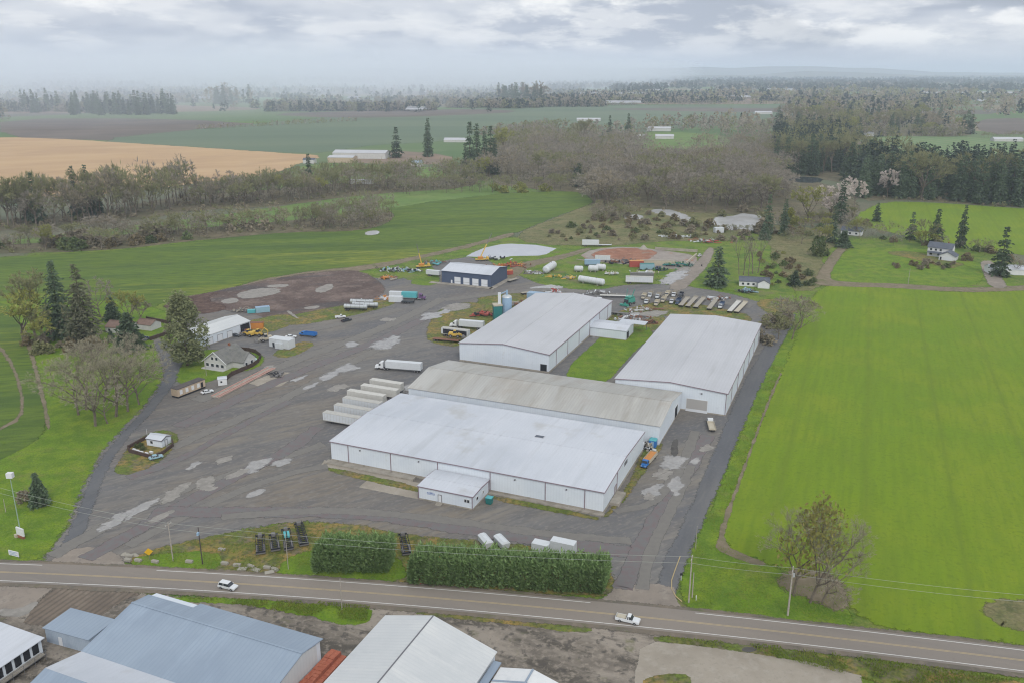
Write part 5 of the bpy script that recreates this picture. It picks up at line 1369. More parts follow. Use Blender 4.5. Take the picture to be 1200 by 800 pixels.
def row(u0, v0, u1, v1, n, h, kinds, wd=1.5):
    for i in range(n):
        f = (i+g.random())/n
        if noise.noise((u0*.3+f*9, v0, 2.2)) < -.35: continue
        far_add(g.choices([k for k, _ in kinds], [q for _, q in kinds])[0], G(u0+(u1-u0)*f, v0+(v1-v0)*f+g.uniform(-.25, .25)), h*g.uniform(.6, 1.25), wd*g.uniform(.8, 1.4))
for _ in range(34):
    u = g.uniform(-80, 560); v = g.choice((97, 100, 104, 108, 112, 116, 120, 126, 131)); l_ = g.uniform(50, 200)
    row(u, v, u+l_, v+g.uniform(-1.5, 2.0), int(l_*.5*(v-84)/20), 26, BARE[:3]+[('firM0', 9)], 1.6)
for _ in range(46):
    u = g.uniform(-60, 1100); v = g.choice((96, 99, 102, 105, 108, 111, 114, 118, 122, 127)); l_ = g.uniform(60, 260)
    row(u, v, u+l_, v+g.uniform(-1.5, 2.5), int(l_*.6*(v-84)/20), 24, BARE[:3]+[('firM0', 9)], 1.7)
row(230, 152, 420, 142, 60, 10, BARE, 1.3); row(560, 160, 640, 150, 40, 18, BARE, 1.3); row(985, 160, 1140, 160, 70, 20, BARE+[('firM0', 1)], 1.2); row(1140, 162, 1220, 164, 30, 12, BARE, 1.2); row(700, 124, 1000, 121, 120, 14, BARE, 1.6); row(360, 178, 560, 166, 0, 14, BARE)
def far_mass(name, label, kinds, mats, leaf):
    """the rest of a far wood as one mass: a few ragged leaf clumps per tree"""
    V, F, o = [], [], 0
    for k in kinds:
        for (x, y, h, wd) in FARV.get(k, ()):
            con = k.startswith('fir')
            if y < 1700:
                me = PDAT[k][4]; CR = FARC.get(k)
                if CR is None:
                    CR = np.empty(len(me.vertices)*3, np.float32); me.vertices.foreach_get('co', CR); CR = CR.reshape(-1, 4, 3); FARC[k] = CR
                pick = CR[RN.integers(0, len(CR), 70 if k.startswith('shrub') else 330 if y < 1100 else 200)]
                ctr = pick.mean(1, keepdims=True)
                pick = ctr+(pick-ctr)*(1.55 if not con else 1.3)
                s_ = h/PDAT[k][0]; a_ = RN.uniform(0, 6.283); c_, n_ = math.cos(a_)*s_*wd, math.sin(a_)*s_*wd
                q_ = pick.reshape(-1, 3)
                V.append(np.stack([x+q_[:, 0]*c_-q_[:, 1]*n_, y+q_[:, 0]*n_+q_[:, 1]*c_, .3+q_[:, 2]*s_], 1))
                F.append(np.arange(len(q_)).reshape(-1, 4)+o); o += len(q_)
                if not k.startswith('shrub'): TRK.append((x, y, h))
                continue
            n = 44 if y < 3500 else 18
            t = RN.uniform(0, 1, n)
            r = (h*.20*(1-t)**.8+.6 if con else h*.34*np.sin(np.pi*np.clip(.15+.8*t, 0, 1)))*wd
            a = RN.uniform(0, 6.283, n); q = np.sqrt(RN.uniform(0, 1, n))
            P = np.stack([x+np.cos(a)*r*q, y+np.sin(a)*r*q, .3+h*(.06+.9*t)], 1)
            v, f = leaves(P, np.full(n, h*(.09 if y < 3500 else .14))*math.sqrt(wd), .62, .8)
            V.append(v); F.append(f+o); o += len(v)
    if not V: return
    me = npmesh(name, np.concatenate(V), np.concatenate(F), mats)
    ob = bpy.data.objects.new(name, me); COL.objects.link(ob)
    tag(ob, label, 'woodland', kind='stuff')
    print(name, len(me.polygons))
far_mass('far_conifers', 'dark far conifers spread over the plain up to the horizon', ('firM0', 'firM1', 'firM2'), 'fir_far', 1)
far_mass('far_woods', 'bare far woodland spread over the plain up to the horizon', ('bareM0',), 'twigs_grey', 1)
far_mass('brown_far_woods', 'brownish bare woodland of the plain and the wide wood', ('bareM1', 'shrub1', 'shrub2'), 'twigs_brown', 1)
far_mass('olive_far_woods', 'olive and budding woodland of the plain and the wide wood', ('bareM2', 'budT', 'bud', 'shrub4', 'shrub0', 'shrub3'), 'twigs_green', 1)

V = []
for (x, y, h) in TRK:
    for a_ in (0.3, 1.87):
        c_, n_ = math.cos(a_)*h*.014, math.sin(a_)*h*.014
        V += [(x-c_, y-n_, 0), (x+c_, y+n_, 0), (x+c_*.3, y+n_*.3, h*.7), (x-c_*.3, y-n_*.3, h*.7)]
if V:
    ob = bpy.data.objects.new('far_tree_trunks', npmesh('far_tree_trunks', np.array(V), np.arange(len(V)).reshape(-1, 4), 'bark_grey')); COL.objects.link(ob)
    tag(ob, 'grey trunks standing in the bare woods and hedgerows', 'woodland', kind='stuff')
# --- clipped evergreen hedges in front of the works: a mass of upright sprays
def hedge(name, label, corners, h, seed):
    p = [G(*q) for q in corners]                     # four ground corners, front left, front right, back right, back left
    g = np.random.default_rng(seed)
    ox, oy = p[0]
    P = []
    n = int(math.dist(p[0], p[1])*480)
    s, t, z = g.uniform(0, 1, n), g.uniform(0, 1, n), g.uniform(0, 1, n)
    k = g.integers(0, 5, n)
    t = np.where(k < 2, g.uniform(0, .16, n), t); z = np.where(k == 2, g.uniform(.75, 1.05, n), z)
    t = np.where(k == 3, g.uniform(.84, 1, n), t)
    e = np.minimum(s, 1-s)
    s = np.where(k == 4, np.where(s < .5, s*.04, 1-(1-s)*.04), s)
    a = np.array(p[0])[None]*(1-s)[:, None]+np.array(p[1])[None]*s[:, None]
    b = np.array(p[3])[None]*(1-s)[:, None]+np.array(p[2])[None]*s[:, None]
    xy = a*(1-t)[:, None]+b*t[:, None]
    L = math.dist(p[0], p[1])
    bumpy = np.array([1+.20*noise.noise((q*L/1.8, seed, 1))+.20*noise.noise((q*L/.8, 8, w*3)) for q, w in zip(s, t)])
    round_ = 1-.5*np.abs(2*t-1)**3
    zz = z*h*bumpy*(.72+.28*round_)
    belly = 1+.12*np.sin(np.pi*np.clip(z, 0, 1))
    c = (a+b)/2
    xy = c+(xy-c)*belly[:, None]*(1-.28*np.clip(z-.55, 0, 1))[:, None]
    # plants along the row swell the face in and out
    w = np.array([noise.noise((q*L/1.5, 2.2, seed)) for q in s])
    xy = xy+(xy-c)*(.28*w)[:, None]
    P = np.stack([xy[:, 0]-ox, xy[:, 1]-oy, zz], 1)
    shoot = (z > .8) & (g.uniform(0, 1, n) < .12)
    P[:, 2] += np.where(shoot, g.uniform(.2, 1.0, n), 0)
    d = np.stack([(xy-c)[:, 0]*.16+g.normal(size=n)*.35, (xy-c)[:, 1]*.16+g.normal(size=n)*.35, g.uniform(.35, 1.0, n)], 1)
    d /= np.linalg.norm(d, axis=1)[:, None]
    V, F = sprays(P, d, g.uniform(.6, 1.5, n), np.full(n, .2))
    tr = thing(name, label, 'hedge', (ox, oy, .4))
    o = bpy.data.objects.new('foliage', npmesh('foliage', V, F, 'hedge_leaves')); COL.objects.link(o); o.parent = tr
    mb = MB()
    m0 = [(q[0]-ox, q[1]-oy) for q in p]
    cx, cy_ = sum(q[0] for q in m0)/4, sum(q[1] for q in m0)/4
    core = []
    for i in range(int(L/1.8)):
        s_ = (i+.5)/int(L/1.8)
        x = (m0[0][0]+m0[3][0])/2*(1-s_)+(m0[1][0]+m0[2][0])/2*s_; y = (m0[0][1]+m0[3][1])/2*(1-s_)+(m0[1][1]+m0[2][1])/2*s_
        mb.tube((x, y, 0), (x, y, h*.8), .14, .06, 5)
        mb.tube((x, y, .8), (x+rnd.uniform(-.9, .9), y+rnd.uniform(-1.6, 1.6), h*.7), .06, .02, 4)
    mb.build('stem', 'bark_brown', tr)
    return tr
hedge('hedge', 'short dark green hedge by the road, left of the gap', [(368,672),(456,672),(463,654),(385,652)], 7.0, 3)
hedge('hedge', 'long dark green hedge by the road, in front of the white trailers', [(479,685),(706,697),(714,677),(494,664)], 6.9, 4)
# rough grass tufts along the verges
def tufts(name, px, n, m, h, label, seed):
    poly = [G(*q) for q in px]; g = np.random.default_rng(seed)
    xs = [p[0] for p in poly]; ys = [p[1] for p in poly]; P = []
    while len(P) < n:
        p = (g.uniform(min(xs), max(xs)), g.uniform(min(ys), max(ys)))
        if inside(p, poly) and noise.noise((p[0]/5, p[1]/5, seed)) > -.1: P.append((p[0], p[1], .6))
    P = np.array(P); d = g.normal(size=(len(P), 3))*.35; d[:, 2] = 1; d /= np.linalg.norm(d, axis=1)[:, None]
    V, F = sprays(P, d, np.full(len(P), h), np.full(len(P), h*.22))
    o = bpy.data.objects.new(name, npmesh(name, V, F, m)); COL.objects.link(o)
    tag(o, label, 'grass', kind='stuff')
mat('grass_blades', S(128, 146, 58), .95, layers=[(S(156, 150, 88), .2, .50, .66, .7), (S(100, 124, 50), .6, .5, .68, .7)], space='world', trans=.4)
tufts('verge_grass', [(165,652),(220,636),(350,613),(470,628),(650,644),(712,664),(715,695),(480,683),(380,676),(230,669)], 9000, 'grass_blades', .35, 'rough yellow grass of the front verge', 1)
tufts('lane_grass', [(800,660),(826,612),(852,556),(880,490),(905,430),(918,430),(884,510),(846,612),(840,640),(985,692),(1000,730),(880,726),(812,712)], 5000, 'grass_blades', .35, 'tall grass along the farm lane', 2)
tufts('lot_grass', [(205,702),(370,707),(434,712),(430,730),(350,722),(250,706)], 2500, 'grass_blades', .45, 'mossy grass tufts along the lower lot', 3)
tufts('ditch_grass', [(770,748),(900,758),(1100,785),(1200,800),(1060,810),(900,770)], 3500, 'grass_blades', .5, 'ditch grass below the road on the right', 4)

# --- low hills at the horizon
mat('hill_wood', S(96, 104, 92), .95, layers=[(S(112, 116, 96), .002, .42, .6, .8)], **gr)
def hills(y0, prof, dep):
    pts = []
    xs = [p[0] for p in prof]; hs = [p[1] for p in prof]
    n = 240; mb = MB(); V = []
    for i in range(n+1):
        x = xs[0]+(xs[-1]-xs[0])*i/n
        h = float(np.interp(x, xs, hs))*(1+.25*noise.noise((x/2600, y0/9000, 1))+.10*noise.noise((x/800, y0, 2)))
        V += [(x, y0-dep, -2), (x, y0-dep*.5, h*.45), (x, y0, max(h, 1)), (x, y0+dep, -2)]
    F = [(4*i+j, 4*i+4+j, 4*i+5+j, 4*i+1+j) for i in range(n) for j in range(3)]
    mb.add(V, F)
    o = mb.build('hills', 'hill_wood', smooth=True); tag(o, kind='structure')
def hx(u, y): return (u-600)/FOC*y
Y = 21000
hills(Y, [(hx(-200, Y), 60), (hx(380, Y), 130), (hx(470, Y), 190), (hx(580, Y), 110), (hx(640, Y), 210), (hx(760, Y), 230), (hx(930, Y), 260), (hx(1010, Y), 200), (hx(1070, Y), 110), (hx(1400, Y), 90)], 2600)
Y = 15500
hills(Y, [(hx(560, Y), 10), (hx(700, Y), 60), (hx(860, Y), 50), (hx(930, Y), 120), (hx(1000, Y), 90), (hx(1060, Y), 50), (hx(1400, Y), 60)], 1800)

# --- the air
hzm = bpy.data.materials.new('haze_air'); hzm.use_nodes = True
nt = hzm.node_tree
for n_ in list(nt.nodes):
    if n_.type == 'BSDF_PRINCIPLED': nt.nodes.remove(n_)
pv = nt.nodes.new('ShaderNodeVolumePrincipled')
pv.inputs['Color'].default_value = (.74, .84, 1.0, 1); pv.inputs['Density'].default_value = HAZE_D; pv.inputs['Anisotropy'].default_value = -.1
nt.links.new(pv.outputs[0], nt.nodes['Material Output'].inputs['Volume'])
mb = MB(); mb.box(-33000, 33000, -2400, 43000, -3, 345)
hz_o = mb.build('haze', hzm); tag(hz_o, kind='stuff')

# a rain shower drifting over the plain on the left: sloping curtain of wet air
rm = bpy.data.materials.new('rain_air'); rm.use_nodes = True
nt = rm.node_tree
for n_ in list(nt.nodes):
    if n_.type == 'BSDF_PRINCIPLED': nt.nodes.remove(n_)
pv = nt.nodes.new('ShaderNodeVolumePrincipled')
pv.inputs['Color'].default_value = (.84, .90, 1.0, 1); pv.inputs['Density'].default_value = 3.2e-4; pv.inputs['Anisotropy'].default_value = -.15
nt.links.new(pv.outputs[0], nt.nodes['Material Output'].inputs['Volume'])
mb = MB(); mb.prism([(-9000, 2600), (-2600, 1750), (-900, 1900), (-200, 2600), (350, 4400), (2100, 9800), (1500, 11000), (-700, 9500), (-4000, 8000), (-9000, 8500)], -2.5, 215)
o = mb.build('rain_shower', rm); tag(o, kind='stuff')
# ------------------------------------------------------------------ vehicles, machines and yard gear
def paint(n, c, rough=.4, metal=0.0, dirt=.5):
    mat(n, c, rough, metal, layers=[(tuple(q*.78 for q in c[:3])+(1,), .7, .5, .72, dirt), (S(128, 118, 106), .5, .64, .8, dirt*.6)])
paint('car_white', S(224, 228, 232), .3, 0, .25); paint('car_blue_pale', S(150, 184, 198), .3); paint('car_dark', S(62, 66, 74), .3); paint('car_navy', S(66, 84, 112), .3)
paint('trailer_white', S(212, 217, 222), .5, 0, .5); paint('trailer_top', S(190, 189, 184), .7, 0, .8); paint('trailer_cream', S(206, 205, 200), .7, 0, .8)
paint('silver_tank', S(200, 206, 210), .35, .3); paint('machine_yellow', S(212, 178, 84), .5); paint('machine_orange', S(206, 140, 72), .5)
paint('teal_paint', S(72, 158, 142), .5); paint('teal_dark', S(48, 124, 122), .5); paint('sky_blue', S(150, 178, 204), .5); paint('royal_blue', S(54, 118, 190), .5)
paint('red_paint', S(172, 84, 74), .6); paint('rust_steel', S(136, 98, 80), .8, 0, .9); paint('scrap_grey', S(120, 118, 118), .7, 0, .9); paint('deck_wood', S(168, 162, 150), .85, 0, .8)
paint('purple_paint', S(112, 84, 124), .4); paint('turquoise_paint', S(92, 178, 186), .5); paint('chassis_black', S(44, 46, 54), .6, 0, .5); paint('beige_paint', S(192, 184, 166), .6)
paint('green_paint', S(96, 140, 96), .6); paint('block_grey', S(164, 160, 150), .9, 0, .8)
paint('salmon_rail', S(200, 154, 144), .8, 0, .7)
mat('tyre_rubber', (.03, .03, .032, 1), .9)
mat('rim_steel', S(150, 150, 154), .4, .4)
mat('lamp_clear', S(230, 230, 226), .2)
mat('lamp_red', S(170, 40, 36), .3)

def wheel(t, x, y, r, w, n=12):
    o = MB().tube((x, y-w/2, r), (x, y+w/2, r), r, r, n).build('wheel', 'tyre_rubber', t)
    s = 1 if y > 0 else -1
    MB().tube((x, y+s*w/2*.6, r), (x, y+s*(w/2+.02), r), r*.58, r*.52, n).build('rim', 'rim_steel', o)

def seg(p, q):
    a, b = G(*p), G(*q)
    return ((a[0]+b[0])/2, (a[1]+b[1])/2), math.atan2(b[1]-a[1], b[0]-a[0]), math.dist(a, b)

def car(label, ctr, rz, m, kind='suv', name=None, cat='car', z=.5, L=4.8):
    """local x points forward"""
    nm = {'suv': 'parked_car', 'sedan': 'parked_car', 'pickup': 'pickup_truck'}[kind]
    t = thing(name or nm, label, cat, (*ctr, z), rz)
    h = L/2; W = .93
    top = {'suv': 1.74, 'sedan': 1.46, 'pickup': 1.85}[kind]; belt = {'suv': 1.0, 'sedan': .92, 'pickup': 1.08}[kind]
    mb = MB()
    if kind == 'pickup':
        prof = [(-h, .42), (h-.05, .38), (h, .62), (h-.12, .98), (h*.36, belt), (-h*.02, belt), (-h*.02, belt), (-h, belt)]
        mb.exty(prof[:5]+[(-h*.08, belt), (-h*.08, .72), (-h, .72)], -W, W)
        mb.box(-h, -h*.085, -W, -W+.12, .723, belt+.06); mb.box(-h, -h*.085, W-.12, W, .723, belt+.06); mb.box(-h, -h+.1, -W+.123, W-.123, .723, belt+.04)
        c0, c1, r0, r1 = -h*.06, h*.44, h*.0, h*.26
    else:
        prof = [(-h, .40), (h-.08, .36), (h, .60), (h-.1, .86), (h*.42, belt), (-h+.1, belt+.04), (-h, .8)]
        mb.exty(prof, -W, W)
        c0, c1, r0, r1 = (-h+.12, h*.46, -h+.42, h*.2) if kind == 'suv' else (-h*.72, h*.44, -h*.45, h*.12)
    b = mb.build('body', m, t, bevel=.07)
    MB().taper((c0, c1, -W+.06, W-.06, belt-.03), (r0, r1, -W+.22, W-.22, top-.06)).build('window', 'glass_dark', t)
    g = MB().taper((r0-.06, r1+.05, -W+.2, W-.2, top-.07), (r0+.06, r1-.1, -W+.26, W-.26, top))
    for y in (-1, 1):
        g.add([(r0-.1, y*(W-.19), top-.1), (r0+.06, y*(W-.19), top-.1), (c0+.2, y*(W-.03), belt), (c0+.02, y*(W-.03), belt)], [(0, 1, 2, 3) if y < 0 else (3, 2, 1, 0)])
        xm = (r0+r1)/2
        g.add([(xm-.06, y*(W-.18), top-.1), (xm+.06, y*(W-.18), top-.1), (xm+.12, y*(W-.03), belt), (xm-.02, y*(W-.03), belt)], [(0, 1, 2, 3) if y < 0 else (3, 2, 1, 0)])
    g.build('roof_panel', m, t)
    for x in (h*.62, -h*.6):
        for y in (-1, 1): wheel(t, x, y*(W-.1), .36, .24)
    for y in (-1, 1):
        MB().box(h-.14, h+.012, y*.62-.2, y*.62+.2, .62, .78).build('headlight', 'lamp_clear', t)
        MB().box(-h-.012, -h+.1, y*.76-.12, y*.76+.12, .74, .96).build('tail_light', 'lamp_red', t)
        MB().box(h*.3, h*.36, y*(W+.09)-.09, y*(W+.09)+.09, belt, belt+.16).build('mirror', m, t)
    return t

def box_trailer(label, ctr, rz, L=15.8, m='trailer_white', top='trailer_top', group=None, z=.5, side=None, name='box_trailer', wheels=True, h=4.0):
    t = thing(name, label, 'trailer', (*ctr, z), rz, group)
    b = MB().box(-L/2, L/2, -1.3, 1.3, 1.15, h).build('body', m, t)
    MB().box(-L/2-.04, L/2+.04, -1.34, 1.34, h+.003, h+.09).build('roof', top, t)
    mb = MB()
    for k in range(int(L/1.25)+1):
        x = -L/2+1.25*k
        mb.box(x-.03, x+.03, -1.325, -1.303, 1.2, h-.05); mb.box(x-.03, x+.03, 1.303, 1.325, 1.2, h-.05)
    mb.box(-L/2, L/2, -1.335, -1.326, 1.15, 1.35); mb.box(-L/2, L/2, 1.326, 1.335, 1.15, 1.35)
    mb.build('side_rib', top, b)
    d = MB().box(-L/2-.06, -L/2-.003, -1.22, -.03, 1.2, h-.12); d.box(-L/2-.06, -L/2-.003, .03, 1.22, 1.2, h-.12); d.build('rear_door', m, t)
    if side: MB().box(-L/2+1.0, L/2-.6, -1.36, -1.337, 1.4, h-.3).build('side_curtain', side, t)
    MB().box(-L/2, L/2, -.5, .5, .85, 1.147).build('underframe', 'chassis_black', t)
    if wheels:
        for x in (-L/2+1.6, -L/2+2.9):
            for y in (-1, 1): wheel(t, x, y*1.05, .5, .5)
    for y in (-.8, .8): MB().box(L/2-3.2, L/2-3.05, y-.08, y+.08, .05, 1.147).build('landing_leg', 'chassis_black', t)
    return t

def tractor_parts(t, x, m, h=3.6):
    """truck tractor facing +x, its rear frame starting at x"""
    MB().box(x, x+6.0, -.5, .5, .75, 1.05).build('chassis', 'chassis_black', t)
    mb = MB().taper((x+2.6, x+4.6, -1.2, 1.2, 1.05), (x+2.6, x+4.35, -1.15, 1.15, h-.5))
    mb.taper((x+2.6, x+4.35, -1.15, 1.15, h-.497), (x+2.6, x+3.6, -1.0, 1.0, h))
    mb.taper((x+4.603, x+6.3, -.95, .95, .8), (x+4.603, x+6.1, -.8, .8, 1.95))
    for y in (-1, 1): mb.box(x+4.9, x+6.25, y*1.06-.12, y*1.06+.12, .7, 1.15)
    mb.build('cab', m, t, bevel=.08)
    MB().taper((x+4.3, x+4.64, -1.02, 1.02, 2.0), (x+4.2, x+4.42, -.95, .95, h-.65)).build('windscreen', 'glass_dark', t)
    for y in (-1, 1):
        MB().box(x+3.6, x+4.25, y*1.19-.03, y*1.19+.03, 2.0, 2.85).build('side_window', 'glass_dark', t)
        MB().tube((x+2.45, y*.95, 1.0), (x+2.45, y*.95, h+.15), .08, .08, 6).build('exhaust', 'rim_steel', t)
        MB().tube((x+2.0, y*.95, .8), (x+3.8, y*.95, .8), .32, .32, 8).build('fuel_tank', 'rim_steel', t)
        MB().box(x+6.28, x+6.36, y*.72-.15, y*.72+.15, .95, 1.2).build('headlight', 'lamp_clear', t)
        for xx in (x+.6, x+1.85, x+5.35): wheel(t, xx, y*1.0, .5, .4)
    MB().box(x+6.2, x+6.45, -1.15, 1.15, .45, .8).build('bumper', 'rim_steel', t)

def semi(label, ctr, rz, m, tm, L=14.6, name='semi_truck', second=None):
    t = thing(name, label, 'truck', (*ctr, .5), rz)
    x0 = -(L+5.0)/2
    b = MB().box(x0, x0+L, -1.3, 1.3, 1.2, 4.05).build('trailer_body', tm, t)
    mb = MB()
    for k in range(int(L/1.2)): mb.box(x0+.3+1.2*k, x0+.36+1.2*k, -1.325, -1.303, 1.25, 4.0)
    mb.box(x0, x0+L, -1.33, -1.303, 1.05, 1.2)
    mb.build('side_rib', 'trailer_top', b)
    MB().box(x0-.02, x0+L+.02, -1.32, 1.32, 4.053, 4.12).build('trailer_roof', tm, t)
    if second: MB().box(x0+L*.45, x0+L+.03, -1.34, 1.34, 1.15, 4.16).build('curtain_section', second, t)
    for x in (x0+1.5, x0+2.8):
        for y in (-1, 1): wheel(t, x, y*1.05, .5, .5)
    MB().box(x0, x0+L, -.45, .45, .85, 1.197).build('underframe', 'chassis_black', t)
    tractor_parts(t, x0+L-2.0+.6, m)
    return t

def flat_trailer(label, ctr, rz, L, m='deck_wood', group=None, name='flatbed_trailer', w=1.25, deck=1.2, rails=False):
    t = thing(name, label, 'trailer', (*ctr, .5), rz, group)
    MB().box(-L/2, L/2, -w, w, deck-.12, deck).build('deck', m, t)
    mb = MB()
    for y in (-.5, .5): mb.box(-L/2, L/2, y-.1, y+.1, deck-.5, deck-.123)
    for k in range(int(L/1.6)): mb.box(-L/2+.4+1.6*k, -L/2+.5+1.6*k, -w+.02, w-.02, deck-.24, deck-.123)
    mb.build('frame', 'chassis_black', t)
    MB().box(L/2-.1, L/2, -w, w, deck+.003, deck+.5).build('headboard', m, t)
    for x in (-L/2+1.2, -L/2+2.4):
        for y in (-1, 1): wheel(t, x, y*(w-.25), .45, .4)
    for y in (-.7, .7): MB().box(L/2-2.6, L/2-2.45, y-.08, y+.08, 0, deck-.123).build('landing_leg', 'chassis_black', t)
    return t

def tanker(label, ctr, rz, L=11, r=1.15, m='silver_tank', group=None, name='tank_trailer', wheels=True):
    t = thing(name, label, 'tanker', (*ctr, .5), rz, group)
    z = 1.2+r
    mb = MB(); mb.tube((-L/2, 0, z), (L/2, 0, z), r, r, 18)
    for s in (-1, 1): mb.tube((s*L/2, 0, z), (s*(L/2+.28), 0, z), r*.97, r*.6, 18)
    mb.build('tank', m, t, smooth=False)
    mb = MB()
    for k in range(5): x = -L/2+L*(k+.5)/5; mb.tube((x-.05, 0, z), (x+.05, 0, z), r+.04, r+.04, 18)
    mb.build('band', 'scrap_grey', t)
    MB().box(-L*.35, L*.35, -.35, .35, z+r-.03, z+r+.14).build('walkway', 'scrap_grey', t)
    MB().tube((0, 0, z+r), (0, 0, z+r+.4), .35, .35, 10).build('manhole', m, t)
    MB().box(-L/2, L/2, -.5, .5, .8, 1.25).build('underframe', 'chassis_black', t)
    if wheels:
        for x in (-L/2+1.0, -L/2+2.2):
            for y in (-1, 1): wheel(t, x, y*1.0, .48, .45)
        for y in (-.7, .7): MB().box(L/2-2.2, L/2-2.05, y-.08, y+.08, 0, 1.0).build('landing_leg', 'chassis_black', t)
    return t

def lying_tank(label, ctr, rz, L, r, m='trailer_white', group=None):
    t = thing('storage_tank', label, 'tank', (*ctr, .45), rz, group)
    z = r+.45; mb = MB(); mb.tube((-L/2, 0, z), (L/2, 0, z), r, r, 20)
    for s in (-1, 1): mb.tube((s*L/2, 0, z), (s*(L/2+r*.35), 0, z), r*.98, r*.55, 20)
    mb.build('tank', m, t)
    mb = MB()
    for k in range(6): x = -L/2+L*(k+.5)/6; mb.tube((x-.06, 0, z), (x+.06, 0, z), r+.05, r+.05, 20)
    mb.build('band', 'trailer_top', t)
    for s in (-.3, .3): MB().box(s*L-.3, s*L+.3, -r*.8, r*.8, 0, .9).build('saddle', 'block_grey', t)
    MB().tube((L*.2, 0, z+r-.05), (L*.2, 0, z+r+.5), .3, .3, 10).build('hatch', 'scrap_grey', t)
    return t

def flatbed_truck(label, ctr, rz, cabm, bedm, L=7.6, name='flatbed_truck', sides=.5):
    t = thing(name, label, 'truck', (*ctr, .5), rz)
    h = L/2
    MB().box(-h, h-.3, -.45, .45, .6, .9).build('chassis', 'chassis_black', t)
    mb = MB().taper((h-2.7, h-1.3, -1.05, 1.05, .75), (h-2.7, h-1.5, -.95, .95, 2.3)); mb.taper((h-1.297, h, -.95, .95, .65), (h-1.297, h-.15, -.85, .85, 1.45)); mb.build('cab', cabm, t, bevel=.07)
    MB().taper((h-1.62, h-1.25, -.9, .9, 1.48), (h-1.7, h-1.42, -.84, .84, 2.2)).build('windscreen', 'glass_dark', t)
    for y in (-1, 1): MB().box(h-2.45, h-1.7, y*1.02-.04, y*1.02+.04, 1.45, 2.1).build('side_window', 'glass_dark', t)
    b = MB().box(-h, h-2.85, -1.22, 1.22, .95, 1.12).build('bed', bedm, t)
    mb = MB()
    for (x0, x1, y0, y1) in ((-h, h-2.85, -1.22, -1.14), (-h, h-2.85, 1.14, 1.22), (-h, -h+.08, -1.13, 1.13), (h-2.93, h-2.85, -1.13, 1.13)): mb.box(x0, x1, y0, y1, 1.123, 1.12+sides)
    mb.build('bed_side', bedm, b)
    for x in (-h+1.5, h-1.0):
        for y in (-1, 1): wheel(t, x, y*.92, .45, .35)
    for y in (-1, 1): MB().box(h-.02, h+.03, y*.65-.14, y*.65+.14, .9, 1.1).build('headlight', 'lamp_clear', t)
    return t

def loader(label, ctr, rz, m='machine_yellow', boom='loader', name='wheel_loader'):
    t = thing(name, label, 'digger', (*ctr, .5), rz)
    mb = MB(); mb.box(-3.2, .4, -1.0, 1.0, .9, 2.0); mb.taper((-3.2, -1.0, -.95, .95, 2.003), (-3.0, -1.1, -.8, .8, 2.5)); mb.box(.4, 2.0, -.7, .7, .8, 1.6)
    mb.build('body', m, t, bevel=.08)
    MB().taper((-.95, .35, -.8, .8, 2.003), (-.85, .2, -.7, .7, 3.2)).build('cab_window', 'glass_dark', t)
    MB().box(-.95, .3, -.78, .78, 3.203, 3.35).build('cab_roof', m, t)
    mb = MB()
    if boom == 'loader':
        for y in (-.55, .55): mb.path([(1.2, y, 2.0), (2.6, y, 1.5), (3.4, y, .6)], .14)
        mb.build('boom', m, t)
        MB().exty([(3.2, .1), (4.5, .1), (4.6, .3), (3.6, 1.1), (3.2, 1.0)], -1.3, 1.3).build('bucket', 'scrap_grey', t)
    else:
        mb.path([(1.4, 0, 1.8), (3.6, 0, 4.4), (5.6, 0, 3.2)], .22); mb.build('boom', m, t)
        MB().path([(5.6, 0, 3.2), (5.2, 0, 1.0)], .16).build('stick', m, t)
        MB().exty([(4.7, .3), (5.7, .2), (5.8, 1.0), (5.0, 1.1)], -.5, .5).build('bucket', 'scrap_grey', t)
    for x in (-2.2, 1.3):
        for y in (-1, 1): wheel(t, x, y*1.1, .75, .55, 14)
    return t

def crane(label, ctr, rz, boom, name='crane_truck', m='machine_yellow'):
    """boom: (length, elevation degrees, swing degrees)"""
    t = thing(name, label, 'crane', (*ctr, .5), rz)
    MB().box(-4.6, 4.6, -1.2, 1.2, .8, 1.4).build('carrier', m, t, bevel=.08)
    mb = MB().taper((2.8, 4.5, -1.15, 1.15, 1.403), (2.8, 4.2, -1.0, 1.0, 2.7)); mb.build('cab', m, t, bevel=.08)
    MB().box(4.25, 4.45, -.9, .9, 1.9, 2.5).build('windscreen', 'glass_dark', t)
    MB().box(-2.8, .6, -1.1, 1.1, 1.45, 2.8).build('turret', 'machine_orange', t, bevel=.08)
    L, el, sw = boom; el, sw = math.radians(el), math.radians(sw)
    dv = Vector((math.cos(el)*math.cos(sw), math.cos(el)*math.sin(sw), math.sin(el)))
    p = Vector((-1.0, 0, 2.6))
    b = MB().tube(p, p+dv*L*.55, .48, .40, 4).build('boom', m, t)
    MB().tube(p+dv*L*.5, p+dv*L, .32, .24, 4).build('boom_extension', 'scrap_grey', b)
    MB().tube(p+dv*L, p+dv*L+Vector((0, 0, -2.5)), .05, .05, 4).build('cable', 'chassis_black', b)
    for y in (-1, 1):
        for x in (-3.6, -2.2, 2.0, 3.5): wheel(t, x, y*1.0, .55, .4)
        MB().path([(-1.2, y*1.2, 1.0), (-1.2, y*2.4, .9), (-1.2, y*2.4, .1)], .12).build('outrigger', 'chassis_black', t)
    return t

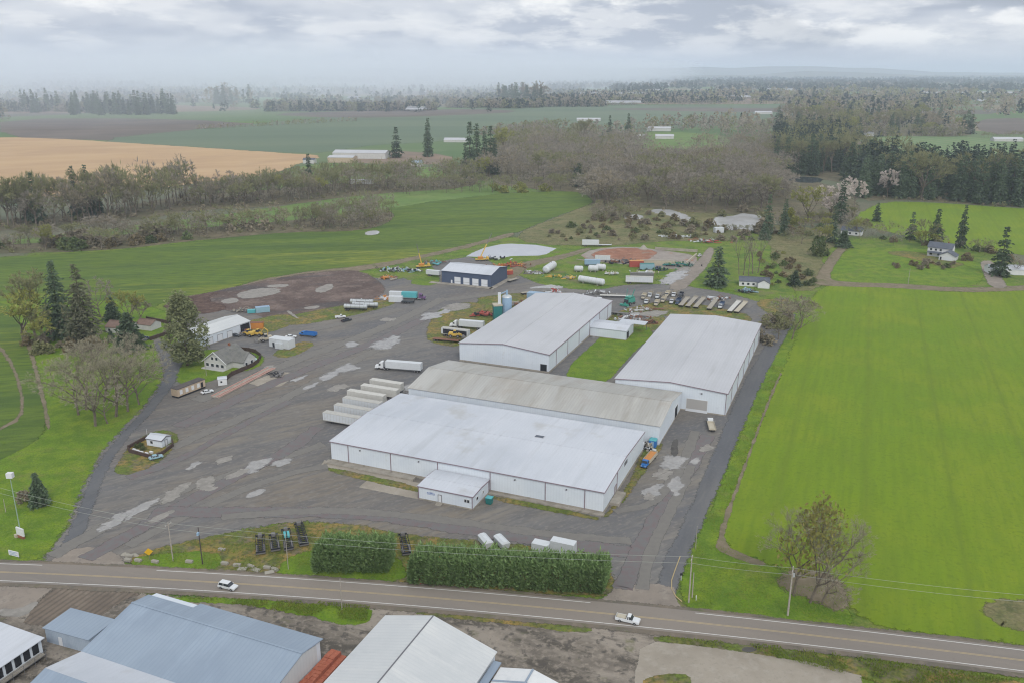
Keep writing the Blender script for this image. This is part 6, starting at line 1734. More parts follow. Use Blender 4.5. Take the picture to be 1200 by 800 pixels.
def container(label, ctr, rz, L, w, h, m, roof=None, name='shipping_container', cat='container', group=None, door=None):
    t = thing(name, label, cat, (*ctr, .5), rz, group)
    b = MB().box(-L/2, L/2, -w/2, w/2, .1, h).build('body', m, t)
    mb = MB()
    for k in range(int(L/.6)): mb.box(-L/2+.3+.6*k, -L/2+.45+.6*k, -w/2-.04, -w/2-.003, .2, h-.1)
    mb.build('side_rib', m, b)
    MB().box(-L/2-.06, L/2+.06, -w/2-.06, w/2+.06, h+.003, h+.1).build('roof', roof or m, t)
    MB().box(L/2+.003, L/2+.06, -w/2+.1, w/2-.1, .2, h-.12).build('door', door or m, t)
    return t

def junk(name, label, cat, ctr, rad, n, mats, seed, hmax=1.6, flat=.5, rz=0, kind='pile'):
    """a pile of odd machinery: beams, plates, drums and frames, one part per material"""
    t = thing(name, label, cat, (*ctr, .45), rz)
    g = random.Random(seed)
    nm = ('scrap', 'scrap', 'scrap', 'scrap', 'scrap')
    for i, m in enumerate(mats):
        mb = MB()
        for k in range(n):
            x, y = g.gauss(0, rad*.45), g.gauss(0, rad*.45*flat); s = len(mb.v); r = g.random()
            z = max(0, hmax*.5*g.random()*(1-abs(x)/rad/1.5))
            if r < .4: a, b = g.uniform(.6, 2.4), g.uniform(.12, .5); mb.box(-a, a, -b, b, 0, g.uniform(.15, .7))
            elif r < .6: mb.tube((0, 0, 0), (g.uniform(.4, 1.6), 0, g.uniform(.2, 1.2)), g.uniform(.1, .45), None, 8)
            elif r < .8: mb.tube((-.2, 0, .5), (.2, 0, .5), .5, .5, 10)
            else: a = g.uniform(.8, 2.0); mb.path([(-a, -.5, 0), (a, -.5, .3), (a, .5, .3), (-a, .5, 0), (-a, -.5, 0)], .08, 4); mb.path([(-a, -.5, 0), (0, 0, 1.2), (a, .5, .3)], .07, 4)
            mb.rot(g.uniform(0, 6.28), s); mb.shift(x, y, z, s)
        mb.v = [(x*1.25, y*1.25, z*1.35) for x, y, z in mb.v]
        mb.build(nm[i % 5], m, t)
    return t

# --- on the road
car('white estate car driving on the road above the blue grey packing shed', G(267.5, 689.5), math.radians(-19.5)+math.pi*0, 'car_white', 'suv', 'moving_car', z=.81)
t = car('white pickup truck driving on the road by the right hand drive', G(735.5, 728.5), math.radians(-21.0), 'car_white', 'pickup', 'pickup_truck', z=.81, L=5.6)
MB().box(-2.55, -.4, -.7, .7, .73, 1.2).build('load', 'beige_paint', t)
# --- near the hedges
box_trailer('larger white box trailer behind the right end of the long hedge', G(660, 651), TH, 6.4, group=None, h=4.3, top='trailer_white')
box_trailer('smaller white box trailer behind the long hedge', G(634, 650), TH, 4.4, h=3.6, top='trailer_white')
def hopper(label, ctr, rz):
    t = thing('hopper_wagon', label, 'wagon', (*ctr, .5), rz)
    MB().taper((-2.3, 2.3, -1.0, 1.0, 1.0), (-2.6, 2.6, -1.2, 1.2, 2.6)).build('hopper', 'trailer_white', t)
    MB().taper((-2.6, 2.6, -1.2, 1.2, 2.603), (-2.3, 2.3, -.5, .5, 3.1)).build('cover', 'trailer_white', t)
    MB().box(-2.4, 3.6, -.1, .1, .7, .9).build('drawbar', 'chassis_black', t)
    for x in (-1.2, .9):
        for y in (-1, 1): wheel(t, x, y*.9, .45, .3)
hopper('white covered wagon behind the hedge, left of two', G(569, 641), math.radians(115)); hopper('white covered wagon behind the hedge, right of two', G(588, 642), math.radians(118))
# dark chassis trailers on the front verge
def chassis(label, ctr, rz, L, tall=False, load=None):
    t = thing('chassis_trailer', label, 'trailer', (*ctr, .5), rz)
    mb = MB()
    for y in (-.55, .55): mb.box(-L/2, L/2, y-.1, y+.1, .95, 1.25)
    for k in range(int(L/1.0)): mb.box(-L/2+.2+k, -L/2+.32+k, -.8, .8, 1.0, 1.2)
    for x in (-L/2, L/2-.3): mb.box(x, x+.3, -1.22, 1.22, .95, 1.3)
    mb.build('frame', 'chassis_black', t)
    for x in (-L/2+1.0, -L/2+2.2, -L/2+3.4):
        for y in (-1, 1): wheel(t, x, y*.95, .5, .5)
    for y in (-.6, .6): MB().box(L/2-2.4, L/2-2.25, y-.08, y+.08, 0, .95).build('landing_leg', 'chassis_black', t)
    MB().box(-L/2-.02, -L/2+.1, -1.2, 1.2, .55, .9).build('bumper', 'scrap_grey', t)
    mb = MB()
    for k in range(int(L/1.7)):
        x = -L/2+.9+1.7*k
        for y in (-1, 1): mb.box(x-.06, x+.06, y*1.12-.05, y*1.12+.05, 1.0, 1.9+.5*((k*7+int(L*3)) % 3)/2)
    for y in (-1.12, 1.12): mb.tube((-L/2+.9, y, 1.8), (L/2-1.0, y, 1.75), .06, .06, 5)
    mb.build('stake', 'chassis_black', t)
    MB().box(-L/2+.6, -L/2+4.0, -1.2, -.75, 1.06, 1.12).box(-L/2+.6, -L/2+4.0, .75, 1.2, 1.06, 1.12).build('mudguard', 'scrap_grey', t)
    MB().box(L/2-1.6, L/2-.6, -.5, .5, 1.26, 2.1).build('winch', 'scrap_grey', t)
    if tall:
        for y in (-.8, .8): MB().path([(-L/2+.5, y, 1.3), (L/2-.8, y, 2.2)], .09).build('boom', 'chassis_black', t)
    if load:
        for y in (-.75, .15): MB().box(0, 2.6, y, y+.6, 1.3, 1.9).build('load', load, t)
    return t
c_, a_, l_ = seg((306, 655), (305, 628)); chassis('black chassis trailer on the verge, leftmost of the four', c_, a_, 9.0)
c_, a_, l_ = seg((324, 651), (320, 627)); chassis('short black chassis trailer, second from the left on the verge', c_, a_, 8.0)
c_, a_, l_ = seg((340, 652), (334, 619)); chassis('black chassis trailer carrying pale blue tanks on the verge', c_, a_, 10.5, load='turquoise_paint')
c_, a_, l_ = seg((358, 645), (349, 614)); chassis('black chassis trailer with long booms beside the short hedge', c_, a_, 11.5, tall=True)
c_, a_, l_ = seg((478, 655), (471, 627)); chassis('dark chassis trailer parked in the gap between the two hedges', c_, a_, 10.0)
# concrete blocks along the verge
blocks = [(152, 652.5), (162, 657.5), (182, 659), (222, 659), (260, 645), (263.5, 661), (278, 663), (294, 664.5), (313, 666), (322, 668), (150, 657)]
blab = ['pale concrete block at the edge of the left drive', 'pale concrete block just left of the yellow diamond sign', 'pale concrete block just right of the yellow diamond sign', 'pale concrete block midway between the two verge poles', 'lone concrete block up the grass bank', 'concrete block at the left end of the roadside row',
        'second concrete block from the left in the roadside row', 'wide concrete block in the middle of the roadside row', 'concrete block fourth along the roadside row below the black chassis', 'concrete block at the right end of the roadside row', 'small block on the drive edge left of the others']
for (u, v), lab in zip(blocks, blab):
    o = MB().box(-.95, .95, -.42, .42, 0, .62).box(-.6, .6, -.16, .16, .623, .7).build('concrete_block', 'block_grey', bevel=.08)
    o.location = (*G(u, v), .58); o.rotation_euler = (0, 0, math.radians(-18+rnd.uniform(-14, 14))); tag(o, lab, 'block')
# slabs between the blocks
for i, (u, v) in enumerate(((300, 668), (284, 667), (316, 671))):
    o = MB().box(-1.2, 1.2, -.65, .65, 0, .3).build('rubble_slab', 'block_grey', bevel=.1); o.location = (*G(u, v), .56); o.rotation_euler = (.06, -.05, .4*i-.5)
    tag(o, ['flat broken slab in front of the middle roadside block', 'flat broken slab by the left roadside blocks', 'flat broken slab nearest the road by the chassis trailers'][i], 'slab')

# --- poles, signs and wires
mat('pole_pale', S(178, 172, 164), .85, layers=[(S(156, 148, 138), 1.5, .42, .62, .8)])
mat('pole_dark', S(72, 66, 66), .85, layers=[(S(92, 84, 80), 1.5, .42, .62, .8)])
mat('pole_green', S(150, 172, 156), .6)
mat('wire_grey', S(172, 178, 170), .6)
mat('sign_yellow', S(224, 178, 44), .5)
mat('sign_white', S(226, 228, 232), .5)
mat('mark_black', S(40, 40, 44), .6)
def pole(label, px, h, m, r=.16, arm=True, box=False, lamp=False, name='utility_pole'):
    x, y = G(*px); t = thing(name, label, 'pole', (x, y, .5))
    MB().tube((0, 0, 0), (0, 0, h), r, r*.65, 10).build('shaft', m, t)
    if arm:
        MB().box(-1.1, 1.1, -.08, .08, h-.7, h-.55).rot(1.2).build('crossarm', m, t)
        for k in (-1, 0, 1): MB().tube((math.cos(1.2)*k, math.sin(1.2)*k, h-.55), (math.cos(1.2)*k, math.sin(1.2)*k, h-.3), .06, .05, 6).build('insulator', 'sign_white', t)
    if box: MB().tube((.38, .1, h-2.6), (.38, .1, h-1.7), .26, .26, 10).build('transformer', 'silver_tank', t)
    if lamp: MB().box(-.25, .25, -.9, -.1, h-1.9, h-1.2).build('floodlight', 'sky_blue', t)
    return t
pole('pale wooden pole on the front verge, left of the dark one', (203, 657.5), 11.2, 'pole_pale', arm=True)
pole('dark pole with a small blue box on the front verge', (237.5, 661), 10.6, 'pole_dark', arm=False, lamp=True)
pole('slim pale pole beside the chassis trailers', (338, 667), 10.0, 'pole_pale', .10, arm=False)
pole('slim pole on the mossy strip below the road', (401, 715.5), 8.6, 'pole_pale', .12, arm=False)
pole('pole at the corner of the right drive', (807, 706), 12.6, 'pole_pale', .2)
pole('short stub pole beside the corner pole', (811, 700), 6.8, 'pole_pale', .16, arm=False)
pole('thick leaning pale pole with a transformer by the ivy tree', (923, 721), 12.8, 'pole_pale', .24, box=True)
pole('thin pole beside the dirt strip on the lane verge', (815, 644), 7.0, 'pole_pale', .10, arm=False)
pole('thin white pole in the middle of the right lawn', (1064, 334), 9.5, 'pole_pale', .16, arm=False)
pole('thin pole right of the slim pointed fir', (1148, 296), 9.0, 'pole_pale', .14)
pole('slim pole on the lawn in front of the grey house', (242, 440), 8.5, 'pole_pale', .1, arm=False)
pole('leaning post on the left verge by the roadside fir', (7, 600), 4.2, 'pole_pale', .1, arm=False)
# tall sign mast on the left verge
x, y = G(25, 628); t = thing('sign_mast', 'tall pale green mast with a camera box on top at the left edge', 'mast', (x, y, .4))
MB().tube((0, 0, 0), (-.2, .4, 17.5), .16, .1, 8).build('shaft', 'pole_green', t)
MB().box(-.9, .7, -.2, 1.0, 17.3, 18.7).build('head_box', 'sign_white', t)
x, y = G(25, 630); t = thing('roadside_sign', 'white roadside board on a low plinth at the foot of the mast', 'sign', (x, y, .4), -.5)
MB().box(-1.5, 1.5, -.2, .2, .8, 3.0).build('board', 'sign_white', t)
MB().box(-1.3, 1.3, -.3, .3, 0, .797).build('plinth', 'rust_brown', t)
MB().box(-1.9, -1.0, -.75, -.31, 0, .9).build('base_block', 'beige_paint', t)
x, y = G(17, 653); t = thing('roadside_sign', 'low white ribbed board nearest the road at the left edge', 'sign', (x, y, .4), -.35)
MB().box(-1.7, 1.7, -.08, .08, .5, 1.9).build('board', 'sign_white', t)
mb = MB()
for k in range(3): mb.box(-1.3, 1.3-.5*(k == 1), -.1, -.083, .75+.4*k, .92+.4*k)
mb.build('stripe', 'sky_blue', t)
for xx in (-1.4, 1.4): MB().box(xx-.06, xx+.06, .083, .2, 0, 1.9).build('post', 'grey_trim', t)
x, y = G(175.5, 656); t = thing('warning_sign', 'yellow diamond warning sign on the front verge', 'sign', (x, y, .4), math.radians(15))
MB().tube((0, .06, 0), (0, .06, 2.6), .05, .05, 6).build('post', 'grey_trim', t)
s = 1.05
MB().add([(0, 0, 2.4-s), (s, 0, 2.4), (0, 0, 2.4+s), (-s, 0, 2.4), (0, .04, 2.4-s), (s, .04, 2.4), (0, .04, 2.4+s), (-s, .04, 2.4)], [(0, 1, 2, 3), (7, 6, 5, 4), (0, 4, 5, 1), (1, 5, 6, 2), (2, 6, 7, 3), (3, 7, 4, 0)]).build('plate', 'sign_yellow', t)
x, y = G(798, 680); t = thing('route_marker', 'small white marker with dark top at the right drive corner', 'marker', (x, y, .5))
MB().tube((0, 0, 0), (0, 0, 1.5), .08, .08, 6).build('post', 'sign_white', t); MB().box(-.3, .3, -.2, .2, 1.5, 2.0).build('head', 'mark_black', t)
x, y = G(815.5, 703); t = thing('marker_post', 'short white marker post in the grass by the corner pole', 'marker', (x, y, .5))
MB().tube((0, 0, 0), (0, 0, 1.2), .12, .12, 8).build('post', 'sign_white', t); MB().dome((0, 0, 1.2), .12, .1, 8, 3).build('cap', 'sign_white', t)
x, y = G(490, 682.5); t = thing('utility_box', 'small brick red box at the road end of the hedge gap', 'box', (x, y, .5), TH)
MB().box(-.9, .9, -.5, .5, 0, 1.3).build('case', 'red_paint', t); MB().box(-.95, .95, -.55, .55, 1.303, 1.4).build('lid', 'rust_brown', t)
# the bollard/kerb curve at the right drive corner
pts = [G(u, v) for u, v in ((797, 652), (791, 668), (787, 680), (787, 690), (792, 699), (799, 705))]
mb = MB()
for a, b in zip(pts, pts[1:]): mb.tube((a[0], a[1], .2), (b[0], b[1], .2), .13, .13, 6)
tag(mb.build('kerb', 'paint_yellow'), kind='structure')
# power lines
def top(px, h): x, y = G(*px); return Vector((x, y, .5+h))
ends = [top((203, 657.5), 10.6), top((807, 706), 12.0), top((923, 721), 12.2)]
d_ = (ends[2]-ends[1]); ends.append(ends[2]+d_.normalized()*62+Vector((0, 0, .2))); ends.insert(0, ends[0]+Vector((-55, 19, .6)))
for k, (off, lab) in enumerate(((0, 'thin pale power line along the front verge, upper strand'), (-1.7, 'thin pale power line along the front verge, lower strand'))):
    mb = MB()
    for a, b in zip(ends, ends[1:]):
        n = 14; L_ = (b-a).length; pp = []
        for i in range(n+1):
            f = i/n; p = a.lerp(b, f); p.z += off-4*f*(1-f)*(L_*.012)
            pp.append(p)
        mb.path(pp, .03, 4)
    tag(mb.build('power_line', 'wire_grey'), lab, 'wire')
# --- by the gatehouse and the houses
car('pale blue hatchback parked beside the fenced gatehouse', G(183, 537.5), math.radians(35), 'car_blue_pale', 'sedan', z=.62, L=4.3)
for i, (u, v) in enumerate(((157.5, 528), (161.5, 529.5), (166, 531), (172, 532.5), (177.5, 531))):
    o = MB().box(-.65, .65, -.3, .3, 0, .7).build('planter', 'sign_white', bevel=.06); o.location = (*G(u, v), .62); o.rotation_euler = (0, 0, TH)
    tag(o, 'white planter box in the row inside the gatehouse fence', 'planter', 'white planters by the gatehouse')
x, y = G(173.5, 516.5); pole('slim white flagpole at the back of the gatehouse garden', (173.5, 517), 4.6, 'sign_white', .06, arm=False, name='flagpole')
for i, (u, v) in enumerate(((160, 524.5), (165, 523), (168, 527))): plant('shrub0', G(u, v), 1.4, 'small garden shrub inside the gatehouse fence', 'gatehouse garden shrubs')
car('white car parked beside the beige cabin', G(243, 460.5), math.radians(40), 'car_white', 'sedan', z=.5)
car('dark blue pickup on the little lane by the broad conifer', G(171, 399), math.radians(70), 'car_navy', 'pickup', z=.6, L=5.4)
car('dark sedan parked in front of the metal shed', G(276, 394.5), math.radians(-15), 'car_dark', 'sedan', z=.5)
car('white saloon parked above the white site hut', G(341, 396), math.radians(8), 'car_white', 'sedan', z=.5, L=5.2)
# weighbridge
c_, a_, l_ = seg((252, 466), (318.5, 432))
t = thing('weighbridge', 'long weighbridge deck with salmon red rails', 'weighbridge', (*c_, .62), a_)
MB().box(-l_/2, l_/2, -1.9, 1.9, 0, .35).build('deck', 'concrete_base', t)
for y in (-1.7, -.55, 1.7): MB().box(-l_/2, l_/2, y-.17, y+.17, .353, .6).build('guide_rail', 'salmon_rail', t)
junk('yard_gear', 'small dark machine parts on the pale concrete pad', 'machine parts', G(323, 440), 2.0, 7, ['chassis_black', 'scrap_grey'], 3, 1.0)
t = container('small white site hut with a door near the weighbridge', G(331, 406.5), TH, 11.0, 4.6, 4.0, 'trailer_white', 'trailer_white', 'site_hut', 'hut')
MB().box(-1.6, 2.6, -3.4, -2.35, .1, 2.6).build('porch', 'trailer_white', t); MB().box(-3.6, -2.4, -2.4, -2.36, .2, 2.3).build('window', 'glass_dark', t)
t = flatbed_truck('bright blue truck with a tipper body parked on the gravel', G(361, 394.5), math.radians(160), 'royal_blue', 'royal_blue', 9.0, 'tipper_truck', 1.2)
loader('yellow wheel loader in front of the open end of the metal shed', G(291, 394), math.radians(150))
loader('yellow backhoe right of the metal shed', G(303, 394), math.radians(-20), boom='hoe', name='excavator')
loader('tan loader beside the white site hut', G(311, 400), math.radians(-150), 'beige_paint')
container('orange rusty crate stack behind the metal shed', G(298, 385), .1, 9.0, 3.0, 3.0, 'machine_orange', 'rust_steel', 'crate_stack', 'crates')
container('small blue grey container on the grass beside the earth tip', G(308, 366), .4, 7.0, 3.0, 2.8, 'car_blue_pale', 'sky_blue')
container('turquoise skip on the grass beside the earth tip', G(295, 367), .2, 4.0, 2.4, 1.6, 'turquoise_paint', None, 'skip', 'skip')
junk('scrap_pile', 'pale scrap and boards beside the turquoise skip', 'scrap', G(283, 365.5), 5, 8, ['deck_wood', 'scrap_grey'], 5, 1.2)
junk('scrap_pile', 'mixed parts inside the open end of the metal shed', 'scrap', G(284, 391), 4, 8, ['scrap_grey', 'red_paint', 'chassis_black'], 6, 2.0)
car('white pickup on the grass below the earth tip', G(399, 373), math.radians(15), 'car_white', 'pickup', z=.55, L=5.4)
car('dark pickup beside the white one below the earth tip', G(406, 377), math.radians(50), 'car_dark', 'pickup', z=.55, L=5.8)
tanker('front silver tank trailer below the earth tip', G(417, 364.5), TH*.3, 12, group=None); tanker('silver tank trailer at the right end of the pair', G(428, 362), TH*.3, 13.5); tanker('rear silver tank trailer behind the other two', G(424, 358.5), TH*.3, 12)
semi('purple truck with a white and turquoise curtain trailer', G(478, 351), math.radians(-8), 'purple_paint', 'trailer_white', 15.5, second='turquoise_paint')
container('low white trailer hut in front of the curtain trailer', G(464, 354), -.1, 7.5, 2.6, 3.0, 'trailer_white', 'trailer_white', 'site_hut', 'hut')
junk('scrap_pile', 'orange and white gear at the edge of the earth tip', 'scrap', G(449, 351), 4, 8, ['machine_orange', 'trailer_white'], 8, 1.6)
flat_trailer('short dark flatbed in front of the turquoise trailer', G(478, 356), -.1, 7, 'chassis_black')
semi('white lorry with a long white trailer crossing the yard', G(467, 434), math.radians(180-13), 'car_white', 'trailer_white', 15.6)
# six trailers docked at the middle warehouse
dk = [((381, 492), 'white box trailer docked by the front warehouse, nearest of the row'), ((394, 483), 'white box trailer, second from the front of the docked row'), ((404, 474.5), 'white box trailer, third from the front of the docked row'), ((409, 466), 'cream roofed trailer, fourth from the front of the docked row'), ((425, 459.5), 'cream roofed trailer, fifth from the front of the docked row'), ((433, 452.5), 'cream topped trailer at the back of the docked row')]
for i, ((u, v), lab) in enumerate(dk):
    p = G(u, v+2)
    box_trailer(lab, (p[0]+E1[0]*8.0, p[1]+E1[1]*8.0), TH+math.pi, 15.8 if i < 5 else 14, group='trailers docked at the warehouse', top='trailer_top' if i < 3 else 'trailer_cream', m='trailer_white' if i < 3 else 'trailer_cream')
# trailers and gear left of the rear warehouse
semi('white van bodied lorry parked on the grass by the rear left warehouse', G(547, 385), math.radians(180-16), 'car_white', 'trailer_white', 12.5, 'box_truck')
box_trailer('trailer with a dark curtain side by the rear left warehouse', G(534, 395), TH+math.pi*0, 14.0, side='chassis_black')
flat_trailer('rusty low loader in front of the dark sided trailer', G(523, 400.5), TH+math.pi*0+.1, 13, 'rust_steel')
loader('small yellow loader on the rusty low loader', G(534, 399.5), math.radians(-10), name='skid_loader').location.z = 1.8
junk('farm_implement', 'rusty red cultivator on the weedy grass by the silo', 'implement', G(568, 370), 6, 14, ['rust_steel', 'red_paint', 'chassis_black'], 12, 2.2)
junk('farm_implement', 'rusty disc gear behind the rear left warehouse, left side', 'implement', G(612, 358), 7, 12, ['rust_steel', 'scrap_grey', 'deck_wood'], 13, 1.8)
junk('farm_implement', 'red harvester gear behind the rear left warehouse', 'implement', G(650, 347), 3.5, 14, ['red_paint', 'trailer_white'], 14, 5.0)
container('grey blue flat roofed hut behind the rear left warehouse', G(632, 351), TH, 13, 5, 3.4, 'sky_blue', 'sky_blue', 'store_hut', 'hut')
flat_trailer('pale plank trailer on the grass behind the rear warehouse', G(618, 345), .5, 8, 'deck_wood')
# silo plant beside the rear left warehouse
x, y = G(594, 378)
t = thing('silo', 'pale blue steel silo with a white elevator leg by the rear left warehouse', 'silo', (x, y, .5))
MB().tube((0, 0, 0), (0, 0, 13), 2.5, 2.5, 16).build('bin', 'sky_blue', t)
MB().dome((0, 0, 13.0), 2.55, 1.2, 16, 4).build('top', 'silver_tank', t)
mb = MB(); mb.tube((0, 0, 14), (0, 0, 16.5), .5, .5, 8); mb.path([(0, 0, 16), (-3.0, -1.2, 15)], .25); mb.build('head_pipe', 'sky_blue', t)
MB().box(-4.4, -2.9, -1.7, -.2, 0, 15.4).build('elevator_leg', 'trailer_white', t)
mb = MB()
for k in range(26): mb.box(-2.55, -2.45, -.3, .3, .5*k, .5*k+.08)
mb.build('ladder', 'scrap_grey', t)
x, y = G(583, 379)
t = thing('hopper_tower', 'dark teal square hopper tower left of the silo', 'hopper', (x, y, .5), .2)
MB().box(-2.1, 2.1, -2.1, 2.1, 2.2, 9.2).build('hopper', 'teal_dark', t)
MB().taper((-.7, .7, -.7, .7, 1.0), (-2.1, 2.1, -2.1, 2.1, 2.197)).build('cone', 'teal_dark', t)
MB().box(-2.3, 2.3, -2.3, 2.3, 9.203, 9.9).build('cover', 'beige_paint', t)
for a in (-1.9, 1.9):
    for b in (-1.9, 1.9): MB().box(a-.15, a+.15, b-.15, b+.15, 0, 2.1).build('leg', 'teal_dark', t)
# --- around the blue shop
crane('yellow crane lorry with its boom raised left of the blue shop', G(496, 314), .3, (13, 78, 170))
crane('yellow crane behind the blue shop with its boom above the roof', G(565, 306), .2, (17, 60, 20))
junk('scrap_pile', 'long row of pale vans and parts beside the crane', 'scrap', G(466, 318), 13, 16, ['trailer_white', 'scrap_grey', 'car_blue_pale', 'chassis_black'], 21, 2.6, .3)
junk('scrap_pile', 'rusty orange scrap heap on the grass left of the shop', 'scrap', G(456, 327), 5, 10, ['machine_orange', 'rust_steel', 'deck_wood'], 22, 1.6)
junk('scrap_pile', 'grey parts row between the crane and the shop', 'scrap', G(512, 309), 8, 12, ['scrap_grey', 'rust_steel', 'turquoise_paint'], 23, 1.6, .6)
box_trailer('white box trailer parked against the left side of the blue shop', G(508, 324), TH, 9, h=3.6, top='trailer_white')
junk('farm_implement', 'rusty red implements behind the right end of the blue shop', 'implement', G(598, 312), 8, 16, ['rust_steel', 'red_paint', 'machine_orange'], 24, 2.2)
junk('scrap_pile', 'white and dark machines behind the blue shop', 'scrap', G(580, 305), 8, 12, ['trailer_white', 'chassis_black'], 25, 2.4, .4)
container('small orange digger body by the shop wall', G(597, 322), .3, 4, 2.4, 2.6, 'red_paint', 'machine_orange', 'skid_engine', 'machine')
flat_trailer('long pale drawbar trailer by the right wall of the shop', G(601, 330), .9, 9, 'deck_wood')
# --- tanks and trailers on the rear grass
c_, a_, l_ = seg((636, 324), (652, 313)); lying_tank('large white ribbed tank lying aslant on the grass', c_, a_, 15, 2.3)
c_, a_, l_ = seg((677, 331), (709, 336)); lying_tank('long white tank lying beside the rear track', c_, a_, 16, 1.9)
lying_tank('short white tank with a dark end on the rear grass', G(678, 319), -.1, 4.5, 1.7, 'trailer_white')
lying_tank('white tank pair, left one with a rusty end', G(695, 319), -.2, 5.0, 1.9, 'trailer_white')
lying_tank('white tank pair, right one with a dark end', G(704, 317.5), -.2, 5.0, 1.9, 'trailer_white')
box_trailer('pale blue box trailer on the rear grass', G(694, 312), 0.0, 10, m='sky_blue', top='sky_blue')
box_trailer('white box trailer at the edge of the orange slab', G(706, 307), -.1, 10)
box_trailer('white box trailer alone beside the scrub above the orange slab', G(692, 289), -.05, 12, h=4.4, top='trailer_white')
flat_trailer('thin white flat trailer beside the lone box trailer', G(708.5, 289), -.05, 10, 'trailer_white')
box_trailer('large white trailer on the rear grass by the crossroads', G(749, 333), TH*.3, 16, group=None, h=4.4)
box_trailer('dark roofed trailer behind the large white trailer', G(752, 328), TH*.3, 14, top='scrap_grey', m='scrap_grey')
container('red orange container at the front of the slab', G(745.5, 313), 0, 9, 4, 4, 'red_paint', 'machine_orange')
container('teal grey container right of the red one', G(758, 316), 0, 9, 3.2, 3.6, 'car_blue_pale', 'teal_dark')
container('long beige container along the front of the slab', G(770, 311), -.03, 22, 3, 3.2, 'beige_paint', 'deck_wood')
junk('scrap_pile', 'blue and green machines behind the beige container', 'scrap', G(772, 317), 6, 12, ['green_paint', 'car_navy', 'chassis_black'], 31, 2.2)
junk('scrap_pile', 'pale boat shaped scrap behind the dark roofed trailer', 'scrap', G(757, 321), 7, 9, ['trailer_white', 'beige_paint'], 32, 1.8)
junk('scrap_pile', 'dark gear standing in the middle of the slab', 'scrap', G(733, 307), 9, 10, ['chassis_black', 'scrap_grey'], 33, 2.0, .3)
junk('scrap_pile', 'green machinery at the right end of the slab', 'scrap', G(794, 312), 9, 14, ['green_paint', 'chassis_black', 'teal_dark'], 34, 2.6, .4)
junk('scrap_pile', 'white scrap beyond the orange slab by the pond', 'scrap', G(792, 279), 12, 12, ['trailer_white', 'silver_tank'], 35, 1.8, .4)
junk('scrap_pile', 'red and grey scrap by the head of the rear track', 'scrap', G(828, 284), 9, 14, ['red_paint', 'trailer_white', 'scrap_grey'], 36, 2.0)
car('white car parked at the head of the rear track', G(820, 301), math.radians(60), 'car_white', 'suv', z=.65)
container('white cabin at the head of the rear track', G(842, 273), .2, 7, 4, 4, 'trailer_white', None, 'site_hut', 'hut')
mb = MB(); mb.tube((0, 0, 0), (0, 0, 2.8), 3.2, .3, 14); o = mb.build('salt_cone', 'block_grey'); o.location = (*G(754, 292), .62); tag(o, 'pale cone of gravel at the back of the orange slab', 'heap')
junk('scrap_pile', 'pale pipes and boards on the grass left of the ribbed tank', 'scrap', G(626, 321), 6, 10, ['deck_wood', 'scrap_grey', 'trailer_white'], 61, 1.2)
junk('scrap_pile', 'yellowish frame parts on the grass below the ribbed tank', 'scrap', G(652, 325), 6, 9, ['machine_yellow', 'green_paint'], 62, 1.2)
junk('scrap_pile', 'yellow parts between the ribbed tank and the long white tank', 'scrap', G(667, 327), 3.5, 8, ['machine_yellow', 'deck_wood'], 63, 1.2)
junk('scrap_pile', 'grey boxes along the track behind the silo grass', 'scrap', G(700, 345), 7, 9, ['scrap_grey', 'trailer_white'], 64, 1.6, .4)
junk('scrap_pile', 'dark parts along the front edge of the orange soil', 'scrap', G(722, 309), 8, 10, ['chassis_black', 'rust_steel'], 65, 2.0, .3)
junk('scrap_pile', 'white boxes strewn on the weedy strip by the flat trailers', 'scrap', G(838, 352), 7, 7, ['trailer_white', 'rust_steel', 'scrap_grey'], 66, 1.2, .5)
junk('scrap_pile', 'rusty parts on the weedy strip behind the teal harvester', 'scrap', G(752, 364), 7, 9, ['rust_steel', 'deck_wood', 'trailer_white'], 67, 1.2, .5)
junk('scrap_pile', 'pale crates on the rear grass beside the blue box trailer', 'scrap', G(716, 322), 5, 7, ['trailer_white', 'beige_paint'], 68, 1.4)
# bunker walls
mat('bunker_wall', S(176, 170, 156), .9, layers=[(S(150, 144, 132), .2, .42, .62, .8)])
fence_line('bunker_wall', 'low concrete wall along the back of the orange slab', 'wall', [(768,293),(817,296)], 1.8, 'bunker_wall', .6)
fence_line('bunker_wall', 'low yellowish wall at the right end of the orange slab', 'wall', [(802,312),(816,300)], 1.6, 'beige_paint', .6)
fence_line('bunker_wall', 'low concrete wall along the front of the orange slab', 'wall', [(676,305),(716,309)], .6, 'bunker_wall', .6)
# heaps of orange soil
def heap(label, px, r, h, m, seed, name='soil_heap'):
    n, rings = 22, 7; mb = MB(); V, F = [], []
    for j in range(rings):
        f = j/(rings-1)
        for k in range(n):
            a = 2*math.pi*k/n
            q = noise.noise((math.cos(a)*1.2+seed, math.sin(a)*1.2, f*2))
            V.append((r*(1-f*.92)*math.cos(a)*(1+.3*q), r*.55*(1-f*.92)*math.sin(a)*(1+.3*q), h*math.sin(f*math.pi/2)*(1+.35*noise.noise((k*.9, j*.8, seed)))))
    F = [(j*n+k, j*n+(k+1) % n, (j+1)*n+(k+1) % n, (j+1)*n+k) for j in range(rings-1) for k in range(n)]+[tuple(range((rings-1)*n, rings*n))]
    o = mb.add(V, F).build(name, m, smooth=True); o.location = (*G(*px), .5); o.rotation_euler = (0, 0, rnd.uniform(-.3, .1)); return tag(o, label, 'heap')
heap('orange soil heap at the left end of the slab', (703, 300), 14, 3.0, 'orange_soil', 1); heap('orange soil heap in the middle of the slab', (742, 303), 14, 2.6, 'orange_soil', 2)
heap('brown bark heap at the left corner of the earth tip', (212, 358), 16, 3.0, 'bark_dirt', 3); heap('brown earth heap at the far side of the tip', (350, 331), 16, 2.2, 'bark_dirt', 4)
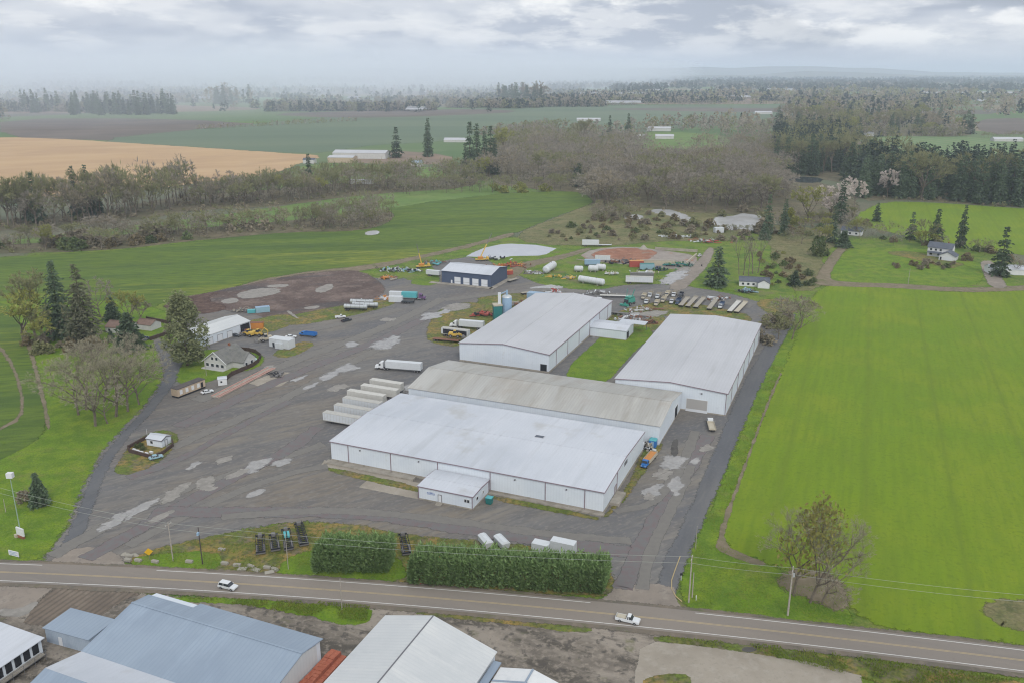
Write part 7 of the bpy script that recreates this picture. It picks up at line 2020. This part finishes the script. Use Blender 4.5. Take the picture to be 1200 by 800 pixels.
heap('grey earth heap left of the pale silt on the tip', (248, 350), 12, 2.6, 'brown_dirt', 5); heap('brown earth heap at the right end of the tip', (425, 338), 13, 2.4, 'bark_dirt', 6)
heap('grey earth heap in the middle of the tip', (330, 355), 12, 1.8, 'brown_dirt', 7)
# --- yard behind the rear sheds
box_trailer('white trailer end-on, left of the two behind the rear left warehouse', G(688, 362), math.radians(68), 11, top='trailer_white', h=4.4); box_trailer('white trailer end-on, right of the two behind the rear left warehouse', G(699, 361), math.radians(68), 11, top='trailer_white', h=4.4)
flat_trailer('long pale flat trailer behind the teal combine', G(722, 349), TH*.3, 18, 'trailer_cream')
def combine(label, ctr, rz, m):
    t = thing('combine_harvester', label, 'harvester', (*ctr, .5), rz)
    MB().taper((-4.2, 2.2, -1.5, 1.5, 1.2), (-3.8, 2.0, -1.3, 1.3, 3.6)).build('body', m, t, bevel=.1)
    MB().taper((2.203, 3.6, -1.0, 1.0, 1.8), (2.203, 3.3, -.9, .9, 3.6)).build('cab_window', 'glass_dark', t); MB().box(2.1, 3.5, -1.0, 1.0, 3.603, 3.8).build('cab_roof', m, t)
    MB().taper((-2.6, 1.4, -1.2, 1.2, 3.603), (-3.0, 1.8, -1.6, 1.6, 4.5)).build('grain_tank', m, t)
    MB().path([(-.5, 1.2, 4.0), (-1.5, 2.2, 8.5)], .22).build('unloading_pipe', m, t); MB().path([(1.0, -1.2, 4.0), (.4, -1.0, 8.8)], .12).build('mast', m, t)
    MB().box(4.0, 5.2, -2.6, 2.6, .3, 1.2).build('header', m, t); MB().box(3.2, 4.0, -.5, .5, .9, 1.8).build('feeder', m, t)
    for y in (-1, 1): wheel(t, 1.6, y*1.6, .95, .7, 14); wheel(t, -3.2, y*1.4, .6, .5)
combine('teal green harvester with tall pipes behind the rear sheds', G(737, 357.5), math.radians(-130), 'teal_paint')
junk('scrap_pile', 'grey steel parts on the mud between the rear sheds', 'scrap', G(741, 374), 8, 14, ['scrap_grey', 'trailer_white', 'rust_steel'], 41, 1.4)
junk('scrap_pile', 'dark scrap on the grass between the rear sheds', 'scrap', G(761, 379), 3, 8, ['chassis_black', 'rust_steel'], 42, 1.2)
flat_trailer('narrow grey trailer on the mud between the rear sheds', G(727, 369.5), TH, 10, 'scrap_grey')
# truck row along the rear yard: parked lorries then flat trailers
row = [((752, 353.5), (757, 346), 'beige_paint', 'white flat lorry at the left end of the parked row'), ((760, 351), (764, 344), 'trailer_white', 'white lorry second in the back row of parked lorries'), ((768, 353), (774, 345), 'trailer_white', 'pale tipper third from the left of the parked row'), ((775, 357), (780, 350), 'beige_paint', 'beige lorry in the front row of parked lorries'),
       ((780, 350), (784, 344), 'beige_paint', 'tan lorry in the back row of parked lorries'), ((785, 359), (790, 351), 'trailer_white', 'white lorry in the front row next to the dark ones'), ((788, 350), (792, 344), 'trailer_white', 'white lorry at the right end of the back row'), ((792, 360), (797, 352), 'car_navy', 'dark blue lorry in the front row'), ((796, 352), (800, 345), 'car_dark', 'black lorry behind the dark blue one'), ((756, 358), (760, 352), 'trailer_white', 'small white lorry just right of the teal harvester'), ((768, 360), (771, 355), 'beige_paint', 'small tan lorry in front of the pale tipper')]
for p, q, m, lab in row:
    c_, a_, l_ = seg(p, q); flatbed_truck(lab, c_, a_+math.pi, m, m if m != 'trailer_white' else 'deck_wood', 8.5, 'parked_lorry', .9)
fl = [((797, 361), (806, 351), 'deck_wood', 'short plank trailer right of the dark lorries'), ((805, 362), (816, 350), 'deck_wood', 'plank trailer, left of the close pair'), ((814, 363), (825, 351), 'deck_wood', 'plank trailer, right of the close pair'), ((830, 365), (840, 352), 'deck_wood', 'worn plank trailer left of the white car transporter'), ((854, 368), (866, 355), 'trailer_cream', 'pale flat trailer near the lane, left of two'), ((862, 368.5), (874, 356), 'beige_paint', 'yellowish flat trailer at the right end of the row')]
for p, q, m, lab in fl:
    c_, a_, l_ = seg(p, q); flat_trailer(lab, c_, a_, max(9, l_*.92), m, 'flat trailers in the rear yard row')
c_, a_, l_ = seg((841, 366), (849, 354)); t = flatbed_truck('white and blue lorry between the plank trailers', c_, a_+math.pi, 'trailer_white', 'car_navy', 11, 'parked_lorry', .5)
junk('scrap_pile', 'dark machines in front of the long bungalow', 'scrap', G(876, 343), 5, 12, ['chassis_black', 'car_blue_pale', 'scrap_grey'], 44, 2.2, .5)
# --- right of the sheds
flatbed_truck('white lorry with a tan flatbed by the roller door', G(833, 500.5), math.radians(84), 'car_white', 'beige_paint', 9.6, 'flatbed_truck', .4)
t = flatbed_truck('blue lorry carrying tan crates beside the front warehouse', G(760, 542), math.radians(-118), 'royal_blue', 'beige_paint', 10.5, 'flatbed_truck', 1.0)
MB().box(-4.9, 1.9, -1.05, 1.05, 1.13, 1.9).build('load', 'machine_orange', t)
x, y = G(765, 523)
t = thing('portable_toilet', 'bright blue portable cabin at the corner of the middle warehouse', 'cabin', (x, y, .5), TH)
MB().box(-1.2, 1.2, -1.1, 1.1, 0, 2.5).build('cabin', 'royal_blue', t); MB().taper((-1.3, 1.3, -1.2, 1.2, 2.503), (-1.0, 1.0, -.9, .9, 2.9)).build('roof', 'turquoise_paint', t); MB().box(-.5, .5, -1.15, -1.104, .1, 2.2).build('door', 'sky_blue', t)
junk('scrap_pile', 'dark drums and pallets in the corner by the blue cabin', 'scrap', G(757, 525), 2.2, 7, ['chassis_black', 'deck_wood', 'trailer_white'], 45, 1.6)
x, y = G(573.5, 590)
t = thing('waste_bin', 'teal waste bin beside the white annex', 'bin', (x, y, .5), TH)
MB().taper((-.8, .8, -.7, .7, .1), (-.95, .95, -.85, .85, 2.0)).build('body', 'teal_dark', t); MB().box(-1.0, 1.0, -.9, .9, 2.003, 2.15).build('lid', 'turquoise_paint', t)
# small finishing pieces
for i, (u, v) in enumerate(((150, 651), (158, 651), (147, 650))): heap(['pale boulder on the drive edge, left of three', 'pale boulder on the drive edge, right of three', 'small pale boulder at the tip of the verge'][i], (u, v), 1.1, .7, 'block_grey', 50+i, 'boulder')

# set everything down on the ground sheets, which lie a few centimetres above one another
for o in bpy.data.objects:
    if o.parent is None and .2 < o.location.z < .95: o.location.z *= ZS
